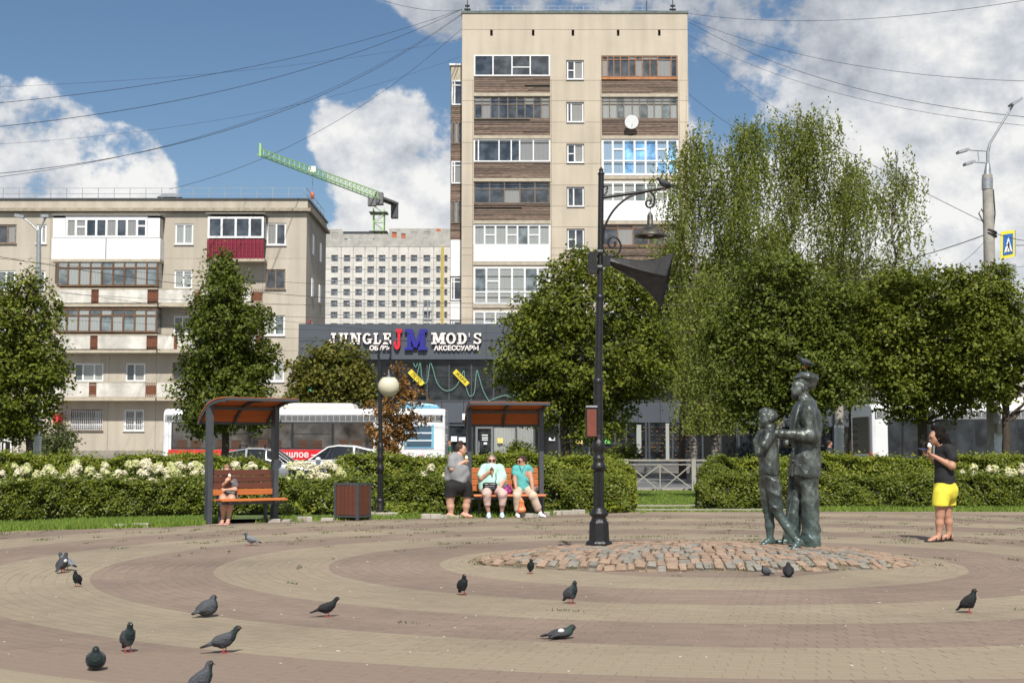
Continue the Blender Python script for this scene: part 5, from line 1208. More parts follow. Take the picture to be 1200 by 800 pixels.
# ------------------------------------------------------------------ guard rail along the road
def fence():
    Y = 44.6; T = thing('guard_rail', 'pale steel guard rail with diagonal braces between hedge and road', 'railing', (at(775, 560, Y).x, Y, 0))
    M_f = mat('rail_paint', (.30, .29, .26), .6, var=.15, vscale=8)
    xs = [at(p, 560, Y).x for p in (475, 554, 633, 734, 813, 892, 971)]; 
    for X in xs: m = MB(); m.box(X-.07, X+.07, Y-.05, Y+.05, -.03, 1.0); m.build('post', M_f, T)
    m = MB(); m.box(xs[3]+.0, xs[4], Y-.03, Y+.03, .93, .985); m.box(xs[3], xs[4], Y-.03, Y+.03, .80, .84)
    for a, c in zip(xs[:-1], xs[1:]):
        m = MB(); m.box(a+.09, c-.09, Y-.025, Y+.025, .93, .985); m.build('rail', M_f, T)
        m = MB(); m.box(a+.09, c-.09, Y-.02, Y+.02, .80, .835); m.build('rail', M_f, T)
        mid_ = (a+c)/2
        for p, q in (((mid_, .80), (mid_-1.1, .0)), ((mid_, .80), (mid_+1.1, .0)), ((a+.09, .80), (a+1.05, 0)), ((c-.09, .80), (c-1.05, 0)), ((mid_, .8), (mid_, 0))):
            m = MB(); m.bar((p[0], Y+rnd.uniform(-.01, .01), p[1]), (q[0], Y, q[1]), .035, .02, up=(0, 1, 0)); m.build('brace', M_f, T)
fence()

# ------------------------------------------------------------------ poles, signs, wires
def pole_right():
    Y = 37.0; P = lambda px, py, dy=0: at(px, py, Y)+Vector((0, dy, 0))
    T = thing('concrete_pole', 'tall concrete pole at the right with three street light heads and a whitewashed foot', 'utility pole', (P(1165, 545).x, Y, -.03))
    top = P(1157, 205); bot = P(1166, 560); bot.z = -.03
    m = MB(); m.tube([bot, bot.lerp(top, .5), top], [.20, .17, .135], 16); m.build('shaft', M_concrete, T)
    m = MB(); w0 = bot; w1 = P(1166, 508); m.tube([w0, w1], [.206, .199], 16); m.build('whitewash', M_whitewash, T)
    m = MB(); m.tube([P(1157, 222), P(1157, 209)], [.15, .15], 14); m.build('collar', M_galv, T)
    m = MB(); m.tube([P(1157, 210), P(1157.5, 192)], [.13, .06], 10); m.tube([P(1157.5, 195), P(1157.5, 180), P(1160, 168), P(1188, 122)], [.05, .045, .035, .028], 8); m.tube([P(1157, 177), P(1132, 175.5)], .022, 6); m.tube([P(1157, 191), P(1139, 189.5)], .022, 6); m.tube([P(1146, 176.5), P(1147, 189.5)], .012, 6); m.build('arm', M_galv, T)
    for (a, c, w) in (((1184, 123.5), (1196, 116.5), .20), ((1122, 179), (1134, 175.5), .16), ((1130, 193), (1141, 189.5), .16)):
        m = MB(); A, B = P(*a), P(*c); m.bar(A, B, w*1.6, .07); m.build('lamp_head', M_galv, T)
    m = MB(); c = P(1171, 502); m.box(c.x-.14, c.x+.12, Y-.33, Y-.17, c.z-.15, c.z+.14); m.build('meter_box', mat('meter_box', (.42, .40, .34), .6), T)
    m = MB()
    for py in (272, 276, 316, 318): m.tube([P(1160.5, py), P(1161, py-1.5)], .185, 12)
    m.build('strap', M_black, T)
    m = MB(); m.tube([P(1156, 240), P(1154, 262), P(1157, 290), P(1156, 300)], .02, 5); m.tube([P(1164, 222), P(1166, 250), P(1164, 270)], .02, 5); m.tube([P(1153, 262), P(1147, 250), P(1150, 245), P(1154, 252)], .02, 5); m.build('loose_cable', M_wire, T)
    m = MB(); c = P(1173, 317); m.box(c.x-.1, c.x+.35, Y-.2, Y+.1, c.z-.2, c.z+.15); m.build('junction_box', M_galv, T)
pole_right()
def sign_cross():
    Y = 39.0; P = lambda px, py: at(px, py, Y)
    T = thing('crossing_sign', 'blue pedestrian crossing sign with a yellow border hung out at the right edge', 'road sign', (P(1210, 545).x, Y, -.03))
    m = MB(); m.tube([(P(1212, 545).x, Y+.1, -.03), (P(1212, 240).x, Y+.1, P(1212, 240).z)], .07, 10); m.tube([P(1212, 286)+Vector((0, .1, 0)), P(1188, 286.5)+Vector((0, .1, 0))], .025, 8); m.build('bracket', M_galv, T)
    def quad(pts, dy, mm, nm, par):
        v = [P(*p) for p in pts]; b = MB(); k = Vector((0, dy, 0)); t = Vector((0, .008, 0)); n = len(v)
        b.add([q+k for q in v]+[q+k+t for q in v], [tuple(range(n)), tuple(range(n, 2*n))[::-1]]+[(i, n+i, n+(i+1) % n, (i+1) % n) for i in range(n)]); return b.build(nm, mm, par)
    B = quad([(1173, 271.5), (1189, 269.5), (1189, 300.5), (1172.5, 303.5)], 0, mat('sign_yellow', (.72, .62, .03), .4), 'border', T)
    v = quad([(1189.3, 269.5), (1190.5, 270.5), (1190.5, 300), (1189.3, 300.5)], .0, M_galv, 'edge', T)
    quad([(1175.5, 275), (1187, 273.4), (1187, 297.3), (1175.2, 299.6)], -.010, mat('sign_blue_deep', (.02, .12, .42), .4), 'blue_field', B)
    quad([(1181.5, 277.3), (1186, 294.8), (1176.6, 296.4)], -.020, M_whitepvc, 'triangle', B)
    for pts in ([(1181, 283.3), (1182.3, 283), (1182.3, 285), (1181, 285.2)], [(1180.6, 285.4), (1182.8, 285), (1182.6, 289.5), (1180.8, 289.8)], [(1180.8, 289.8), (1181.7, 289.6), (1179.8, 294.6), (1179, 294.8)], [(1181.7, 289.6), (1182.6, 289.5), (1184, 294), (1183.2, 294.2)], [(1178.6, 287.8), (1180.8, 286), (1180.8, 286.8), (1178.9, 288.6)]): quad(pts, -.030, M_black, 'walking_figure', B)
    for i in range(4): quad([(1177.8+i*2, 295.2-i*.3), (1178.8+i*2, 295-i*.3), (1178.8+i*2, 296-i*.3), (1177.8+i*2, 296.2-i*.3)], -.030, M_black, 'zebra_mark', B)
sign_cross()
def small_things():
    P = lambda px, py, Y: at(px, py, Y)
    Y = 46; T = thing('traffic_sign', 'small sign plate seen nearly edge on above the right lindens', 'road sign', (P(1092, 560, Y).x, Y, 0))
    m = MB(); m.tube([(P(1094, 560, Y).x, Y, 0), P(1094, 322, Y)], .04, 8); m.build('post', M_galv, T)
    m = MB(); a, b_, c, d = P(1085.5, 311, Y), P(1090, 308.5, Y), P(1096, 334, Y), P(1093, 336, Y); k = Vector((.0, .05, 0)); m.add([a, b_, c, d, a+k, b_+k, c+k, d+k], [(0, 1, 2, 3), (7, 6, 5, 4), (0, 4, 5, 1), (1, 5, 6, 2), (2, 6, 7, 3), (3, 7, 4, 0)]); m.build('plate', M_galv, T)
    Y = 72; T = thing('street_lamp', 'grey twin-arm street light standing among the birches', 'street lamp', (P(1018, 545, Y).x, Y, 0))
    m = MB(); m.tube([(P(1018, 545, Y).x, Y, 0), P(985.5+31, 300, Y)], [.16, .12], 10); m.tube([P(1015.5, 300, Y), P(984+31, 262, Y)], .07, 8); m.build('pole', M_galv, T)
    m = MB(); m.tube([P(983.5+1.5, 285, Y), P(985, 262, Y)], .05, 6) if False else None
    m.tube([P(1016, 300, Y), P(1018, 290, Y), P(1024, 280, Y), P(1034, 270, Y)], .05, 6); m.build('arm', M_galv, T)
    m = MB(); m.bar(P(1033, 270, Y), P(1042, 267.5, Y), .3, .15); m.build('lamp_head', M_galv, T)
    m = MB(); m.bar(P(1010, 262, Y), P(1018, 262, Y), .3, .3); m.build('lamp_head', M_galv, T)
    Y = 60; T = thing('street_lamp', 'grey twin-arm street light in front of the apartment house, above the left tree', 'street lamp', (P(46, 545, Y).x, Y, -.1))
    m = MB(); m.tube([(P(45, 545, Y).x, Y, -.1), P(45.5, 270, Y)], [.16, .10], 10); m.build('pole', M_galv, T)
    m = MB(); m.tube([P(45.5, 272, Y), P(38, 264, Y), P(26, 254, Y)], .045, 6); m.tube([P(45.5, 272, Y), P(50, 262, Y), P(54, 254, Y)], .045, 6); m.build('arm', M_galv, T)
    for a, c in (((18, 252.5), (29, 254.5)), ((49, 253.5), (58, 253.5))): m = MB(); m.bar(P(*a, Y), P(*c, Y), .3, .13); m.build('lamp_head', M_galv, T)
    Y = 38.5; T = thing('concrete_pole', 'short visible concrete pole with whitewashed foot under the left tree', 'utility pole', (P(42, 545, Y).x, Y, -.03), 'whitewashed concrete poles')
    m = MB(); m.tube([(P(42, 545, Y).x, Y, -.03), P(40.5, 430, Y)], [.115, .10], 14); m.build('shaft', M_concrete, T)
    m = MB(); m.tube([(P(42, 545, Y).x, Y, -.03), P(42, 511, Y)], [.121, .119], 14); m.build('whitewash', M_whitewash, T)
    Y = 40; T = thing('concrete_pole', 'concrete pole with whitewashed foot behind the hedge right of the man statue', 'utility pole', (P(983, 545, Y).x, Y, -.03), 'whitewashed concrete poles')
    m = MB(); m.tube([(P(983, 545, Y).x, Y, -.03), P(983, 400, Y)], [.135, .12], 14); m.build('shaft', M_concrete, T)
    m = MB(); m.tube([(P(983, 545, Y).x, Y, -.03), P(983, 498, Y)], [.142, .139], 14); m.build('whitewash', M_whitewash, T)
small_things()
# overhead wires: each strung between two real points, sagging
def wire(a, Ya, c, Yc, sag, r, label, group='overhead wires'):
    A, C = at(*a, Ya), at(*c, Yc); n = 22
    P = [A.lerp(C, i/n)-Vector((0, 0, sag*4*(i/n)*(1-i/n))) for i in range(n+1)]
    m = MB(); m.tube(P, r*.45, 5, False); o = m.build('overhead_wire', M_wire); tag(o, label, 'wire', group); return o
RT = (541.5, 11); RR = (806, 16)
for a, Ya, c, Yc, s, r, l in (
    ((-60, 126), 60, RT, 92, 1.0, .030, 'upper thin cable sweeping from the left edge up to the tower roof'),
    ((-60, 154), 58, RT, 92, 1.4, .034, 'dark cable from the left edge to the tower roof, second from the top'),
    ((-60, 208), 56, (541.5, 17), 92, 2.3, .032, 'lower dark cable from the left edge above the left clouds'),
    ((-60, 214), 56, (541.5, 16), 92, 2.1, .024, 'thin cable just above the lower dark cable at the left'),
    ((198, 222), 82, (541, 34), 92, 1.6, .030, 'cable from the apartment house roof vent past the crane to the tower'),
    ((-60, 172), 60, (541, 66), 92, 1.2, .016, 'faint cable crossing below the others to the tower corner'),
    ((-60, 104), 60, (541, 46), 92, .6, .015, 'faint cable crossing the open blue sky at the left'),
    ((440, -2), 70, (541, 12), 92, .3, .026, 'short cable at the top left of the tower roof'),
    (RR, 92, (1260, -10), 60, .9, .028, 'top cable rising from the tower roof to the upper right corner'),
    ((807, 23), 92, (1260, 96), 60, 1.1, .026, 'cable from the tower to the right edge, upper of a close pair'),
    ((807, 26), 92, (1260, 142), 56, 1.3, .030, 'cable from the tower to the right edge, lower of a close pair'),
    ((807, 42), 92, (1260, 152), 56, 1.2, .022, 'thin cable from the tower passing behind the tall pole arm'),
    ((807, 52), 92, (1157, 262), 37, .6, .020, 'cable slanting from the tower down across the big cloud to the pole'),
    ((807, 110), 92, (880, 160), 88, .2, .03, 'short cable slanting from the tower into the birches'),
    ((1160, 273), 37, (900, 318), 60, .5, .030, 'black cable from the right pole down into the trees'),
    ((900, 318), 60, (720, 330), 60, .4, .028, 'black cable passing in front of the tower behind the horn'),
    ((1160, 271), 37, (1260, 278), 37, .2, .022, 'cable from the right pole out of the picture'),
    ((1160, 276), 37, (1122, 310), 60, .1, .016, 'short cable from the pole to the lindens'),
    ((-60, 296), 50, (1260, 306), 50, 1.2, .015, 'nearly level trolley wire over the road, uppermost'),
    ((-60, 334), 50, (1260, 330), 50, .9, .015, 'nearly level trolley wire over the road, second from the top'),
    ((-60, 350), 52, (1260, 352), 52, .8, .016, 'nearly level trolley wire over the road, third from the top'),
    ((-60, 290), 48, (700, 352), 62, .8, .024, 'heavier cable slanting over the left apartment house'),
    ((-60, 366), 52, (1260, 372), 52, .7, .014, 'pale trolley wire across the shop fascia, upper'),
    ((-60, 380), 54, (1260, 384), 54, .6, .014, 'pale trolley wire across the shop fascia, lower'),
    ((60, 340), 44, (700, 405), 66, .3, .014, 'thin wire slanting across the shop fascia'),
    ):
    wire(a, Ya, c, Yc, s, r, l)
# ------------------------------------------------------------------ vegetation
def leaf_mesh(name, P, N_, size, m, asp=.62, fold=.25, droop=None):
    """a folded four-point leaf at each P facing N_; P,N_ (n,3)"""
    n = len(P); N_ = N_/np.maximum(np.linalg.norm(N_, axis=1, keepdims=True), 1e-6)
    U = nr.normal(0, 1, (n, 3))
    if droop is not None: U = U*(1-droop)+np.array([0, 0, -1.])*droop*1.6
    U -= N_*(U*N_).sum(1, keepdims=True); U /= np.maximum(np.linalg.norm(U, axis=1, keepdims=True), 1e-6); Wv = np.cross(N_, U)
    s = (size*nr.uniform(.6, 1.4, n))[:, None]
    V = np.zeros((n, 4, 3)); V[:, 0] = P-U*s*.5; V[:, 1] = P+Wv*s*asp*.5-N_*s*fold*.3+U*s*.05; V[:, 2] = P+U*s*.55; V[:, 3] = P-Wv*s*asp*.5-N_*s*fold*.3+U*s*.05
    f = np.arange(4*n).reshape(-1, 4); f = np.concatenate([f[:, [0, 1, 2]], f[:, [0, 2, 3]]])
    return np_mesh(name, V.reshape(-1, 3), f, m)
def leafmat(n, a, b, t=.32, r=.5, isl=.34): return mat(n, a, r, col2=b, island=isl, transl=t, spec=.28)
M_linden = leafmat('linden_leaf', (.064, .094, .008), (.185, .205, .024))
M_linden2 = leafmat('linden_leaf_dark', (.050, .078, .008), (.145, .170, .022))
M_birch = leafmat('birch_leaf', (.125, .165, .026), (.245, .262, .058), .45)
M_maple = leafmat('maple_leaf', (.085, .105, .014), (.185, .165, .030))
M_rust = leafmat('rusty_leaf', (.17, .085, .022), (.30, .15, .035), .25)
M_hedge = leafmat('hedge_leaf', (.050, .080, .007), (.165, .185, .020), .22, .40, .4)
M_hedge2 = leafmat('hedge_leaf_light', (.085, .130, .010), (.230, .245, .026), .26, .42, .4)
M_hydr = leafmat('hydrangea_leaf', (.10, .16, .03), (.20, .24, .05), .3)
M_bark = mat('bark', (.06, .045, .032), .9, var=.35, vscale=10, stretch=(3, 3, .5), bump=.8, bscale=25)
M_birchbark = mat('birch_bark', (.26, .235, .20), .85, col2=(.035, .03, .025), vscale=6, stretch=(.7, .7, 4), bump=.4)
def tree_base(name, label, base, group=None): return thing(name, label, 'tree', base, group)
def limb(a, b_, r0, r1, b, wob=.08, n=6):
    a, b_ = Vector(a), Vector(b_); L = (b_-a).length; P = []
    for i in range(n+1):
        t = i/n; k = math.sin(math.pi*t)*L*wob
        P.append(a.lerp(b_, t)+Vector((rnd.gauss(0, k*.5), rnd.gauss(0, k*.5), rnd.gauss(0, k*.3)+k*.4)))
    b.tube(P, [r0+(r1-r0)*i/n for i in range(n+1)], 7); return P
def linden(label, base, trunk_r, fork, lobes, ncl, lpc, size, m, group=None, cl_r=.34, name='linden_tree', bark=M_bark, inner=.35, seed=1, thin=1.0, label_crown=None):
    """lobes: (cx,cy,cz,rx,ry,rz) ellipsoids in world space that bound the crown"""
    global rnd
    R_ = np.random.RandomState(seed); T = tree_base(name, label, base, group); bx, by, bz = base
    vol = np.array([l[3]*l[4]*l[5] for l in lobes])**.72; pick = R_.choice(len(lobes), ncl, p=vol/vol.sum())
    L = np.array(lobes)[pick]; d = R_.normal(0, 1, (ncl, 3)); d /= np.linalg.norm(d, axis=1, keepdims=True)
    rr = (R_.uniform(inner, 1, ncl)**.6)[:, None]*R_.uniform(.75, 1.2, (ncl, 1))*np.where(R_.rand(ncl, 1) < .14, 1.22, 1)*(1+.16*np.sin(d[:, :1]*5+L[:, :1]*3)*np.sin(d[:, 2:3]*6+L[:, 2:3]*5))
    C = L[:, :3]+d*L[:, 3:6]*rr
    b = MB(); top = Vector((bx, by, fork)); P = limb((bx, by, bz-.05), top, trunk_r, trunk_r*.78, b, .02)
    ax = Vector((np.mean([l[0] for l in lobes]), np.mean([l[1] for l in lobes]), max(l[2]+l[5]*.6 for l in lobes)))
    ax = Vector((bx*.6+ax.x*.4, by*.6+ax.y*.4, ax.z)); P = limb(top, ax, trunk_r*.75, .02, b, .05, 9); b.build('trunk', bark, T)
    b = MB()
    for i in R_.choice(ncl, min(ncl, 46), replace=False):
        c = Vector(C[i]); t = min(.9, max(0, (c.z-fork)/(ax.z-fork)*.75-.1)); j = P[int(t*9)]; limb(j, c, trunk_r*.32*(1-t*.7), .012, b, .10, 5)
    b.build('branches', bark, T)
    lpc = int(lpc*1.0); n = ncl*lpc; cl = np.repeat(np.arange(ncl), lpc); off = R_.normal(0, 1, (n, 3)); off /= np.linalg.norm(off, axis=1, keepdims=True); off *= (R_.uniform(0, 1, n)**.5)[:, None]*cl_r*np.array([1, 1, .62])
    csz = R_.uniform(.45, 1.35, ncl)[cl][:, None]; Pn = C[cl]+off*csz; Pn[:, 2] -= (off[:, 0]**2+off[:, 1]**2)*.6/cl_r
    out = (C-L[:, :3])[cl]; out /= np.linalg.norm(out, axis=1, keepdims=True)
    N_ = out*.55+R_.normal(0, .55, (n, 3))+np.array([0, 0, .65])
    if thin < 1: k = R_.rand(n) < thin; Pn, N_ = Pn[k], N_[k]
    me = leaf_mesh('crown', Pn-np.array(base), N_, size*.96, m, .72, .35); o = link('crown', me, T); o['kind'] = 'stuff'
    return T
def px_lobes(Y, items, depth=.85):
    out = []
    for (px, py, rx, ry) in items:
        c = at(px, py, Y+rnd.uniform(-.4, .4)); s = F/Y; out.append((c.x, c.y, c.z, rx/s, max(rx, ry)/s*depth, ry/s))
    return out
G = 'young lindens behind the hedge'
bp = lambda px, Y: (at(px, 545, Y).x, Y, -.03)
linden('leafy linden at the left edge in front of the entrance porch', bp(33, 36.5), .11, 2.0, px_lobes(36.5, [(34, 380, 36, 50), (10, 400, 40, 70), (54, 420, 26, 50), (38, 450, 40, 50), (-10, 470, 45, 50), (34, 335, 28, 28), (20, 490, 34, 24), (-30, 400, 50, 80), (60, 360, 20, 22)]), 860, 34, .10, M_linden, G, seed=3, name='linden_tree')
linden('conical linden in front of the apartment house, its trunk behind the left shelter', bp(264, 37), .12, 2.0, px_lobes(37, [(264, 345, 28, 36), (262, 385, 44, 36), (268, 425, 50, 38), (264, 462, 52, 34), (244, 485, 32, 22), (292, 478, 32, 26), (258, 312, 14, 18), (305, 420, 24, 24), (228, 440, 20, 28), (300, 372, 18, 16), (242, 365, 22, 22), (275, 330, 18, 18), (264, 300, 9, 12)]), 980, 34, .10, M_linden2, G, seed=5)
linden('rounded maple growing between the first bus and the shop building', bp(388, 63), .14, 2.6, px_lobes(63, [(388, 430, 34, 28), (362, 445, 22, 26), (412, 440, 24, 26), (390, 460, 40, 24), (372, 415, 16, 14), (418, 420, 14, 14), (400, 404, 12, 12), (348, 458, 14, 18), (345, 432, 12, 12), (432, 455, 11, 20), (380, 408, 9, 9), (420, 436, 14, 18)]), 470, 30, .17, M_maple, None, cl_r=.5, name='maple_tree', seed=7)
linden('thin young tree with rusty brown leaves beside the globe lamp', bp(461, 39), .06, 1.1, px_lobes(39, [(462, 445, 16, 18), (448, 478, 22, 16), (474, 470, 22, 22), (468, 500, 24, 22), (447, 505, 22, 16), (482, 492, 20, 10), (455, 520, 16, 14), (470, 436, 10, 10), (486, 455, 12, 8)]), 210, 22, .085, M_rust, None, cl_r=.24, name='young_tree', seed=9, inner=.2)
linden('broad linden in the middle behind the tall ornate lamp post', bp(662, 36.5), .15, 2.0, px_lobes(36.5, [(690, 360, 55, 46), (640, 385, 52, 42), (740, 395, 48, 44), (610, 410, 38, 28), (700, 425, 72, 44), (655, 440, 60, 40), (745, 435, 42, 36), (700, 470, 52, 32), (640, 470, 40, 30), (688, 306, 34, 22), (722, 325, 36, 28), (660, 318, 24, 18), (625, 365, 30, 22), (745, 340, 26, 22), (650, 345, 26, 18), (600, 440, 24, 18), (765, 410, 22, 26), (690, 500, 36, 18)]), 1500, 34, .10, M_linden, G, seed=13)
linden('dark linden directly behind the two statues', bp(905, 36), .15, 2.0, px_lobes(36, [(905, 365, 60, 44), (860, 385, 36, 36), (950, 380, 52, 46), (910, 420, 76, 46), (960, 440, 50, 46), (880, 450, 42, 28), (925, 462, 50, 24), (878, 474, 28, 20), (945, 476, 22, 14), (910, 318, 44, 22), (975, 345, 30, 28), (985, 410, 34, 40), (845, 400, 18, 26), (980, 440, 26, 26)]), 1350, 34, .10, M_linden2, G, seed=17)
linden('linden behind the woman in yellow shorts', bp(1082, 36.5), .16, 2.0, px_lobes(36.5, [(1080, 360, 52, 40), (1040, 385, 45, 42), (1110, 400, 52, 50), (1060, 425, 62, 46), (1100, 445, 54, 34), (1060, 448, 40, 26), (1066, 474, 28, 20), (1118, 468, 24, 22), (1060, 328, 34, 22), (1020, 350, 26, 28), (1130, 350, 26, 24)]), 1250, 34, .10, M_linden, G, seed=19)
linden('linden at the right edge in front of the tall concrete pole', bp(1180, 35), .13, 2.0, px_lobes(35, [(1155, 350, 38, 34), (1172, 385, 32, 42), (1150, 410, 42, 46), (1180, 420, 26, 40), (1135, 365, 32, 34), (1160, 448, 28, 26), (1120, 325, 28, 18), (1165, 322, 24, 18), (1225, 420, 28, 50)]), 820, 34, .10, M_linden, G, seed=23)
# background greenery beyond the road
GB = 'background trees beyond the road'
linden('mid green background tree right of the tower, behind the horn', bp(800, 66), .2, 3, px_lobes(66, [(800, 350, 46, 60), (830, 400, 50, 60), (780, 410, 36, 46), (770, 330, 28, 34), (850, 340, 40, 40)]), 520, 30, .2, M_birch, GB, cl_r=.8, seed=31, name='background_tree')
linden('wide background tree behind the twin-arm light', bp(1000, 70), .25, 3, px_lobes(70, [(960, 330, 60, 45), (1010, 350, 60, 50), (1060, 350, 46, 46), (920, 380, 60, 60), (1000, 410, 80, 50), (1090, 400, 50, 50)]), 700, 30, .2, M_maple, GB, cl_r=.8, seed=33, name='background_tree')
linden('low bushy tree beyond the road at the right edge', bp(1190, 58), .2, 2, px_lobes(58, [(1130, 440, 40, 40), (1100, 470, 40, 30), (1150, 400, 30, 30)]), 260, 30, .18, M_maple, GB, cl_r=.6, seed=35, name='background_tree')
linden('rose bush with a few pink flowers beside the apartment house entrance', (at(66, 545, 76).x, 76, 0), .08, .3, px_lobes(76, [(66, 508, 18, 16), (60, 522, 24, 14), (78, 516, 14, 14)]), 130, 26, .14, mat('bush_leaf', (.05, .075, .015), .6, col2=(.09, .11, .02), island=.25, transl=.2), None, cl_r=.45, seed=37, name='rose_bush')
linden('clipped green bush in front of the shop entrance', (at(607, 545, 70).x, 70.5, 0), .05, .4, px_lobes(70.5, [(607, 528, 14, 12), (598, 534, 8, 6), (616, 530, 12, 12)]), 100, 26, .12, M_hedge, None, cl_r=.35, seed=38, name='bush')
linden('clipped green bush behind the walking woman in the pale top', (at(728, 545, 70).x, 70.5, 0), .05, .4, px_lobes(70.5, [(722, 532, 16, 14), (738, 530, 10, 14), (712, 536, 10, 10)]), 120, 26, .12, M_hedge, None, cl_r=.35, seed=39, name='bush')
linden('small light green plant beside the door of the shop', (at(586, 545, 76).x, 76, 0), .03, .2, px_lobes(76, [(585, 534, 8, 5)]), 30, 20, .12, M_hedge2, None, cl_r=.3, seed=40, name='potted_plant')
def birch(label, base, top_px, Y, strands, seed, width, lean=0, tr=.17, zlo=400, dens=1.0, group='tall birches beyond the road'):
    R_ = np.random.RandomState(seed); T = tree_base('birch_tree', label, base, group)
    top = at(*top_px, Y); bx, by, bz = base; b = MB(); s = Y/F; zl = at(600, zlo, Y).z
    P = limb((bx, by, bz), top, tr, .02, b, .02, 12); b.build('trunk', M_birchbark, T)
    b = MB(); starts = []
    nb = 42
    for i in range(nb):
        t = .20+.78*(i/nb); j = P[0].lerp(P[-1], 0); k = t*12; p = P[int(k)].lerp(P[min(12, int(k)+1)], k-int(k))
        h = (p.z-zl)/(top.z-zl); w = width*s*max(.16, math.sin(min(1, max(.1, (1-h)*1.5+.12))*math.pi/2))*R_.uniform(.35, 1.1)
        a = R_.uniform(0, 6.28); e = p+Vector((math.cos(a)*w, math.sin(a)*w, w*R_.uniform(.5, 1.3)))
        e.z = min(e.z, top.z); Q = limb(p, e, .05*(1-t*.6), .010, b, .12, 6); starts.append(Q)
    b.build('branches', M_bark, T)
    pts = []; 
    for _ in range(strands):
        Q = starts[R_.randint(nb)]; t = R_.uniform(.15, 1)**.7*5.999; q = Q[int(t)].lerp(Q[int(t)+1], t-int(t))
        q = q+Vector(R_.normal(0, .40, 3)); L = R_.uniform(.5, 2.3); dx, dy = R_.normal(0, .30, 2); m_ = int(L*11)
        for i in range(m_): u = (i+R_.rand())/m_; pts.append((q.x+dx*u*u+R_.normal(0, .04), q.y+dy*u*u+R_.normal(0, .04), q.z+.12*math.sin(u*3)-L*u+R_.normal(0, .02)))
    A = np.array(pts); A = A[A[:, 2] > 1.9]; N_ = R_.normal(0, 1, (len(A), 3))+np.array([0, -.5, .3])
    o = link('crown', leaf_mesh('crown', A-np.array(base), N_, .125, M_birch, .6, .2, .55), T); o['kind'] = 'stuff'; return T
birch('tall birch right beside the tower, leftmost of the birches', (at(812, 545, 62).x, 62, 0), (812, 152), 62, 1400, 41, 54)
birch('tall drooping birch with the dark left trunk, second from the tower', (at(838, 545, 61).x, 61, 0), (872, 138), 61, 2000, 42, 66)
birch('tallest drooping birch in the middle of the group', (at(905, 545, 63).x, 63, 0), (938, 132), 63, 2300, 43, 70)
birch('shorter birch between the tallest birch and the twin-arm light', (at(985, 545, 64).x, 64, 0), (992, 180), 64, 1400, 44, 58)
birch('slim sparse birch standing apart at the right end of the group', (at(1052, 545, 60).x, 60, 0), (1050, 178), 60, 700, 45, 52, tr=.12)
birch('low hanging birch in front of the dark shop annexe', (at(838, 545, 55).x, 55, 0), (832, 322), 55, 1500, 46, 46, tr=.19, zlo=500)

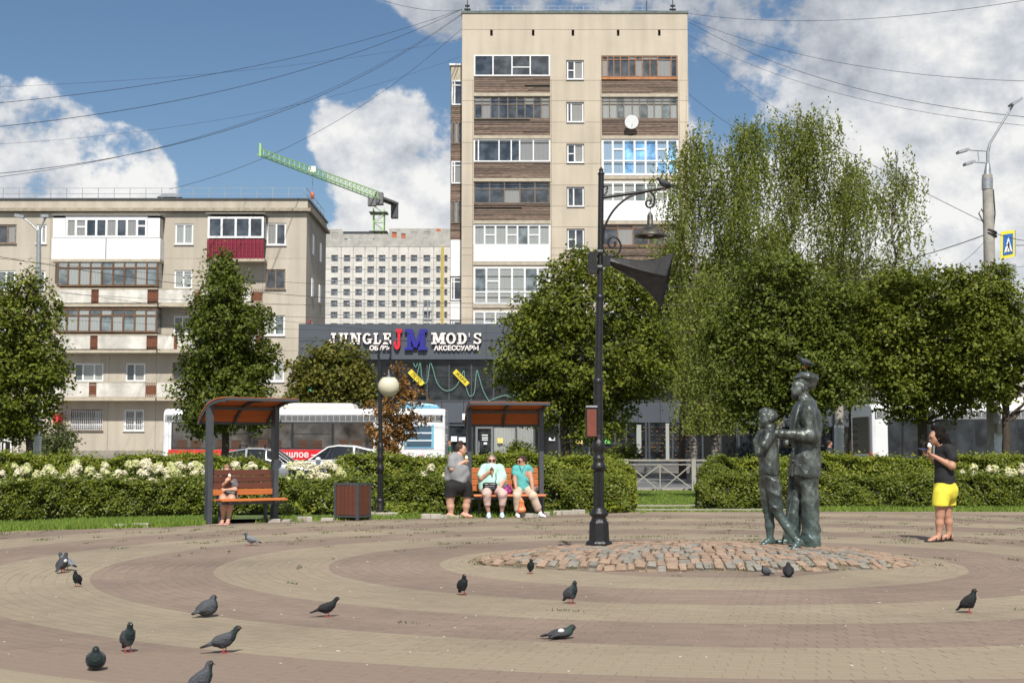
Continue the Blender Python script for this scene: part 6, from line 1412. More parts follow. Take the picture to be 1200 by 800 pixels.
# ------------------------------------------------------------------ hedges
def hedge(name, label, path, depth, h, n, size, m, group, seed, z0=0.0, bumps=.06, cat='hedge', top_only=False):
    """path: list of (x,y) along the front foot; body stands behind it"""
    R_ = np.random.RandomState(seed); P = np.array(path, float); seg = np.linalg.norm(P[1:]-P[:-1], axis=1); cum = np.concatenate([[0], np.cumsum(seg)]); L = cum[-1]
    base = (P[:, 0].mean(), P[:, 1].mean()+depth/2, -.03); T = thing(name, label, cat, base, group)
    def pt(u):
        i = np.clip(np.searchsorted(cum, u, 'right')-1, 0, len(seg)-1); t = (u-cum[i])/seg[i]; return P[i]+(P[i+1]-P[i])*t[:, None]
    ph = R_.uniform(0, 6.28, 8)
    def tap(u): return np.clip(np.minimum(u, L-u)/.55, 0, 1)**.5*.35+.65
    def H(u, v): return tap(u)*h*(1+bumps*(np.sin(u*1.7+ph[0])+.7*np.sin(u*4.1+ph[1])+.6*np.sin(u*9+ph[2]+v*5)))
    def B(u, z): return .06*np.sin(u*2.3+ph[3]+z*3)+.05*np.sin(u*5.9+ph[4]+z*7)+.03*np.sin(u*13+ph[5]-z*11)
    front = int(n*(h/(h+depth))) ; u = R_.uniform(0, L, n); v = np.empty(n); z = np.empty(n); nm = np.zeros((n, 3))
    hh = H(u, 0)
    z[:front] = hh[:front]*R_.uniform(0.03, 1, front)**.9; v[:front] = B(u[:front], z[:front])+np.abs(R_.normal(0, .06, front))-R_.uniform(0, .05, front)
    v[:front] += np.where(z[:front] < .14, .08*(1-z[:front]/.14), 0)+np.clip(z[:front]/hh[:front]-.8, 0, 1)*.5
    nm[:front] = R_.normal(0, .6, (front, 3))+np.array([0, -1, .35])
    k = n-front; v[front:] = R_.uniform(0, depth, k); z[front:] = H(u[front:], v[front:])-np.abs(R_.normal(0, .045, k))+R_.normal(0, .02, k); sp = R_.rand(k) < .09; z[front:] += np.where(sp, R_.uniform(0, .15, k), 0)
    nm[front:] = R_.normal(0, .6, (k, 3))+np.array([0, -.3, 1])
    p2 = pt(u); A = np.stack([p2[:, 0], p2[:, 1]+v, z+z0], 1)
    hole = np.sin(u*3.1+ph[6])+np.sin(u*7.7+z*9+ph[7])+np.sin(z*13+u*2.2+ph[1]) > 1.55; keep = ~(hole & (R_.rand(n) < .7)); keep |= np.arange(n) >= front; A, nm = A[keep], nm[keep]
    me = leaf_mesh('foliage', A-np.array(base), nm, size, m, .62, .3); o = link('foliage', me, T); o['kind'] = 'stuff'
    b = MB(); K = max(8, int(L/.4)); us = np.linspace(0.05, L-.05, K); q = pt(us); hs = H(us, 0)
    vs = []; 
    for i in range(K):
        x, y = q[i]; hh_ = hs[i]-.11
        for yy, zz in ((.16, .0), (.12, hh_*.6), (.2, hh_), (depth-.12, hh_), (depth-.05, 0)): vs.append((x, y+yy, zz+z0))
    fs = [(i*5+j, i*5+j+1, (i+1)*5+j+1, (i+1)*5+j) for i in range(K-1) for j in range(4)]+[(0, 1, 2, 3, 4), tuple((K-1)*5+j for j in range(5))[::-1]]
    b.add(vs, [f[::-1] for f in fs], True); b.build('dark_core', mat('hedge_core', (.018, .022, .008), .95, var=.4, vscale=9), T)  # dark inner body added behind the leaves to block light
    return T
X = lambda px, Y: (px-600)/F*Y
pathL = [(X(-60, 24.2), 24.2), (X(0, 24.9), 24.9), (X(100, 26.4), 26.4), (X(200, 27.6), 27.6), (X(300, 28.1), 28.1), (X(450, 28.2), 28.2), (X(600, 28.2), 28.2), (X(738, 28.7), 28.8)]
hedge('clipped_hedge', 'long low clipped hedge behind the benches at the left, facing the plaza', pathL, .8, .70, 56000, .058, M_hedge, None, 51)
pathR = [(X(818, 30.4), 30.6), (5.2, 30.5), (7, 30.4), (9.5, 30.4), (12.6, 30.4), (17.5, 30.6)]
hedge('clipped_hedge', 'low clipped hedge right of the gap behind the statues', pathR, .9, .70, 56000, .058, M_hedge, None, 52)
hedge('tall_hedge', 'higher lighter hedge along the road at the left end, behind the cream flowers', [(-13, 31.5), (-6.6, 31.8), (X(317, 31.9), 31.9)], .9, 1.14, 22000, .068, M_hedge2, None, 53, bumps=.04)
hedge('tall_hedge', 'higher lighter hedge in front of the white car and the bus rear', [(X(384, 32), 32.0), (0, 32.4), (X(735, 32.6), 33.0)], .9, 1.14, 22000, .068, M_hedge2, None, 57, bumps=.04)
hedge('tall_hedge', 'higher lighter hedge along the road at the right, behind the woman in yellow shorts', [(X(835, 33), 33.4), (8, 33.4), (18.5, 33.4)], .9, 1.10, 46000, .068, M_hedge2, None, 54, bumps=.04)
hedge('tall_hedge', 'short dark clump of hedge at the right side of the gap', [(X(818, 32.6), 32.4), (X(870, 32.6), 32.4)], .7, 1.05, 5000, .065, M_hedge, None, 55)
hedge('tall_hedge', 'bulging bush of hedge at the left side of the gap', [(X(690, 29.6), 29.6), (X(746, 29.6), 29.8)], .9, 1.05, 8500, .065, M_hedge2, None, 56)
# hydrangeas between the two rows
def flower_head_mesh(seed, m):
    R_ = np.random.RandomState(seed); n = 95; d = R_.normal(0, 1, (n, 3)); d /= np.linalg.norm(d, axis=1, keepdims=True); d[:, 2] = np.abs(d[:, 2])*1.15-.25
    P = d*R_.uniform(.8, 1.05, (n, 1))*np.array([.085, .085, .105]); return leaf_mesh('flower_head', P, d+R_.normal(0, .25, (n, 3)), .042, m, 1.0, .15)
M_fl = mat('cream_petal', (.62, .58, .36), .7, col2=(.76, .73, .60), island=.10, transl=.25); M_fl2 = mat('greenish_petal', (.46, .50, .20), .7, col2=(.66, .64, .38), island=.1, transl=.25)
FH = [flower_head_mesh(i, M_fl if i < 5 else M_fl2) for i in range(8)]
def hydrangea(label, x, y, h, w, nf, seed, group='hydrangea bushes between the hedge rows', zmax=1.02):
    R_ = random.Random(seed); T = thing('hydrangea_bush', label, 'flowering bush', (x, y, -.03), group)
    Rn = np.random.RandomState(seed); n = 1500; d = Rn.normal(0, 1, (n, 3)); d /= np.linalg.norm(d, axis=1, keepdims=True); d[:, 2] = np.abs(d[:, 2])
    P = d*np.array([w, w*.7, h])*Rn.uniform(.6, 1, (n, 1)); me = leaf_mesh('foliage', P, d+Rn.normal(0, .6, (n, 3))+np.array([0, 0, .4]), .085, M_hydr, .6, .3); o = link('foliage', me, T); o['kind'] = 'stuff'
    b = MB()
    for i in range(nf):
        a = R_.uniform(math.pi*.95, math.pi*2.05); e = R_.uniform(.35, 1.35); p = Vector((w*math.cos(a)*math.cos(e), w*.7*math.sin(a)*math.cos(e), h*math.sin(e)*.98+.04))
        q = link('flower_head', FH[R_.choice([0, 1, 2, 3, 4, 5, 6, 7])], T, p, (R_.uniform(-.5, .3), R_.uniform(-.4, .4), R_.uniform(0, 6))); s = R_.uniform(.75, 1.4); q.scale = (s, s, s)
        b.tube([(x+p.x*.3, y+p.y*.3, 0), (x+p.x*.9, y+p.y*.9, p.z-.03)], .008, 4)
    b.build('stem', M_brownwood, T); return T
hy = [(-8, 1.0), (28, 1.02), (62, .96), (98, 1.04), (132, 1.0), (166, 1.08), (196, 1.0), (222, 1.06), (352, 1.02), (384, 1.0), (505, .96), (540, .92)]
lab = ['at the far left edge', 'second from the left edge', 'below the left linden trunk', 'right of the whitewashed pole', 'below the rose bush', 'below the barred window', 'left of the bus front', 'just left of the left shelter post', 'right of the left shelter, behind the bench end', 'above the litter bin', 'left of the standing woman in grey', 'behind the standing woman in grey']
for i, ((px, h), l) in enumerate(zip(hy, lab)):
    y = 29.7+rnd.uniform(-.1, .25); x_ = X(px, y)
    if px < 230: y = 26.4+(px/230)*2.8; x_ = X(px, y)
    hydrangea('cream hydrangea bush '+l, x_, y, h, .52, 21 if px < 420 else 8, 60+i)
for i, (px, h, l, nf) in enumerate(((272, .86, 'behind the child on the left bench', 9), (300, .84, 'between the child and the right post of the left shelter', 9))): hydrangea('cream hydrangea bush '+l, X(px, 29.5), 29.5, h+.12, .45, nf, 80+i)
for i, (px, h, l, nf) in enumerate(((1135, .90, 'right of the woman in yellow shorts', 9), (1165, .94, 'in front of the tall concrete pole', 10), (1198, .96, 'at the right edge', 12))): hydrangea('cream hydrangea bush '+l, X(px, 32.2), 32.2, h, .5, nf, 90+i)
# broad leaved weeds at the hedge foot
for i, (px, Y_, l) in enumerate(((480, 27.2, 'between the globe lamp and the standing woman'), (722, 28.4, 'right of the tall ornate lamp foot'), (460, 27.0, 'at the foot of the globe lamp'), (345, 26.4, 'left of the litter bin'))):
    c = Vector((X(px, Y_), Y_, 0)); T = thing('weed_clump', 'broad leaved weed clump '+l, 'weed', c, 'broad leaved weeds at the hedge foot'); Rn = np.random.RandomState(i); n = 90
    P = Rn.normal(0, 1, (n, 3))*np.array([.22, .12, .0])+np.array([0, 0, 1])*Rn.uniform(.02, .26, (n, 1)); o = link('leaves', leaf_mesh('leaves', P, Rn.normal(0, .5, (n, 3))+np.array([0, -.3, 1]), .12, M_hedge2, .5, .3), T); o['kind'] = 'stuff'
# ------------------------------------------------------------------ organic bodies: blended distance fields, one skin each
def sdf_eval(P, prims, k):
    F_ = None
    for q in prims:
        kk = k
        if q[0] == 'c':
            a, b_, ra, rb = np.array(q[1], float), np.array(q[2], float), q[3], q[4]; s = np.array(q[5], float) if len(q) > 5 and q[5] is not None else None
            ab = b_-a; L = max((ab*ab).sum(), 1e-9); t = np.clip(((P-a)@ab)/L, 0, 1); o = P-(a+t[:, None]*ab)
            if s is not None: o = o/s; d = (np.sqrt((o*o).sum(1))-(ra+(rb-ra)*t))*s.min()
            else: d = np.sqrt((o*o).sum(1))-(ra+(rb-ra)*t)
            if len(q) > 6: kk = q[6]
        else:   # ellipsoid ('e', centre, radii, optional 3x3 rotation)
            o = P-np.array(q[1], float)
            if len(q) > 3 and q[3] is not None: o = o@np.array(q[3])
            r = np.array(q[2], float); l = np.sqrt(((o/r)**2).sum(1)); d = l*(l-1)/np.maximum(np.sqrt(((o/r**2)**2).sum(1)), 1e-9)
            if len(q) > 4: kk = q[4]
        if F_ is None: F_ = d
        else: h = np.clip(.5+.5*(F_-d)/kk, 0, 1); F_ = F_*(1-h)+d*h-kk*h*(1-h)
    return F_
def prim_bounds(prims):
    lo = np.full(3, 1e9); hi = -lo
    for q in prims:
        if q[0] == 'c':
            s = max(q[5]) if len(q) > 5 and q[5] is not None else 1; r = max(q[3], q[4])*s
            for p in (q[1], q[2]): lo = np.minimum(lo, np.array(p)-r); hi = np.maximum(hi, np.array(p)+r)
        else: r = max(q[2]); lo = np.minimum(lo, np.array(q[1])-r); hi = np.maximum(hi, np.array(q[1])+r)
    return lo, hi
def sdf_mesh(name, prims, vox, m, k=.03, disp=None, cut=None, offset=(0, 0, 0)):
    lo, hi = prim_bounds(prims); lo = lo-3*vox-.01; hi = hi+3*vox+.01; B = 8
    n = (np.ceil((hi-lo)/vox/B)*B).astype(int)+1; Fg = np.full(n, 1.0, np.float32)
    nb = (n-1)//B; ii = np.stack(np.meshgrid(*[np.arange(q) for q in nb], indexing='ij'), -1).reshape(-1, 3)
    C = lo+(ii*B+B/2)*vox; d = sdf_eval(C, prims, k); rad = B*vox*.5*1.75+.012+k*.3
    # ellipsoid distances are only bounds: be generous
    ii = ii[np.abs(d) < rad*1.5]; l = np.arange(B+1); L3 = np.stack(np.meshgrid(l, l, l, indexing='ij'), -1).reshape(-1, 3)
    inside = np.zeros(n, bool)
    allb = np.stack(np.meshgrid(*[np.arange(q) for q in nb], indexing='ij'), -1).reshape(-1, 3); neg = allb[(d < 0)]
    for b_ in neg: Fg[b_[0]*B:b_[0]*B+B+1, b_[1]*B:b_[1]*B+B+1, b_[2]*B:b_[2]*B+B+1] = -1
    idx = (ii[:, None]*B+L3[None]).reshape(-1, 3)
    for s0 in range(0, len(idx), 400000):
        q = idx[s0:s0+400000]; P = lo+q*vox; v = sdf_eval(P, prims, k)
        if disp is not None: v = v+disp(P)
        if cut is not None: v = np.maximum(v, cut(P))
        Fg[q[:, 0], q[:, 1], q[:, 2]] = v
    S_ = Fg < 0; c = np.zeros(n-1, np.int8); sl = [slice(0, -1), slice(1, None)]
    for i in (0, 1):
        for j in (0, 1):
            for w in (0, 1): c += S_[sl[i], sl[j], sl[w]]
    act = np.argwhere((c > 0) & (c < 8)); vid = np.full(n-1, -1, np.int32); vid[act[:, 0], act[:, 1], act[:, 2]] = np.arange(len(act))
    co = {(i, j, w): Fg[act[:, 0]+i, act[:, 1]+j, act[:, 2]+w] for i in (0, 1) for j in (0, 1) for w in (0, 1)}
    acc = np.zeros((len(act), 3)); cnt = np.zeros(len(act))
    for a in co:
        for ax in range(3):
            if a[ax]: continue
            b_ = list(a); b_[ax] = 1; b_ = tuple(b_); fa, fb = co[a], co[b_]; mk = (fa < 0) != (fb < 0); t = np.where(mk, fa/(fa-fb+1e-12), 0)
            p = np.array(a, float)[None].repeat(len(act), 0); p[:, ax] += t; acc[mk] += p[mk]; cnt[mk] += 1
    V = lo+(act+acc/cnt[:, None])*vox; faces = []
    for ax in range(3):
        sa = [slice(None)]*3; sb = [slice(None)]*3; sa[ax] = slice(0, -1); sb[ax] = slice(1, None); A, Bq = S_[tuple(sa)], S_[tuple(sb)]
        e = np.argwhere(A != Bq); u, w = (ax+1) % 3, (ax+2) % 3; e = e[(e[:, u] > 0) & (e[:, w] > 0) & (e[:, u] < n[u]-1) & (e[:, w] < n[w]-1)]
        def g(du, dw): q = e.copy(); q[:, u] += du; q[:, w] += dw; return vid[q[:, 0], q[:, 1], q[:, 2]]
        f = np.stack([g(-1, -1), g(0, -1), g(0, 0), g(-1, 0)], 1); fl = A[e[:, 0], e[:, 1], e[:, 2]]; f = np.where(fl[:, None], f, f[:, ::-1]); faces.append(f[(f >= 0).all(1)])
    return np_mesh(name, V-np.array(offset), np.concatenate(faces), m, True)
def nz(x): x = np.array(x, float); return x/np.linalg.norm(x)
def head_prims(c, f, s=1.0, neck_to=None, ear=True, female=True, neck_r=.05):
    c = np.array(c, float); f = nz(f); side = nz(np.cross(f, (0, 0, 1))); up = nz(np.cross(side, f)); Rm = np.stack([f, side, up], 1)
    q = lambda a, b_, d: c+(f*a+side*b_+up*d)*s
    P = [('e', q(-.008, 0, .020), (.092*s, .076*s, .088*s), Rm), ('e', q(.022, 0, -.028), (.068*s, .062*s, .085*s), Rm), ('c', q(.04, 0, -.082), q(.052, 0, -.088), .034*s, .026*s),
         ('c', q(.078, 0, .012), q(.100, 0, -.022), .010*s, .0145*s, None, .012), ('c', q(.066, -.03, .028), q(.066, .03, .028), .022*s, .022*s), ('c', q(.078, -.014, -.052), q(.078, .014, -.052), .011*s, .011*s, None, .012),
         ('c', q(.03, -.04, -.03), q(.045, -.03, -.05), .03*s, .025*s), ('c', q(.03, .04, -.03), q(.045, .03, -.05), .03*s, .025*s)]
    if ear: P += [('e', q(-.008, sg*.078, -.008), (.018*s, .011*s, .030*s), Rm, .012) for sg in (-1, 1)]
    if neck_to is not None: P.append(('c', q(-.012, 0, -.05), neck_to, neck_r*s, neck_r*1.12*s))
    return P
def face_bits(T, c, f, s, eye_col=None, glasses=None):
    c = Vector(c); f = Vector(nz(f)); side = f.cross(Vector((0, 0, 1))).normalized(); up = side.cross(f).normalized()
    q = lambda a, b_, d: c+(f*a+side*b_+up*d)*s
    b = MB()
    for sg in (-1, 1): b.sphere(q(.079, sg*.031, .006), .0105*s, 10, 8)
    b.build('eyes', mat('eye_dark', (.03, .02, .015), .2), T)
    b = MB()
    for sg in (-1, 1): b.tube([q(.086, sg*.015, .030), q(.088, sg*.032, .034), q(.080, sg*.048, .028)], .0045*s, 5)
    b.build('eyebrows', mat('brow_dark', (.04, .025, .02), .8), T)
    b = MB(); b.tube([q(.083, -.024, -.053), q(.0905, -.01, -.050), q(.0915, 0, -.0515), q(.0905, .01, -.050), q(.083, .024, -.053)], [.003*s, .0065*s, .007*s, .0065*s, .003*s], 6); b.build('lips', mat('lips', (.42, .14, .12), .5), T)
    if glasses:
        b = MB()
        for sg in (-1, 1):
            b.sphere(q(.098, sg*.033, .006), .028*s, 12, 8, (.9, .9, .85)) if False else b.prism([(math.cos(t)*.030*s, math.sin(t)*.024*s) for t in np.linspace(0, 6.283, 14)[:-1]], Matrix.Translation(q(.092, sg*.034, .004))@Matrix(((side.x, up.x, f.x, 0), (side.y, up.y, f.y, 0), (side.z, up.z, f.z, 0), (0, 0, 0, 1))), 0, .006*s)
            b.bar(q(.094, sg*.062, .012), q(-.01, sg*.082, .010), .005*s, .005*s)
        b.bar(q(.10, -.01, .010), q(.10, .01, .010), .005*s, .005*s); b.build('sunglasses', glasses, T)
def hand_prims(w, d, nrm, curl=.6, spread=.25, thumb=1, s=1.0):
    """wrist w, pointing d, palm faces nrm; thumb = which side"""
    w = np.array(w, float); d = nz(d); nrm = np.array(nrm, float); nrm = nz(nrm-d*(nrm@d)); x = np.cross(d, nrm)*thumb
    P = [('c', w, w+d*.045*s, .024*s, .028*s, None, .015), ('c', w+d*.035*s+x*.016*s, w+d*.075*s+x*.020*s, .017*s, .016*s, None, .012), ('c', w+d*.035*s-x*.016*s, w+d*.07*s-x*.020*s, .017*s, .015*s, None, .012)]
    for i, (off, L) in enumerate(((.030, .070), (.010, .078), (-.010, .073), (-.029, .058))):
        p = w+(d*.078+x*off)*s; a = curl*(.55+.1*i); dd = nz(d*math.cos(a)+nrm*math.sin(a)+x*off*spread*8); p1 = p+dd*L*.48*s
        a2 = curl*(1.5+.1*i); d2 = nz(d*math.cos(a2)+nrm*math.sin(a2)+x*off*spread*5); p2 = p1+d2*L*.32*s; a3 = curl*(2.1+.1*i); d3 = nz(d*math.cos(a3)+nrm*math.sin(a3)); p3 = p2+d3*L*.22*s
        P += [('c', p-d*.012*s, p1, .0100*s, .0092*s, None, .006), ('c', p1, p2, .0092*s, .0086*s, None, .006), ('c', p2, p3, .0086*s, .0078*s, None, .006)]
    t0 = w+(d*.022+x*.030)*s; t1 = t0+nz(d*.7+x*.65+nrm*.35)*.036*s; t2 = t1+nz(d*.9+x*.05+nrm*.55*curl+nrm*.2)*.030*s
    P += [('c', w+d*.02*s+x*.012*s, t1, .016*s, .012*s, None, .012), ('c', t1, t2, .0115*s, .0095*s, None, .006)]
    return P
SK = dict(k=.028)
M_skin = mat('skin', (.50, .285, .20), .55, var=.06, vscale=14, bump=.05); M_skin2 = mat('skin_tan', (.42, .22, .145), .55, var=.06, vscale=14)
M_hairbr = mat('hair_brown', (.035, .017, .011), .7, var=.4, vscale=30, stretch=(1, 1, .3), bump=.5, bscale=60); M_hairgr = mat('hair_grey', (.16, .14, .12), .6, var=.4, vscale=30, bump=.5, bscale=60); M_hairfair = mat('hair_fair', (.24, .14, .07), .6, var=.4, vscale=30, bump=.5, bscale=60); M_hairbl = mat('hair_black', (.008, .006, .005), .8, spec=.15, var=.4, vscale=30, bump=.6, bscale=60)
def cloth(n, c, **k): return mat(n, c, k.pop('rough', .85), var=k.pop('var', .08), vscale=k.pop('vscale', 9), bump=k.pop('bump', .25), bscale=k.pop('bscale', 60), **k)
def folds(amp, fx=18, fz=26, seed=0):
    def f(P):
        return amp*(np.sin(P[:, 0]*fx+2.5*np.sin(P[:, 2]*fz*.35+seed)+seed)*np.sin(P[:, 2]*fz+2*np.sin(P[:, 0]*fx*.6+P[:, 1]*9)+seed*2)+.6*np.sin(P[:, 1]*fx*1.7+P[:, 2]*fz*.8+seed))
    return f
class Fig:
    """a figure traced from crop coordinates: s crop-pixels per metre, cx0/cyG the foot point, stood at (X,Y,Z)"""
    def __init__(f, cx0, cyG, s, X, Y, Z=0): f.a = (cx0, cyG, s, X, Y, Z)
    def __call__(f, cx, cy, dy=0.0): cx0, cyG, s, X, Y, Z = f.a; return np.array([X+(cx-cx0)/s, Y+dy, Z+(cyG-cy)/s])
def add(T, name, prims, m, vox=.010, k=.028, disp=None, cut=None, label=None):
    o = link(name, sdf_mesh(name, prims, vox, m, k, disp, cut, offset=tuple(rootoff(T))), T)
    if label: o['label'] = label
    return o
def shoe(T, heel, toe, m, h=.07, w=.04, name='shoe', sole=None):
    heel = np.array(heel, float); toe = np.array(toe, float); up = np.array([0, 0, 1])
    P = [('c', heel+up*.04, heel+(toe-heel)*.45+up*.04, w, w*1.0, (1, 1, 1)), ('c', heel+(toe-heel)*.4+up*.032, toe+up*.024, w, w*.72), ('c', heel+up*.05, heel+(toe-heel)*.15+up*h, w*.8, w*.8)]
    z0 = heel[2]+.004
    o = add(T, name, P, m, .0085, .02, cut=lambda Q: z0-Q[:, 2])
    return o
def foot(heel, toe, s=1.0):
    heel = np.array(heel, float); toe = np.array(toe, float); up = np.array([0, 0, 1]); side = nz(np.cross(toe-heel, up))
    P = [('c', heel+up*.035, heel+(toe-heel)*.5+up*.045, .030*s, .034*s), ('c', heel+(toe-heel)*.45+up*.035, heel+(toe-heel)*.82+up*.018, .036*s, .026*s), ('c', heel+up*.05, heel+(toe-heel)*.2+up*.08, .030*s, .032*s)]
    for i in range(5): a = (i-2)*.017*s; L = 1-.05*abs(i-.6); P.append(('c', heel+(toe-heel)*.78+side*a+up*.016, heel+(toe-heel)*L+side*a*1.05+up*.013, .011*s, .010*s, None, .008))
    return P

def cone(px3, label, kind, d=(0, 0, 1), s=1.0):
    T = thing('ice_cream_cone', label, 'ice cream', Vector(px3)); up = Vector(nz(d)); b = MB(); p = Vector(px3)
    b.tube([p-up*.09*s, p-up*.05*s, p+up*.0*s], [.004*s, .015*s, .026*s], 12); b.build('wafer', mat('wafer', (.55, .30, .12), .8, var=.3, vscale=60), T)
    b = MB(); b.sphere(p+up*.018*s, .030*s, 14, 10, (1, 1, 1.0)); b.sphere(p+up*.042*s, .020*s, 12, 8); b.build('scoop', mat('cream_scoop', (.80, .76, .68), .5) if kind == 'w' else mat('brown_scoop', (.10, .05, .03), .5), T)

# ---- woman in yellow shorts
def woman_yellow():
    g = grd(1105, 634); f = Fig(195, 722, 384., g.x, g.y)
    T = thing('person', 'dark haired woman in a black t-shirt and yellow shorts eating ice cream over her phone', 'person', (g.x, g.y, 0))
    hc = f(170, 150); sh1 = f(228, 222, -.14); sh2 = f(212, 222, .14); nk = f(205, 200)
    body = head_prims(hc, (-1, -.1, -.30), .98, nk, neck_r=.052)
    e1 = f(232, 308, -.19); w1 = f(150, 256, -.10); e2 = f(205, 305, .16); w2 = f(140, 252, .06)
    body += [('c', nk, f(215, 290), .07, .13), ('c', sh1, e1, .058, .050), ('c', e1, w1, .052, .028), ('c', sh2, e2, .055, .048), ('c', e2, w2, .048, .028)]
    body += hand_prims(w1, (-.9, .12, .35), (.1, .35, .9), .75, .2, 1, .95)+hand_prims(w2, (-.9, -.05, .3), (.2, -.5, .85), .7, .2, -1, .95)
    body += [('c', f(214, 290), f(214, 420), .10, .125), ('c', f(178, 500, -.09), f(172, 575, -.09), .088, .064), ('c', f(172, 575, -.09), f(168, 620, -.09), .054, .058), ('c', f(168, 620, -.09), f(163, 695, -.09), .056, .033),
             ('c', f(235, 500, .09), f(232, 575, .09), .088, .064), ('c', f(232, 575, .09), f(240, 620, .09), .054, .058), ('c', f(240, 620, .09), f(240, 690, .09), .056, .033)]
    body += foot(f(178, 718, -.09), f(90, 721, -.14), 1.05)+foot(f(252, 716, .09), f(172, 719, .05), 1.05)
    add(T, 'body', body, M_skin2, .0085, .024)
    ts = [('c', f(222, 218, -.10), f(214, 218, .10), .085, .085), ('c', f(215, 235), f(212, 380), .130, .145, (.92, 1.05, 1)), ('c', f(192, 270, 0), f(196, 330), .085, .09), ('c', f(212, 385), f(214, 402), .150, .158, (.95, 1.05, 1)), ('c', sh1, f(238, 262, -.17), .078, .076), ('c', sh2, f(206, 265, .17), .075, .074), ('c', nk+np.array([.0, 0, -.01]), nk+np.array([.01, 0, -.06]), .062, .08)]
    zc = f(0, 407)[2]; add(T, 't_shirt', ts, cloth('black_cotton', (.011, .011, .013)), .009, .035, folds(.0045, 16, 22, 1), cut=lambda P: zc-P[:, 2])
    st = [('c', f(214, 408), f(212, 440), .150, .160, (1, 1.05, 1)), ('c', f(188, 460, -.08), f(176, 520, -.09), .125, .118), ('c', f(236, 460, .08), f(240, 520, .09), .120, .110), ('c', f(240, 440), f(236, 460), .12, .12)]
    zt, zb = f(0, 400)[2], f(0, 527)[2]; add(T, 'shorts', st, cloth('yellow_cotton', (.66, .59, .05), var=.05), .009, .03, folds(.005, 20, 14, 2), cut=lambda P: np.maximum(P[:, 2]-zt, zb-P[:, 2]))
    hp = [('e', hc+np.array([.03, 0, .025]), (.098, .094, .095)), ('c', hc+np.array([.055, 0, -.02]), hc+np.array([.10, 0, -.10]), .075, .07), ('c', f(215, 175), f(245, 200), .06, .05), ('c', f(235, 185), f(256, 205, .02), .045, .03), ('c', f(160, 95), f(205, 110), .045, .055), ('c', f(215, 150, -.03), f(246, 212, -.04), .055, .035), ('c', f(235, 195, -.02), f(262, 222, -.02), .04, .02)]
    add(T, 'hair', hp, M_hairbl, .010, .03, lambda P: .006*np.sin(P[:, 0]*90+4*np.sin(P[:, 2]*40))*np.sin(P[:, 2]*60+P[:, 1]*40), cut=lambda P: -((P[:, 0]-(hc[0]-.040))+.35*(P[:, 2]-hc[2]-.02)))
    face_bits(T, hc, (-1, -.1, -.30), .98)
    b = MB()
    for (hx, hy_, dy) in ((178, 718, -.09), (252, 716, .09)):
        h = Vector(f(hx, 722, dy)); t = Vector(f(hx-90, 722, dy-.05)); h.z = t.z = 0; d = (t-h); b.bar(h+Vector((.01, 0, .008)), t+Vector((-.01, 0, .008)), .10, .022)
    b.build('sandal_soles', M_black, T)
    for (hx, dy) in ((178, -.09), (252, .09)):
        b = MB(); c0 = Vector(f(hx, 700, dy)); 
        for (dx, rz_, rr) in ((-.02, .095, .045), (-.10, .055, .048), (-.175, .030, .042)):
            P = [Vector((c0.x+dx+.012*math.sin(t), c0.y-.02*(dx < -.05)+rr*math.cos(t), max(.01, rz_*(.55+.6*math.sin(t))))) for t in np.linspace(-.4, math.pi+.4, 10)]; b.tube(P, .012, 6)
        b.build('sandal_straps', M_black, T)
    b = MB(); c = f(178, 236, -.13); b.box(c[0]-.012, c[0]+.022, c[1]-.03, c[1]-.02, c[2]-.02, c[2]+.03) if False else None
    cone(f(132, 206, -.02), 'ice cream held to the mouth of the woman in yellow shorts', 'w', (-.1, 0, 1), 1.1)
    P = Vector(f(100, 215, 0)); T2 = thing('phone', 'phone lying in the hands of the woman in yellow shorts', 'phone', P); b = MB(); b.box(-.075, .07, -.035, .035, -.005, .005, Matrix.Translation(P)@Matrix.Rotation(R(8), 4, 'Y')); b.build('case', mat('phone_blue', (.03, .06, .22), .3), T2, bevel=.004); b = MB(); b.box(-.07, .065, -.031, .031, .0052, .0062, Matrix.Translation(P)@Matrix.Rotation(R(8), 4, 'Y')); b.build('screen', M_black, T2)
woman_yellow()

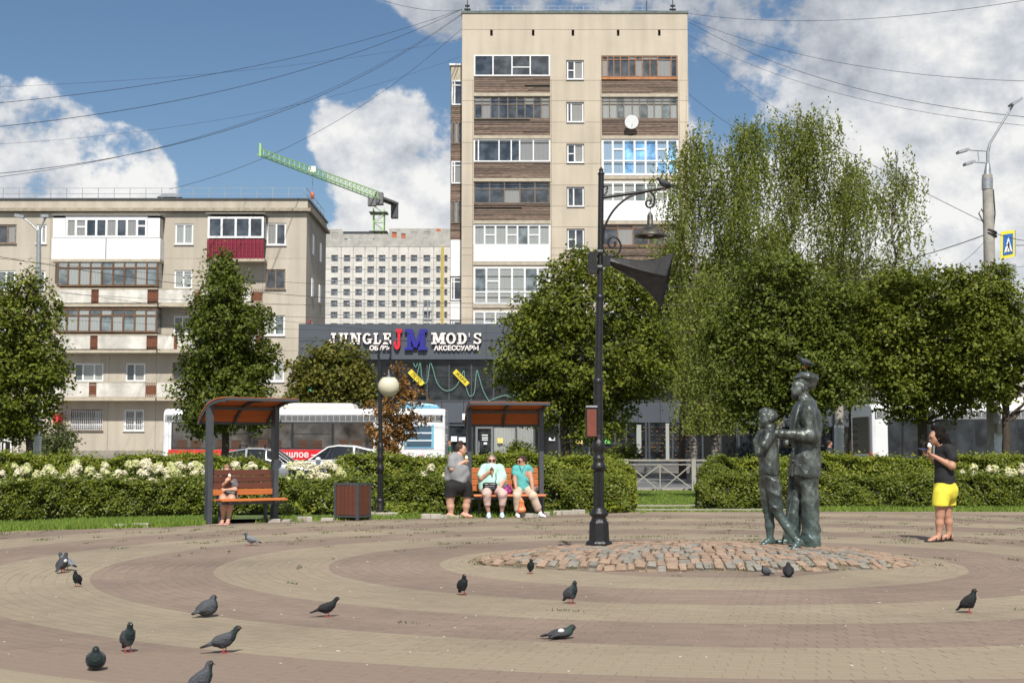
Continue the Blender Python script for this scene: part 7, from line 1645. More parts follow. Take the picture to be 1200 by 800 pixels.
# ---- standing woman in grey
def woman_grey():
    g = grd(537, 606.3); f = Fig(250, 708, 409., g.x, g.y)
    T = thing('person', 'standing woman in a grey t-shirt and black shorts eating an ice cream beside the bench', 'person', (g.x, g.y, 0))
    hc = f(275, 172); F_ = (1, -.25, -.12); nk = f(252, 215); sh = f(205, 255, -.12); sh2 = f(262, 250, .13); e1 = f(203, 322, -.17); w1 = f(290, 272, -.13); e2 = f(300, 325, .13); w2 = f(318, 318, .02)
    body = head_prims(hc, F_, .95, nk, neck_r=.055)+[('c', nk, f(240, 300), .08, .14), ('c', sh, e1, .062, .054), ('c', e1, w1, .055, .030), ('c', sh2, e2, .058, .05), ('c', e2, f(312, 300, .0), .045, .03)]
    body += hand_prims(w1, (.9, .1, .45), (.1, .9, 0), 1.0, .1, -1, .92)+hand_prims(f(312, 300, 0), (.3, -.3, -.8), (-.6, 0, -.4), .8, .1, 1, .9)
    body += [('c', f(240, 300), f(245, 420), .15, .17), ('c', f(190, 520, -.07), f(186, 585, -.07), .108, .074), ('c', f(186, 585, -.07), f(190, 620, -.07), .066, .074), ('c', f(190, 620, -.07), f(195, 690, -.07), .072, .040),
             ('c', f(315, 520, .06), f(318, 575, .06), .106, .074), ('c', f(318, 575, .06), f(312, 620, .06), .066, .072), ('c', f(312, 620, .06), f(308, 685, .06), .070, .040)]
    add(T, 'body', body, M_skin, .0085, .024)
    ts = [('c', f(212, 240, -.08), f(250, 238, .10), .095, .09), ('c', f(228, 262), f(240, 330), .165, .20), ('c', f(240, 340), f(250, 405), .215, .19, (1, 1, 1)), ('c', f(278, 300, -.02), f(292, 370, -.02), .11, .12), ('c', f(190, 330), f(185, 400), .11, .12), ('c', sh, f(202, 300, -.15), .085, .085), ('c', sh2, f(290, 300, .14), .082, .08)]
    add(T, 't_shirt', ts, cloth('grey_melange', (.235, .24, .25)), .0095, .04, folds(.006, 14, 20, 3), cut=lambda P: (f(0, 428)[2]+.12*(P[:, 0]-g.x)*-1.0)-P[:, 2])
    st = [('c', f(240, 420), f(242, 450), .19, .20), ('c', f(200, 470, -.06), f(188, 535, -.07), .145, .120), ('c', f(300, 465, .05), f(316, 530, .06), .145, .120)]
    zb = f(0, 545)[2]; add(T, 'shorts', st, cloth('black_shorts', (.012, .010, .012)), .0095, .03, folds(.004, 18, 14, 4), cut=lambda P: zb-P[:, 2])
    hp = [('e', hc+np.array([-.028, .01, .028]), (.092, .090, .090)), ('e', f(268, 118), (.055, .055, .045)), ('c', f(245, 150), f(240, 180), .06, .05)]
    add(T, 'hair', hp, M_hairbr, .010, .025, lambda P: .004*np.sin(P[:, 0]*110+3*np.sin(P[:, 2]*50))*np.sin(P[:, 2]*80), cut=lambda P: (P[:, 0]-(hc[0]+.030))-.5*(P[:, 2]-hc[2]-.02))
    face_bits(T, hc, F_, .95)
    shoe(T, f(172, 708, -.07), f(238, 712, -.16), cloth('pink_shoe', (.72, .34, .28)), .075, .044); shoe(T, f(285, 706, .06), f(352, 708, -.02), MATS['pink_shoe'], .075, .044)
    cone(f(316, 245, -.10), 'white ice cream held by the standing woman in grey', 'w', (-.1, 0, 1), 1.1)
woman_grey()

# ---- seated woman in mint
def woman_mint():
    g = grd(576, 606.5); f = Fig(520, 708, 409., g.x, g.y+.35)
    T = thing('person', 'seated woman in a wide mint blouse and pink trousers with sunglasses and grey hair', 'person', (g.x, g.y+.35, 0))
    hc = f(520, 258); F_ = (.02, -1, -.12); nk = f(520, 290); hip1 = f(482, 500, -.05); hip2 = f(562, 500, -.05); k1 = f(482, 520, -.45); k2 = f(608, 520, -.44); a1 = f(495, 655, -.36); a2 = f(603, 655, -.34)
    s1 = f(455, 318, 0); s2 = f(588, 318, 0); e1 = f(440, 400, -.10); w1 = f(500, 350, -.20); e2 = f(612, 420, -.06); w2 = f(590, 465, -.22)
    body = head_prims(hc, F_, .95, nk, neck_r=.058)+[('c', nk, f(520, 360), .08, .15), ('c', s1, e1, .062, .056), ('c', e1, w1, .056, .031), ('c', s2, e2, .062, .056), ('c', e2, w2, .056, .031), ('c', f(520, 360), f(521, 490), .16, .17)]
    body += hand_prims(w1, (.6, -.2, .65), (.5, .6, -.3), 1.1, .1, 1, .92)+hand_prims(w2, (-.5, -.3, -.7), (-.4, .5, -.3), .5, .1, -1, .92)
    body += [('c', f(482, 590, -.41), f(494, 650, -.37), .058, .040), ('c', f(606, 590, -.40), f(602, 650, -.35), .058, .040)]
    add(T, 'body', body, M_skin, .0085, .024)
    ts = [('c', f(472, 318), f(570, 318), .080, .080), ('c', f(495, 345), f(488, 400), .125, .14), ('c', f(548, 345), f(558, 400), .125, .14), ('c', f(470, 430), f(575, 430), .15, .155), ('c', f(462, 480, -.02), f(580, 480, -.02), .12, .12), ('c', f(520, 330, -.06), f(520, 430, -.08), .13, .15), ('c', s1, f(438, 380, -.08), .074, .078), ('c', s2, f(608, 380, -.03), .074, .078)]
    M_m = cloth('mint_blouse', (.42, .66, .58), var=.05); add(T, 'blouse', ts, M_m, .0095, .045, folds(.007, 16, 14, 5), cut=lambda P: f(0, 510)[2]-P[:, 2])
    M_p = cloth('pink_linen', (.56, .40, .36), var=.05); st = [('c', hip1, k1, .115, .085), ('c', hip2, k2, .115, .085), ('c', k1, f(487, 600, -.40), .082, .070), ('c', k2, f(606, 600, -.39), .082, .070), ('c', f(482, 490), f(562, 490), .13, .13)]
    add(T, 'trousers', st, M_p, .0095, .03, folds(.006, 20, 24, 6), cut=lambda P: f(0, 612)[2]-P[:, 2])
    add(T, 'hair', [('e', hc+np.array([0, .020, .030]), (.088, .092, .085)), ('c', hc+np.array([-.06, .02, .03]), hc+np.array([-.07, .02, -.03]), .03, .02), ('c', hc+np.array([.06, .02, .03]), hc+np.array([.07, .02, -.03]), .03, .02)], M_hairgr, .009, .02, lambda P: .003*np.sin(P[:, 0]*120)*np.sin(P[:, 2]*70), cut=lambda P: -((P[:, 1]-(hc[1]-.045))+.75*(P[:, 2]-hc[2]-.055)*-0+np.where(P[:, 2] > hc[2]+.045, 1, 0)*.09))
    face_bits(T, hc, F_, .95, glasses=mat('wine_lens', (.05, .008, .014), .12))
    M_s = cloth('pale_blue_shoe', (.50, .62, .74), bump=.1); shoe(T, f(497, 708, -.33), f(501, 714, -.56), M_s, .09, .043); shoe(T, f(602, 706, -.31), f(606, 711, -.53), M_s, .09, .043)
    cone(f(522, 338, -.25), 'brown ice cream held by the seated woman in mint', 'b', (-.1, 0, 1), 1.15)
    Bg = thing('shoulder_bag', 'black shoulder bag on the lap of the woman in mint', 'bag', Vector(f(506, 465, -.24)))
    add(Bg, 'pouch', [('c', f(468, 452, -.24), f(545, 452, -.24), .05, .05), ('c', f(470, 482, -.24), f(542, 482, -.24), .055, .055)], mat('black_leather', (.014, .014, .015), .35, bump=.2), .009, .03)
    b = MB(); b.tube([Vector(f(545, 445, -.24)), Vector(f(556, 400, -.20)), Vector(f(552, 350, -.155)), Vector(f(550, 305, -.09)), Vector(f(545, 292, .02))], .008, 6); b.tube([Vector(f(470, 445, -.26)), Vector(f(500, 436, -.30)), Vector(f(545, 445, -.26))], .006, 6); b.build('strap', M_black, Bg)
    b = MB(); b.box(*[v for p, q in zip(f(470, 462, -.298), f(543, 458, -.30)) for v in (min(p, q), max(p, q))]); b.build('zip', M_galv, Bg)
    return f
fm = woman_mint()
def woman_teal():
    g = grd(614, 605.8); f = Fig(760, 708, 409., g.x, g.y+.35)
    T = thing('person', 'seated woman in a teal blouse and beige trousers looking left through sunglasses', 'person', (g.x, g.y+.35, 0))
    hc = f(742, 268); F_ = (-.75, -.7, -.05); nk = f(752, 305); s1 = f(690, 330, -.04); s2 = f(805, 325, .02); e1 = f(688, 415, -.10); w1 = f(700, 490, -.22); e2 = f(822, 420, -.10); w2 = f(832, 500, -.28)
    hip1 = f(715, 500, -.02); hip2 = f(790, 500, -.02); k1 = f(705, 535, -.44); k2 = f(832, 540, -.42); a1 = f(708, 660, -.36); a2 = f(882, 650, -.36)
    body = head_prims(hc, F_, .95, nk, neck_r=.050)+[('c', nk, f(750, 370), .07, .13), ('c', s1, e1, .052, .045), ('c', e1, w1, .046, .028), ('c', s2, e2, .052, .045), ('c', e2, w2, .046, .028), ('c', f(750, 370), f(752, 490), .13, .14)]
    body += hand_prims(w1, (.15, -.4, -.8), (.2, .8, -.3), .7, .1, -1, .92)+hand_prims(w2, (.15, -.6, -.6), (0, .5, -.7), .4, .1, 1, .92)
    body += [('c', f(706, 620, -.39), f(708, 665, -.36), .05, .038), ('c', f(868, 610, -.38), f(885, 655, -.36), .05, .038)]
    add(T, 'body', body, M_skin2, .0085, .024)
    ts = [('c', f(702, 328, -.02), f(790, 323, .0), .072, .072), ('c', f(745, 350), f(748, 420), .130, .128), ('c', f(750, 430), f(752, 478), .150, .165), ('c', f(735, 380, -.06), f(742, 440, -.06), .10, .11), ('c', s1, f(686, 360, -.06), .064, .062), ('c', s2, f(813, 352, .0), .064, .062)]
    add(T, 'blouse', ts, cloth('teal_blouse', (.09, .38, .37), var=.06), .0095, .04, folds(.006, 18, 20, 7), cut=lambda P: f(0, 498)[2]-P[:, 2])
    st = [('c', hip1, k1, .105, .080), ('c', hip2, k2, .105, .082), ('c', k1, f(706, 640, -.38), .078, .062), ('c', k2, f(868, 632, -.37), .082, .076), ('c', f(720, 492), f(790, 492), .125, .125)]
    add(T, 'trousers', st, cloth('beige_linen', (.55, .44, .34), var=.05), .0095, .03, folds(.006, 20, 20, 8), cut=lambda P: f(0, 662)[2]-P[:, 2])
    add(T, 'hair', [('e', hc+np.array([.025, .018, .030]), (.092, .092, .088)), ('c', hc+np.array([.06, .0, .0]), hc+np.array([.05, .03, -.05]), .045, .03), ('c', hc+np.array([-.04, -.03, .085]), hc+np.array([.03, -.03, .08]), .03, .035)], M_hairbr, .009, .02, lambda P: .004*np.sin(P[:, 0]*110)*np.sin(P[:, 2]*60), cut=lambda P: -((P[:, 0]-hc[0])*.75+(P[:, 1]-hc[1])*.7+.030+np.where(P[:, 2] > hc[2]+.045, .09, 0)))
    face_bits(T, hc, F_, .95, glasses=mat('dark_lens', (.03, .012, .01), .12))
    M_s = cloth('white_trainer', (.66, .66, .68), bump=.1); shoe(T, f(706, 708, -.34), f(716, 714, -.54), M_s, .09, .042); shoe(T, f(885, 706, -.34), f(925, 712, -.50), M_s, .09, .042)
    b = MB(); b.tube([Vector(f(725, 300, -.10)), Vector(f(738, 340, -.14)), Vector(f(740, 372, -.155)), Vector(f(752, 335, -.13)), Vector(f(772, 300, -.05))], .005, 5); b.tube([Vector(f(740, 372, -.155)), Vector(f(790, 430, -.14)), Vector(f(835, 480, -.02))], .006, 5); b.build('lanyard', M_black, T)
    Bg = thing('carrier_bag', 'orange carrier bag hanging from the hand of the woman in teal', 'bag', Vector(f(742, 600, -.45)))
    add(Bg, 'pouch', [('c', f(737, 560, -.45), f(738, 580, -.45), .03, .04), ('c', f(728, 650, -.45), f(754, 650, -.45), .045, .045), ('c', f(738, 590, -.45), f(741, 640, -.45), .05, .065, (1, .55, 1))], mat('orange_plastic', (.62, .20, .08), .4, var=.1, vscale=20, bump=.5), .009, .03, folds(.005, 40, 20, 1))
    b = MB(); b.tube([Vector(f(722, 520, -.40)), Vector(f(724, 545, -.43)), Vector(f(735, 565, -.45)), Vector(f(738, 545, -.43)), Vector(f(722, 520, -.41))], .008, 6); b.build('handle', MATS['orange_plastic'], Bg)
    Bg = thing('tote_bag', 'magenta bag lying on the bench between the two seated women', 'bag', Vector(fm(645, 500, -.02))); P = fm
    add(Bg, 'pouch', [('c', P(618, 500, -.08), P(652, 470, -.08), .05, .055), ('c', P(640, 505, -.08), P(655, 500, -.08), .06, .06)], mat('magenta_print', (.45, .015, .22), .6, col2=(.03, .02, .08), vscale=16, detail=1), .009, .03, folds(.006, 30, 30, 2))
    b = MB(); b.tube([Vector(P(615, 480, -.1)), Vector(P(605, 500, -.2)), Vector(P(612, 520, -.2))], .008, 5); b.build('handle', MATS['magenta_print'], Bg)
    Bg = thing('handbag', 'small grey handbag at the right end of the bench by the post', 'bag', Vector(f(850, 495, .0))); add(Bg, 'pouch', [('c', f(845, 500, -.02), f(862, 500, .05), .045, .045), ('c', f(848, 480, 0), f(858, 480, 0), .035, .035)], mat('grey_leather', (.10, .10, .10), .5), .010, .02)
    b = MB(); b.tube([Vector(f(842, 480, -.0)), Vector(f(850, 455, 0)), Vector(f(862, 480, 0))], .006, 5); b.build('handle', M_black, Bg)
woman_teal()
def child():
    g = grd(264.5, 613.5); sc = 4.444*F/24.3; f = Fig(205, 772, sc, g.x, g.y+.36)
    T = thing('person', 'fair haired child in a grey t-shirt eating ice cream on the left bench', 'person', (g.x, g.y+.36, 0))
    hc = f(186, 500); F_ = (.12, -1, -.10); nk = f(184, 530); s1 = f(152, 545); s2 = f(218, 545); e1 = f(146, 600, -.12); w1 = f(196, 560, -.26); e2 = f(236, 598, -.12); w2 = f(192, 600, -.24)
    k1 = f(194, 645, -.42); k2 = f(236, 642, -.40); hip1 = f(165, 635, -.02); hip2 = f(212, 635, -.02)
    body = head_prims(hc, F_, .90, nk, neck_r=.045)+[('c', nk, f(184, 570), .06, .11), ('c', s1, e1, .048, .042), ('c', e1, w1, .043, .026), ('c', s2, e2, .046, .040), ('c', e2, w2, .041, .026), ('c', f(184, 570), f(186, 620), .075, .10)]
    body += hand_prims(w1, (.45, -.2, .8), (.4, .7, 0), 1.1, .1, 1, .82)+hand_prims(w2, (-.9, -.1, .1), (0, .8, -.4), .7, .1, 1, .82)
    body += [('c', hip1, k1, .092, .066), ('c', hip2, k2, .092, .066), ('c', k1, f(192, 690, -.38), .062, .060), ('c', f(192, 690, -.38), f(190, 745, -.34), .058, .034), ('c', k2, f(226, 690, -.37), .062, .060), ('c', f(226, 690, -.37), f(218, 745, -.34), .058, .034)]
    body += foot(f(190, 764, -.32), f(192, 770, -.53), .95)+foot(f(217, 764, -.32), f(224, 769, -.53), .95)
    add(T, 'body', body, M_skin, .0085, .022)
    ts = [('c', f(158, 546), f(212, 546), .082, .082), ('c', f(184, 560), f(185, 620), .142, .165), ('c', s1, f(145, 582, -.07), .076, .072), ('c', s2, f(232, 578, -.07), .074, .070)]
    add(T, 't_shirt', ts, cloth('taupe_cotton', (.085, .075, .085), col2=(.20, .17, .18)), .009, .035, folds(.005, 18, 22, 9), cut=lambda P: f(0, 640)[2]-P[:, 2])
    add(T, 'shorts', [('c', hip1, f(178, 640, -.20), .125, .112), ('c', hip2, f(224, 640, -.20), .125, .110)], cloth('navy_pattern', (.05, .05, .07), col2=(.35, .33, .36)), .009, .02, cut=lambda P: (g.y+.36-.20)-P[:, 1])
    b = MB()
    add(T, 'hair', [('e', hc+np.array([0, .02, .028]), (.083, .088, .082)), ('e', hc+np.array([0.0, .03, .10]), (.035, .035, .03)), ('c', hc+np.array([-.04, -.06, .065]), hc+np.array([.04, -.06, .065]), .022, .022)], M_hairfair, .008, .02, lambda P: .003*np.sin(P[:, 0]*120)*np.sin(P[:, 2]*60), cut=lambda P: -((P[:, 1]-(hc[1]-.035))+np.where(P[:, 2] > hc[2]+.04, .09, 0)))
    face_bits(T, hc, F_, .90)
    b = MB()
    for hx, dx in ((190, 0), (217, .01)): c = Vector(f(hx, 771, -.43)); b.box(c.x-.040, c.x+.045, c.y-.12, c.y+.12, 0.0, .014)
    b.build('flip_flops', mat('pink_rubber', (.70, .35, .33), .7), T)
    cone(f(214, 531, -.24), 'white ice cream held by the child on the left bench', 'w', (-.1, 0, 1), .95)
    Bg = thing('belt_bag', 'black bag on the lap of the child on the left bench', 'bag', Vector(f(222, 620, -.22))); add(Bg, 'pouch', [('c', f(200, 612, -.24), f(240, 618, -.24), .045, .045), ('c', f(205, 628, -.24), f(238, 632, -.24), .045, .045)], mat('black_leather', (.014, .014, .015), .35, bump=.2), .008, .02)
    b = MB(); b.tube([Vector(f(205, 606, -.2)), Vector(f(190, 570, -.16)), Vector(f(170, 545, -.08))], .008, 5); b.build('strap', M_black, Bg)
child()
# ---- distant walkers
def walker(px, feet_py, Y, label, shirt, trousers, hairm, face, h=1.66, arm=.2):
    X = at(px, 520, Y).x; z0 = .03; T = thing('person', label, 'person', (X, Y, z0)); P = lambda x, z, y=0: np.array([X+x*h, Y+y*h, z0+z*h]); fx = face
    body = head_prims(P(0, .925), (fx, -.15, -.05), 1.0*h/1.7, P(0, .84))+[('c', P(0, .82), P(0, .6), .07, .12), ('c', P(.0, .79, -.09), P(-.03*fx, .62, -.13), .045, .04), ('c', P(-.03*fx, .62, -.13), P(.07*fx, .47, -.13), .04, .028), ('c', P(0, .79, .09), P(.0, .62, .13), .045, .04), ('c', P(0, .62, .13), P(.06*fx, .47, .12), .04, .028)]
    body += hand_prims(P(.07*fx, .47, -.13), (.3*fx, 0, -1), (0, 1, 0), .5)+hand_prims(P(.06*fx, .47, .12), (.3*fx, 0, -1), (0, -1, 0), .5)
    body += [('c', P(0, .5, -.05), P(.04*fx, .27, -.05), .085, .06), ('c', P(.04*fx, .27, -.05), P(-.02*fx, .05, -.05), .055, .04), ('c', P(0, .5, .05), P(.02*fx, .27, .05), .085, .06), ('c', P(.02*fx, .27, .05), P(.10*fx, .05, .05), .055, .04)]
    add(T, 'body', body, M_skin2, .014, .025)
    add(T, 'shirt', [('c', P(0, .80, -.07), P(0, .80, .07), .075, .075), ('c', P(0, .76), P(0, .52), .125, .14), ('c', P(0, .79, -.09), P(-.02*fx, .69, -.12), .065, .062), ('c', P(0, .79, .09), P(0, .69, .12), .065, .062)], shirt, .014, .03)
    add(T, 'trousers', [('c', P(0, .5, -.04), P(.04*fx, .27, -.05), .11, .08), ('c', P(.04*fx, .27, -.05), P(-.02*fx, .06, -.05), .078, .07), ('c', P(0, .5, .04), P(.02*fx, .27, .05), .11, .08), ('c', P(.02*fx, .27, .05), P(.10*fx, .06, .05), .078, .07)], trousers, .014, .03)
    add(T, 'hair', [('e', P(-.012*fx, .945), (.092, .088, .088))], hairm, .012, .02, cut=lambda Q: fx*(Q[:, 0]-X)-.05+np.where(Q[:, 2] < z0+.93*h, .05, 0))
    shoe(T, P(-.05*fx, .0, -.05), P(.09*fx, 0, -.05), M_black, .06, .045); shoe(T, P(.08*fx, .0, .05), P(.2*fx, 0, .05), M_black, .06, .045)
walker(527, 560, 73.5, 'man in a dark green t-shirt walking behind the rear end of the first bus', cloth('green_tee', (.012, .09, .06)), cloth('dark_trousers', (.02, .022, .03)), M_hairfair, -1, 1.75)
walker(735, 560, 72.2, 'woman in a pale top walking on the far pavement in front of the clipped bush', cloth('pale_tee', (.42, .52, .48)), MATS['dark_trousers'], M_hairbr, -1, 1.72)
walker(972, 560, 47.0, 'person in dark clothes standing in the shade left of the whitewashed pole', cloth('navy_tee', (.02, .025, .04)), MATS['dark_trousers'], M_hairbr, 1, 1.6)
# ------------------------------------------------------------------ the two bronze figures
def bronze():
    m = bpy.data.materials.new('patinated_bronze'); m.use_nodes = True; nt = m.node_tree; N = nt.nodes; L = nt.links; P = N['Principled BSDF']
    tc = N.new('ShaderNodeTexCoord'); n1 = N.new('ShaderNodeTexNoise'); n1.inputs['Scale'].default_value = 7; n1.inputs['Detail'].default_value = 8; n1.inputs['Roughness'].default_value = .65
    mp = N.new('ShaderNodeMapping'); mp.inputs['Scale'].default_value = (1, 1, .45); L.new(tc.outputs['Object'], mp.inputs[0]); L.new(mp.outputs[0], n1.inputs[0])
    r = N.new('ShaderNodeValToRGB'); e = r.color_ramp.elements; e[0].position = .36; e[0].color = (.026, .032, .029, 1); e[1].position = .66; e[1].color = (.155, .18, .165, 1); k = e.new(.5); k.color = (.062, .070, .065, 1); L.new(n1.outputs[0], r.inputs[0])
    # greener run-off patina near the feet (weathering that stays put)
    sp = N.new('ShaderNodeSeparateXYZ'); L.new(tc.outputs['Object'], sp.inputs[0]); mr = N.new('ShaderNodeMapRange'); L.new(sp.outputs[2], mr.inputs[0]); mr.inputs[1].default_value = .7; mr.inputs[2].default_value = .05; mr.inputs[3].default_value = 0; mr.inputs[4].default_value = .6
    mx = N.new('ShaderNodeMix'); mx.data_type = 'RGBA'; L.new(mr.outputs[0], mx.inputs[0]); L.new(r.outputs[0], mx.inputs[6]); mx.inputs[7].default_value = (.085, .14, .135, 1); L.new(mx.outputs[2], P.inputs['Base Color'])
    P.inputs['Metallic'].default_value = .35; P.inputs['Roughness'].default_value = .38
    n2 = N.new('ShaderNodeTexNoise'); n2.inputs['Scale'].default_value = 35; n2.inputs['Detail'].default_value = 4; L.new(tc.outputs['Object'], n2.inputs[0]); b = N.new('ShaderNodeBump'); b.inputs['Strength'].default_value = .35; b.inputs['Distance'].default_value = .02; L.new(n2.outputs[0], b.inputs['Height']); L.new(b.outputs[0], P.inputs['Normal'])
    return m
M_bronze = bronze(); SC = 306.5
def drape(seed, amp, fz=9, fx=12):
    def f(P):
        w = P[:, 0]*fx+1.6*np.sin(P[:, 2]*fz*.55+seed)+P[:, 1]*6; r = lambda q: (1-np.abs(np.sin(q)))**2
        return -amp*(1.1*r(w*.9+P[:, 2]*2.2)+.8*r(P[:, 2]*fz*.8+P[:, 0]*7+seed+np.sin(P[:, 1]*9))+.5*r(P[:, 0]*23-P[:, 2]*13+seed)-.5)+.0015*np.sin(P[:, 2]*70+P[:, 0]*40)*np.sin(P[:, 1]*60)
    return f
def statue_man():
    c = at(946, 634.5, 16.0); z0 = mound_h(c.x, 16.0)-.03; f0 = Fig(265, 718, SC, c.x, 16.0, z0+.02); f = f0
    T = thing('bronze_statue', 'larger bronze statue of a bearded man in a baker cap and long jacket facing left', 'statue', (c.x, 16.0, z0))
    hc = f(250, 150); F_ = (-1, -.12, .05); nk = f(268, 195)
    body = head_prims(hc, F_, 1.08, nk, neck_r=.058)+[('c', f(228, 172, -.02), f(226, 182, .02), .032, .03), ('c', f(240, 178), f(228, 190), .035, .018), ('c', f(222, 164, -.015), f(222, 164, .015), .014, .014)]
    sh = f(262, 238, -.17); e1 = f(272, 325, -.20); w1 = f(158, 318, -.22); sh2 = f(258, 238, .17)
    w1b = f(150, 314, -.20)
    body += [('c', nk, f(266, 300), .08, .15), ('c', e1, w1b, .055, .040)]+hand_prims(w1b, (-.93, .12, .12), (-.1, .2, -1), .35, .25, -1, 1.22)
    add(T, 'head_and_hand', body, M_bronze, .0085, .02)
    # jacket: shoulders, chest, back, skirts, collar, sleeves
    jk = [('c', f(262, 226, -.13), f(262, 226, .13), .085, .085), ('c', f(266, 250), f(270, 320), .175, .180, (.92, 1.08, 1)), ('c', f(242, 270), f(236, 340), .09, .09), ('c', f(270, 330), f(266, 400), .165, .168, (.95, 1.05, 1)), ('c', f(264, 410), f(262, 460), .178, .198, (.95, 1.0, 1)), ('c', f(232, 400, -.08), f(222, 455, -.08), .06, .06), ('c', f(232, 400, .08), f(224, 455, .08), .06, .06), ('c', f(300, 250), f(306, 300), .07, .07),
          ('c', sh, e1, .090, .074), ('c', e1, f(168, 318, -.21), .082, .062), ('c', sh2, f(250, 320, .22), .09, .074), ('c', f(250, 320, .22), f(208, 350, .10), .07, .055), ('c', f(252, 192, -.055), f(282, 200, -.05), .035, .04), ('c', f(252, 192, .055), f(282, 200, .05), .035, .04), ('c', f(285, 196), f(290, 205), .05, .06)]
    zb = f(0, 469)[2]; dr = drape(1, .010, 9, 13)
    add(T, 'jacket', jk, M_bronze, .0085, .028, dr, cut=lambda P: zb+.02*np.sin(P[:, 0]*14)-P[:, 2])
    b = MB()
    P0 = [f(240, 215, -.10), f(226, 250, -.13), f(214, 300, -.14), f(212, 360, -.14)]; b.tube([Vector(p) for p in P0], [.016, .022, .022, .012], 8); P0 = [f(212, 372, -.15), f(208, 420, -.15), f(206, 466, -.13)]; b.tube([Vector(p) for p in P0], .013, 8)
    b.bar(Vector(f(290, 360, -.165)), Vector(f(322, 358, -.06)), .03, .012)
    for p in (f(212, 330, -.165), f(210, 372, -.17), f(208, 412, -.17)): b.sphere(Vector(p), .014, 8, 6)
    b.build('lapel_and_trim', M_bronze, T)
    tr = [('c', f(268, 460, -.08), f(272, 560, -.09), .112, .102), ('c', f(272, 560, -.09), f(272, 690, -.08), .106, .104), ('c', f(272, 694, -.08), f(274, 706, -.08), .122, .118, None, .006), ('c', f(240, 460, .08), f(226, 560, .09), .106, .092), ('c', f(226, 560, .09), f(218, 690, .10), .098, .092), ('c', f(218, 690, .1), f(218, 705, .1), .098, .092), ('c', f(262, 455), f(262, 472), .14, .13)]
    add(T, 'trousers', tr, M_bronze, .0085, .02, drape(4, .012, 11, 14))
    M_ = M_bronze; shoe(T, f(285, 716, -.08), f(212, 716, -.13), M_, .07, .048); shoe(T, f(236, 712, .10), f(160, 712, .06), M_, .07, .046)
    cp = [('e', f(278, 112), (.128, .125, .062), np.array(Matrix.Rotation(R(12), 3, 'Y'))), ('e', f(287, 124), (.075, .10, .058)), ('c', f(254, 132, 0), f(284, 134, 0), .078, .080), ('e', f(240, 112), (.05, .075, .016), np.array(Matrix.Rotation(R(-18), 3, 'Y')))]
    add(T, 'cap', cp, M_bronze, .008, .02, lambda P: .004*np.sin(np.arctan2(P[:, 1]-16, P[:, 0]-f(278, 0)[0])*8)*np.clip((P[:, 2]-f(0, 130)[2])*14, 0, 1))
    b = MB(); b.sphere(Vector(f(276, 92)), .014, 8, 6); b.build('cap_button', M_bronze, T)
    fb = [('e', hc+np.array([.040, 0, -.015]), (.050, .068, .065))]; add(T, 'back_hair', fb, M_bronze, .009, .02, lambda P: .003*np.sin(P[:, 2]*120+P[:, 0]*60))
    b = MB()
    for sg in (-1, 1): q = Vector(hc)+Vector((-.084, sg*.034, .008)); b.sphere(q, .011, 8, 6)
    b.build('eyes', M_bronze, T)
    b = MB(); b.tube([Vector(f(214, 520, -.02)), Vector(f(200, 590, -.04)), Vector(f(184, 650, -.06)), Vector(f(172, 697, -.08))], .011, 8); b.build('cane', M_bronze, T)
    b = MB(); q = Vector(f(190, 708, .1)); b.lathe([(.12, -.02), (.12, .03), (.10, .035)], (q.x, q.y, q.z-.03), 16) if False else None
statue_man()
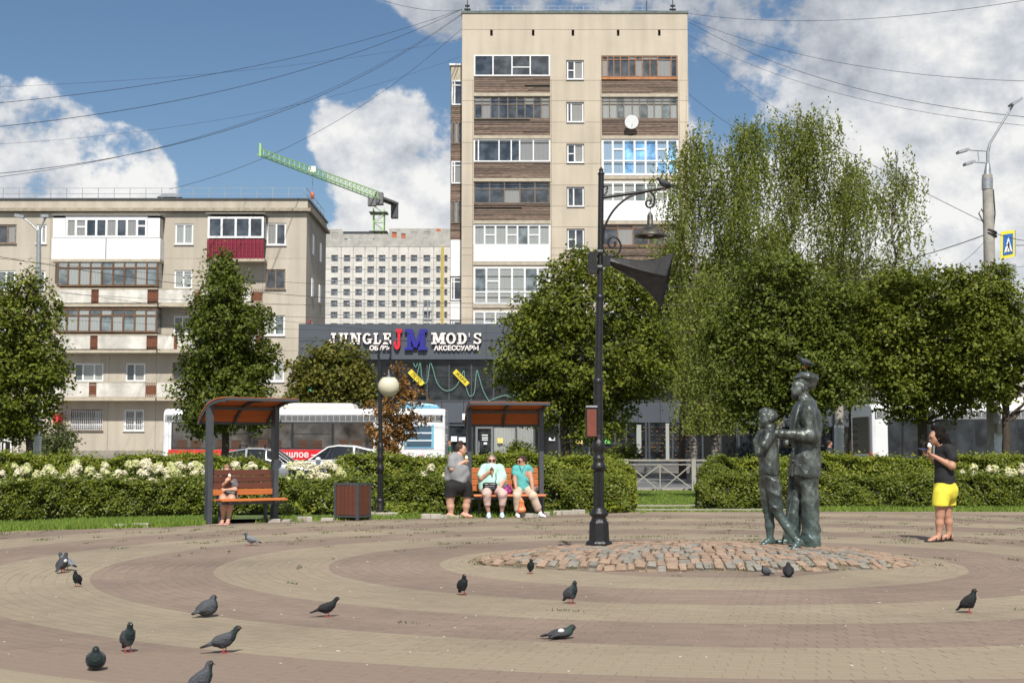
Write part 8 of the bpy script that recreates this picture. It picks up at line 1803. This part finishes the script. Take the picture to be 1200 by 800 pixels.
def statue_boy():
    c = at(901.5, 637, 15.85); yb = 15.82; z0 = mound_h(c.x, yb)-.03; f = Fig(128, 722, SC, c.x, yb, z0+.01)
    T = thing('bronze_statue', 'smaller bronze statue of a barefoot boy in knee breeches, hand at his shoulder', 'statue', (c.x, yb, z0))
    hc = f(128, 268); F_ = (-1, -.12, .12); nk = f(134, 305); sh = f(122, 335, -.11); e1 = f(84, 392, -.17); w1 = f(80, 335, -.17); sh2 = f(128, 335, .12); e2 = f(132, 400, .15)
    body = head_prims(hc, F_, 1.04, nk, neck_r=.046)
    body += [('c', nk, f(130, 380), .07, .11), ('c', sh, e1, .052, .042), ('c', e1, f(76, 350, -.16), .042, .032), ('c', f(76, 350, -.16), w1, .032, .027), ('c', sh2, e2, .05, .042), ('c', e2, f(140, 455, .13), .04, .03)]
    body += hand_prims(w1, (.42, .05, .9), (.6, .2, -.6), .75, .2, 1, .95)+hand_prims(f(140, 455, .13), (-.3, 0, -.9), (0, -1, 0), .4)
    body += [('c', f(134, 585, .05), f(130, 612, .05), .068, .055), ('c', f(130, 612, .05), f(132, 650, .05), .056, .056), ('c', f(132, 650, .05), f(132, 706, .05), .052, .034), ('c', f(150, 588, -.05), f(160, 610, -.07), .066, .055), ('c', f(160, 610, -.07), f(186, 652, -.10), .056, .055), ('c', f(186, 652, -.10), f(218, 704, -.13), .052, .034)]
    body += foot(f(142, 716, .05), f(92, 722, .0), 1.05)+foot(f(228, 716, -.13), f(184, 742, -.24), 1.08)
    add(T, 'body', body, M_bronze, .0082, .02)
    hr = [('e', hc+np.array([.02, 0, .025]), (.098, .090, .088)), ('c', f(104, 244), f(118, 238), .028, .035)]
    add(T, 'hair', hr, M_bronze, .008, .02, lambda P: .005*np.sin(P[:, 0]*80+3*np.sin(P[:, 2]*50))*np.sin(P[:, 2]*90+P[:, 1]*50), cut=lambda P: -((P[:, 0]-(hc[0]-.030))+np.where(P[:, 2] > hc[2]+.05, .09, 0)))
    ts = [('c', f(124, 330, -.07), f(126, 330, .07), .075, .075), ('c', f(126, 345), f(126, 400), .120, .115, (.95, 1.05, 1)), ('c', f(128, 410), f(130, 455), .118, .122, (.95, 1.05, 1)), ('c', sh, f(100, 368, -.14), .068, .068), ('c', sh2, f(126, 372, .14), .068, .068)]
    add(T, 't_shirt', ts, M_bronze, .0085, .028, drape(6, .0055, 12, 12), cut=lambda P: f(0, 470)[2]+.01*np.sin(P[:, 0]*20)-P[:, 2])
    br = [('c', f(131, 462), f(131, 482), .108, .108), ('c', f(122, 500, .055), f(128, 570, .06), .086, .078), ('c', f(140, 500, -.05), f(150, 575, -.06), .088, .080), ('c', f(128, 588, .06), f(129, 598, .06), .062, .06), ('c', f(152, 590, -.06), f(154, 600, -.06), .064, .062)]
    add(T, 'breeches', br, M_bronze, .0085, .014, drape(9, .010, 26, 8), cut=lambda P: f(0, 606)[2]-P[:, 2])
    b = MB()
    for sg in (-1, 1): b.sphere(Vector(hc)+Vector((-.080, sg*.032, .014)), .011, 8, 6)
    b.build('eyes', M_bronze, T)
statue_boy()

# ------------------------------------------------------------------ pigeons
def pigeon_mat(name, body, wing, neck, white=None):
    m = bpy.data.materials.new(name); m.use_nodes = True; nt = m.node_tree; N = nt.nodes; L = nt.links; P = N['Principled BSDF']; MATS[name] = m
    tc = N.new('ShaderNodeTexCoord'); sp = N.new('ShaderNodeSeparateXYZ'); L.new(tc.outputs['Object'], sp.inputs[0])
    n = N.new('ShaderNodeTexNoise'); n.inputs['Scale'].default_value = 40; n.inputs['Detail'].default_value = 5; L.new(tc.outputs['Object'], n.inputs[0])
    mx = N.new('ShaderNodeMix'); mx.data_type = 'RGBA'; L.new(n.outputs[0], mx.inputs[0]); mx.inputs[6].default_value = (*body, 1); mx.inputs[7].default_value = (*wing, 1); cur = mx.outputs[2]
    def band(sock, a, b_, col, add_noise=.02):
        nonlocal cur
        ad = N.new('ShaderNodeMath'); ad.operation = 'MULTIPLY_ADD'; L.new(n.outputs[0], ad.inputs[0]); ad.inputs[1].default_value = add_noise; L.new(sock, ad.inputs[2])
        r = N.new('ShaderNodeMapRange'); L.new(ad.outputs[0], r.inputs[0]); r.inputs[1].default_value = a; r.inputs[2].default_value = b_
        q = N.new('ShaderNodeMix'); q.data_type = 'RGBA'; L.new(r.outputs[0], q.inputs[0]); L.new(cur, q.inputs[6]); q.inputs[7].default_value = (*col, 1); cur = q.outputs[2]
    band(sp.outputs[0], .062, .085, neck); band(sp.outputs[0], .118, .128, body); band(sp.outputs[0], -.125, -.15, (.012, .012, .014))
    if white is not None: band(sp.outputs[0], *white)
    L.new(cur, P.inputs['Base Color']); P.inputs['Roughness'].default_value = .7; P.inputs['Specular IOR Level'].default_value = .25; bu = N.new('ShaderNodeBump'); bu.inputs['Strength'].default_value = .6; bu.inputs['Distance'].default_value = .006; vo = N.new('ShaderNodeTexVoronoi'); vo.inputs['Scale'].default_value = 90; mp = N.new('ShaderNodeMapping'); mp.inputs['Scale'].default_value = (.45, 1, 1); L.new(tc.outputs['Object'], mp.inputs[0]); L.new(mp.outputs[0], vo.inputs[0]); L.new(vo.outputs[0], bu.inputs['Height']); L.new(bu.outputs[0], P.inputs['Normal']); return m
PG = pigeon_mat('pigeon_slate', (.024, .026, .031), (.10, .108, .122), (.014, .026, .026)); PD = pigeon_mat('pigeon_dark', (.010, .010, .012), (.030, .030, .035), (.010, .017, .017)); PL = pigeon_mat('pigeon_pale', (.13, .14, .155), (.22, .23, .25), (.03, .055, .06))
PW = pigeon_mat('pigeon_white', (.03, .03, .034), (.06, .062, .07), (.02, .05, .04)); M_pink = mat('pigeon_leg', (.42, .07, .06), .6); M_beak = mat('beak', (.05, .045, .045), .5); M_wht = mat('white_feather', (.6, .6, .62), .7)
def make_pigeon(name, pose, m, white=False):
    """local: facing +x; returns template root"""
    T = thing('pigeon', 'x', 'pigeon', (0, 0, 0), None, 0, True); Ry = lambda a: np.array(Matrix.Rotation(a, 3, 'Y'))
    if pose == 'walk':
        bz = .115; tilt = R(-18); pr = [('e', (0, 0, bz), (.105, .056, .056), Ry(tilt)), ('c', (.06, 0, bz+.03), (.105, 0, bz+.085), .038, .024), ('e', (.122, 0, bz+.102), (.026, .020, .021)), ('c', (-.08, 0, bz-.022), (-.19, 0, bz-.058), .030, .016, (1, 1.3, .55)), ('c', (.03, 0, bz-.02), (-.01, 0, bz-.045), .035, .03)]; hd = (.122, 0, bz+.102)
    elif pose == 'stand':
        bz = .13; tilt = R(-42); pr = [('e', (0, 0, bz), (.098, .060, .060), Ry(tilt)), ('c', (.045, 0, bz+.045), (.062, 0, bz+.105), .042, .024), ('e', (.070, 0, bz+.122), (.025, .020, .021)), ('c', (-.06, 0, bz-.04), (-.125, 0, bz-.10), .030, .015, (1, 1.3, .6)), ('c', (.03, 0, bz), (.03, 0, bz-.04), .045, .035)]; hd = (.070, 0, bz+.122)
    elif pose == 'puff':
        bz = .09; pr = [('e', (0, 0, bz), (.105, .085, .080), Ry(R(-15))), ('c', (.05, 0, bz+.05), (.055, 0, bz+.085), .045, .030), ('e', (.066, 0, bz+.102), (.026, .022, .022)), ('c', (-.08, 0, bz-.02), (-.15, 0, bz-.05), .035, .018, (1, 1.4, .6))]; hd = (.066, 0, bz+.102)
    else:     # lying, one wing spread
        bz = .055; pr = [('e', (0, 0, bz), (.13, .085, .050), Ry(R(-5))), ('c', (.08, 0, bz+.02), (.12, 0, bz+.055), .045, .034), ('e', (.135, 0, bz+.065), (.028, .024, .024)), ('c', (-.09, 0, bz), (-.2, .03, bz-.025), .035, .018, (1, 1.6, .5)), ('c', (-.02, -.05, bz), (-.15, -.13, bz-.02), .03, .015, (1, 1, .6))]; hd = (.135, 0, bz+.065)
    o = link('body', sdf_mesh('body', pr, .0052, m, .022, lambda P: .0012*np.sin(P[:, 0]*190+P[:, 2]*120)), T)
    for s in (-1, 1):
        wg = [('e', (-.015, s*(.047 if pose != 'puff' else .070), pr[0][1][2]+.010), (.088, .014, .036), Ry((R(-14), R(-38), R(-16), R(-5))[('walk', 'stand', 'puff', 'lie').index(pose)]))]; a = {'walk': (-.16, -.045), 'stand': (-.105, -.075), 'puff': (-.13, -.03), 'lie': (-.17, -.01)}[pose]
        wg.append(('c', (-.05, s*(.044 if pose != 'puff' else .06), pr[0][1][2]-.005), (a[0], s*.016, pr[0][1][2]+a[1]), .022, .008, (1, .5, 1))); w = link('wing', sdf_mesh('wing', wg, .0052, m, .015), T)
        if white and s == -1: b = MB(); b.sphere((-.01, -.058 if pose != 'lie' else -.06, pr[0][1][2]+.035), .030, 12, 8, (1.2, .5, .8)); b.build('white_patch', M_wht, w)
    b = MB(); b.tube([(hd[0]+.018, 0, hd[2]-.002), (hd[0]+.042, 0, hd[2]-.010)], [.006, .0015], 6); b.build('beak', M_beak, T)
    b = MB(); b.sphere((hd[0]+.022, 0, hd[2]+.004), .0055, 6, 5); b.build('cere', M_wht, T)
    b = MB(); [b.sphere((hd[0]+.006, s*.0185, hd[2]+.004), .0045, 6, 5) for s in (-1, 1)]; b.build('eyes', mat('pigeon_eye', (.5, .12, .02), .2), T)
    if pose in ('walk', 'stand'):
        for s in (-1, 1):
            b = MB(); x0 = .01+s*.012*(pose == 'walk'); b.tube([(x0-.005, s*.022, .06), (x0, s*.024, .012)], .0045, 5)
            for a in (-.5, 0, .5, math.pi): b.tube([(x0, s*.024, .010), (x0+.032*math.cos(a), s*.024+.032*math.sin(a), .004)], .003, 4)
            b.build('leg', M_pink, T)
    return T
tpl = {}
def pigeon(px, py, ang, pose, m, label, group='pigeons on the plaza', s=1.0, white=False, loc=None):
    key = (pose, m.name, white)
    if key not in tpl: T = make_pigeon('pigeon', pose, m, white); tpl[key] = T
    else: T = copy_tree(tpl[key])
    c = grd(px, py) if loc is None else Vector(loc); T.location = c; T.rotation_euler = (0, 0, R(ang)); T.scale = (s*.66,)*3; T['label'] = label; T['group'] = group
pigeon(294, 639, 172, 'walk', PL, 'pale grey pigeon walking left below the left bench', s=1.15)
pigeon(77, 668, 150, 'walk', PL, 'green necked pigeon half hidden behind its dark mate at the left', s=1.25)
pigeon(73, 671, 70, 'stand', PW, 'dark pigeon seen from behind with a white back, at the left', white=True, s=1.2)
pigeon(90, 687, -100, 'stand', PD, 'small black pigeon facing the camera just right of the pair at the left', s=.9)
pigeon(243, 722.5, 35, 'puff', PG, 'fluffed up dark pigeon between the walking one and the left pair', s=1.2)
pigeon(149.5, 764, -60, 'stand', PG, 'slate pigeon standing at the lower left, left of the big walking one', s=1.12)
pigeon(262, 765, 14, 'walk', PG, 'big slate pigeon striding right near the lower edge', s=1.12)
pigeon(112, 785, -75, 'puff', PG, 'pigeon with a green neck squatting at the bottom left', s=1.05)
pigeon(234, 818, 15, 'stand', PG, 'pigeon cut off by the bottom edge of the picture', s=1.1)
pigeon(383, 722.5, 12, 'walk', PD, 'dark pigeon walking right, left of centre', s=1.0)
pigeon(542, 697, -70, 'stand', PD, 'dark pigeon standing left of the cobbled mound in front of the benches', s=1.08)
pigeon(622, 672, -85, 'stand', PD, 'black pigeon at the left end of the cobbled mound', s=.92)
pigeon(669, 707, -50, 'stand', PG, 'slate pigeon standing in front of the tall lamp', s=1.12)
pigeon(657, 748, 12, 'lie', PW, 'pigeon lying down with a white wing patch in the foreground', white=True, s=1.0)
pigeon(898, 674, 160, 'puff', PG, 'small grey pigeon squatting in front of the boy statue', s=.75)
pigeon(924, 675.5, 80, 'puff', PD, 'larger dark pigeon hunched in front of the man statue', s=1.05)
pigeon(1135, 718, -25, 'stand', PD, 'black pigeon standing alone at the lower right', s=1.1)
pigeon(0, 0, 165, 'walk', PG, 'pigeon perched on the cap of the man statue', None if False else 'perched pigeons', s=1.0, loc=at(944, 431.5, 16.0))
c = at(779, 222.5, 16.0); pigeon(0, 0, 158, 'walk', PG, 'pigeon perched on the arm of the tall ornate lamp', 'perched pigeons', s=1.0, loc=c)
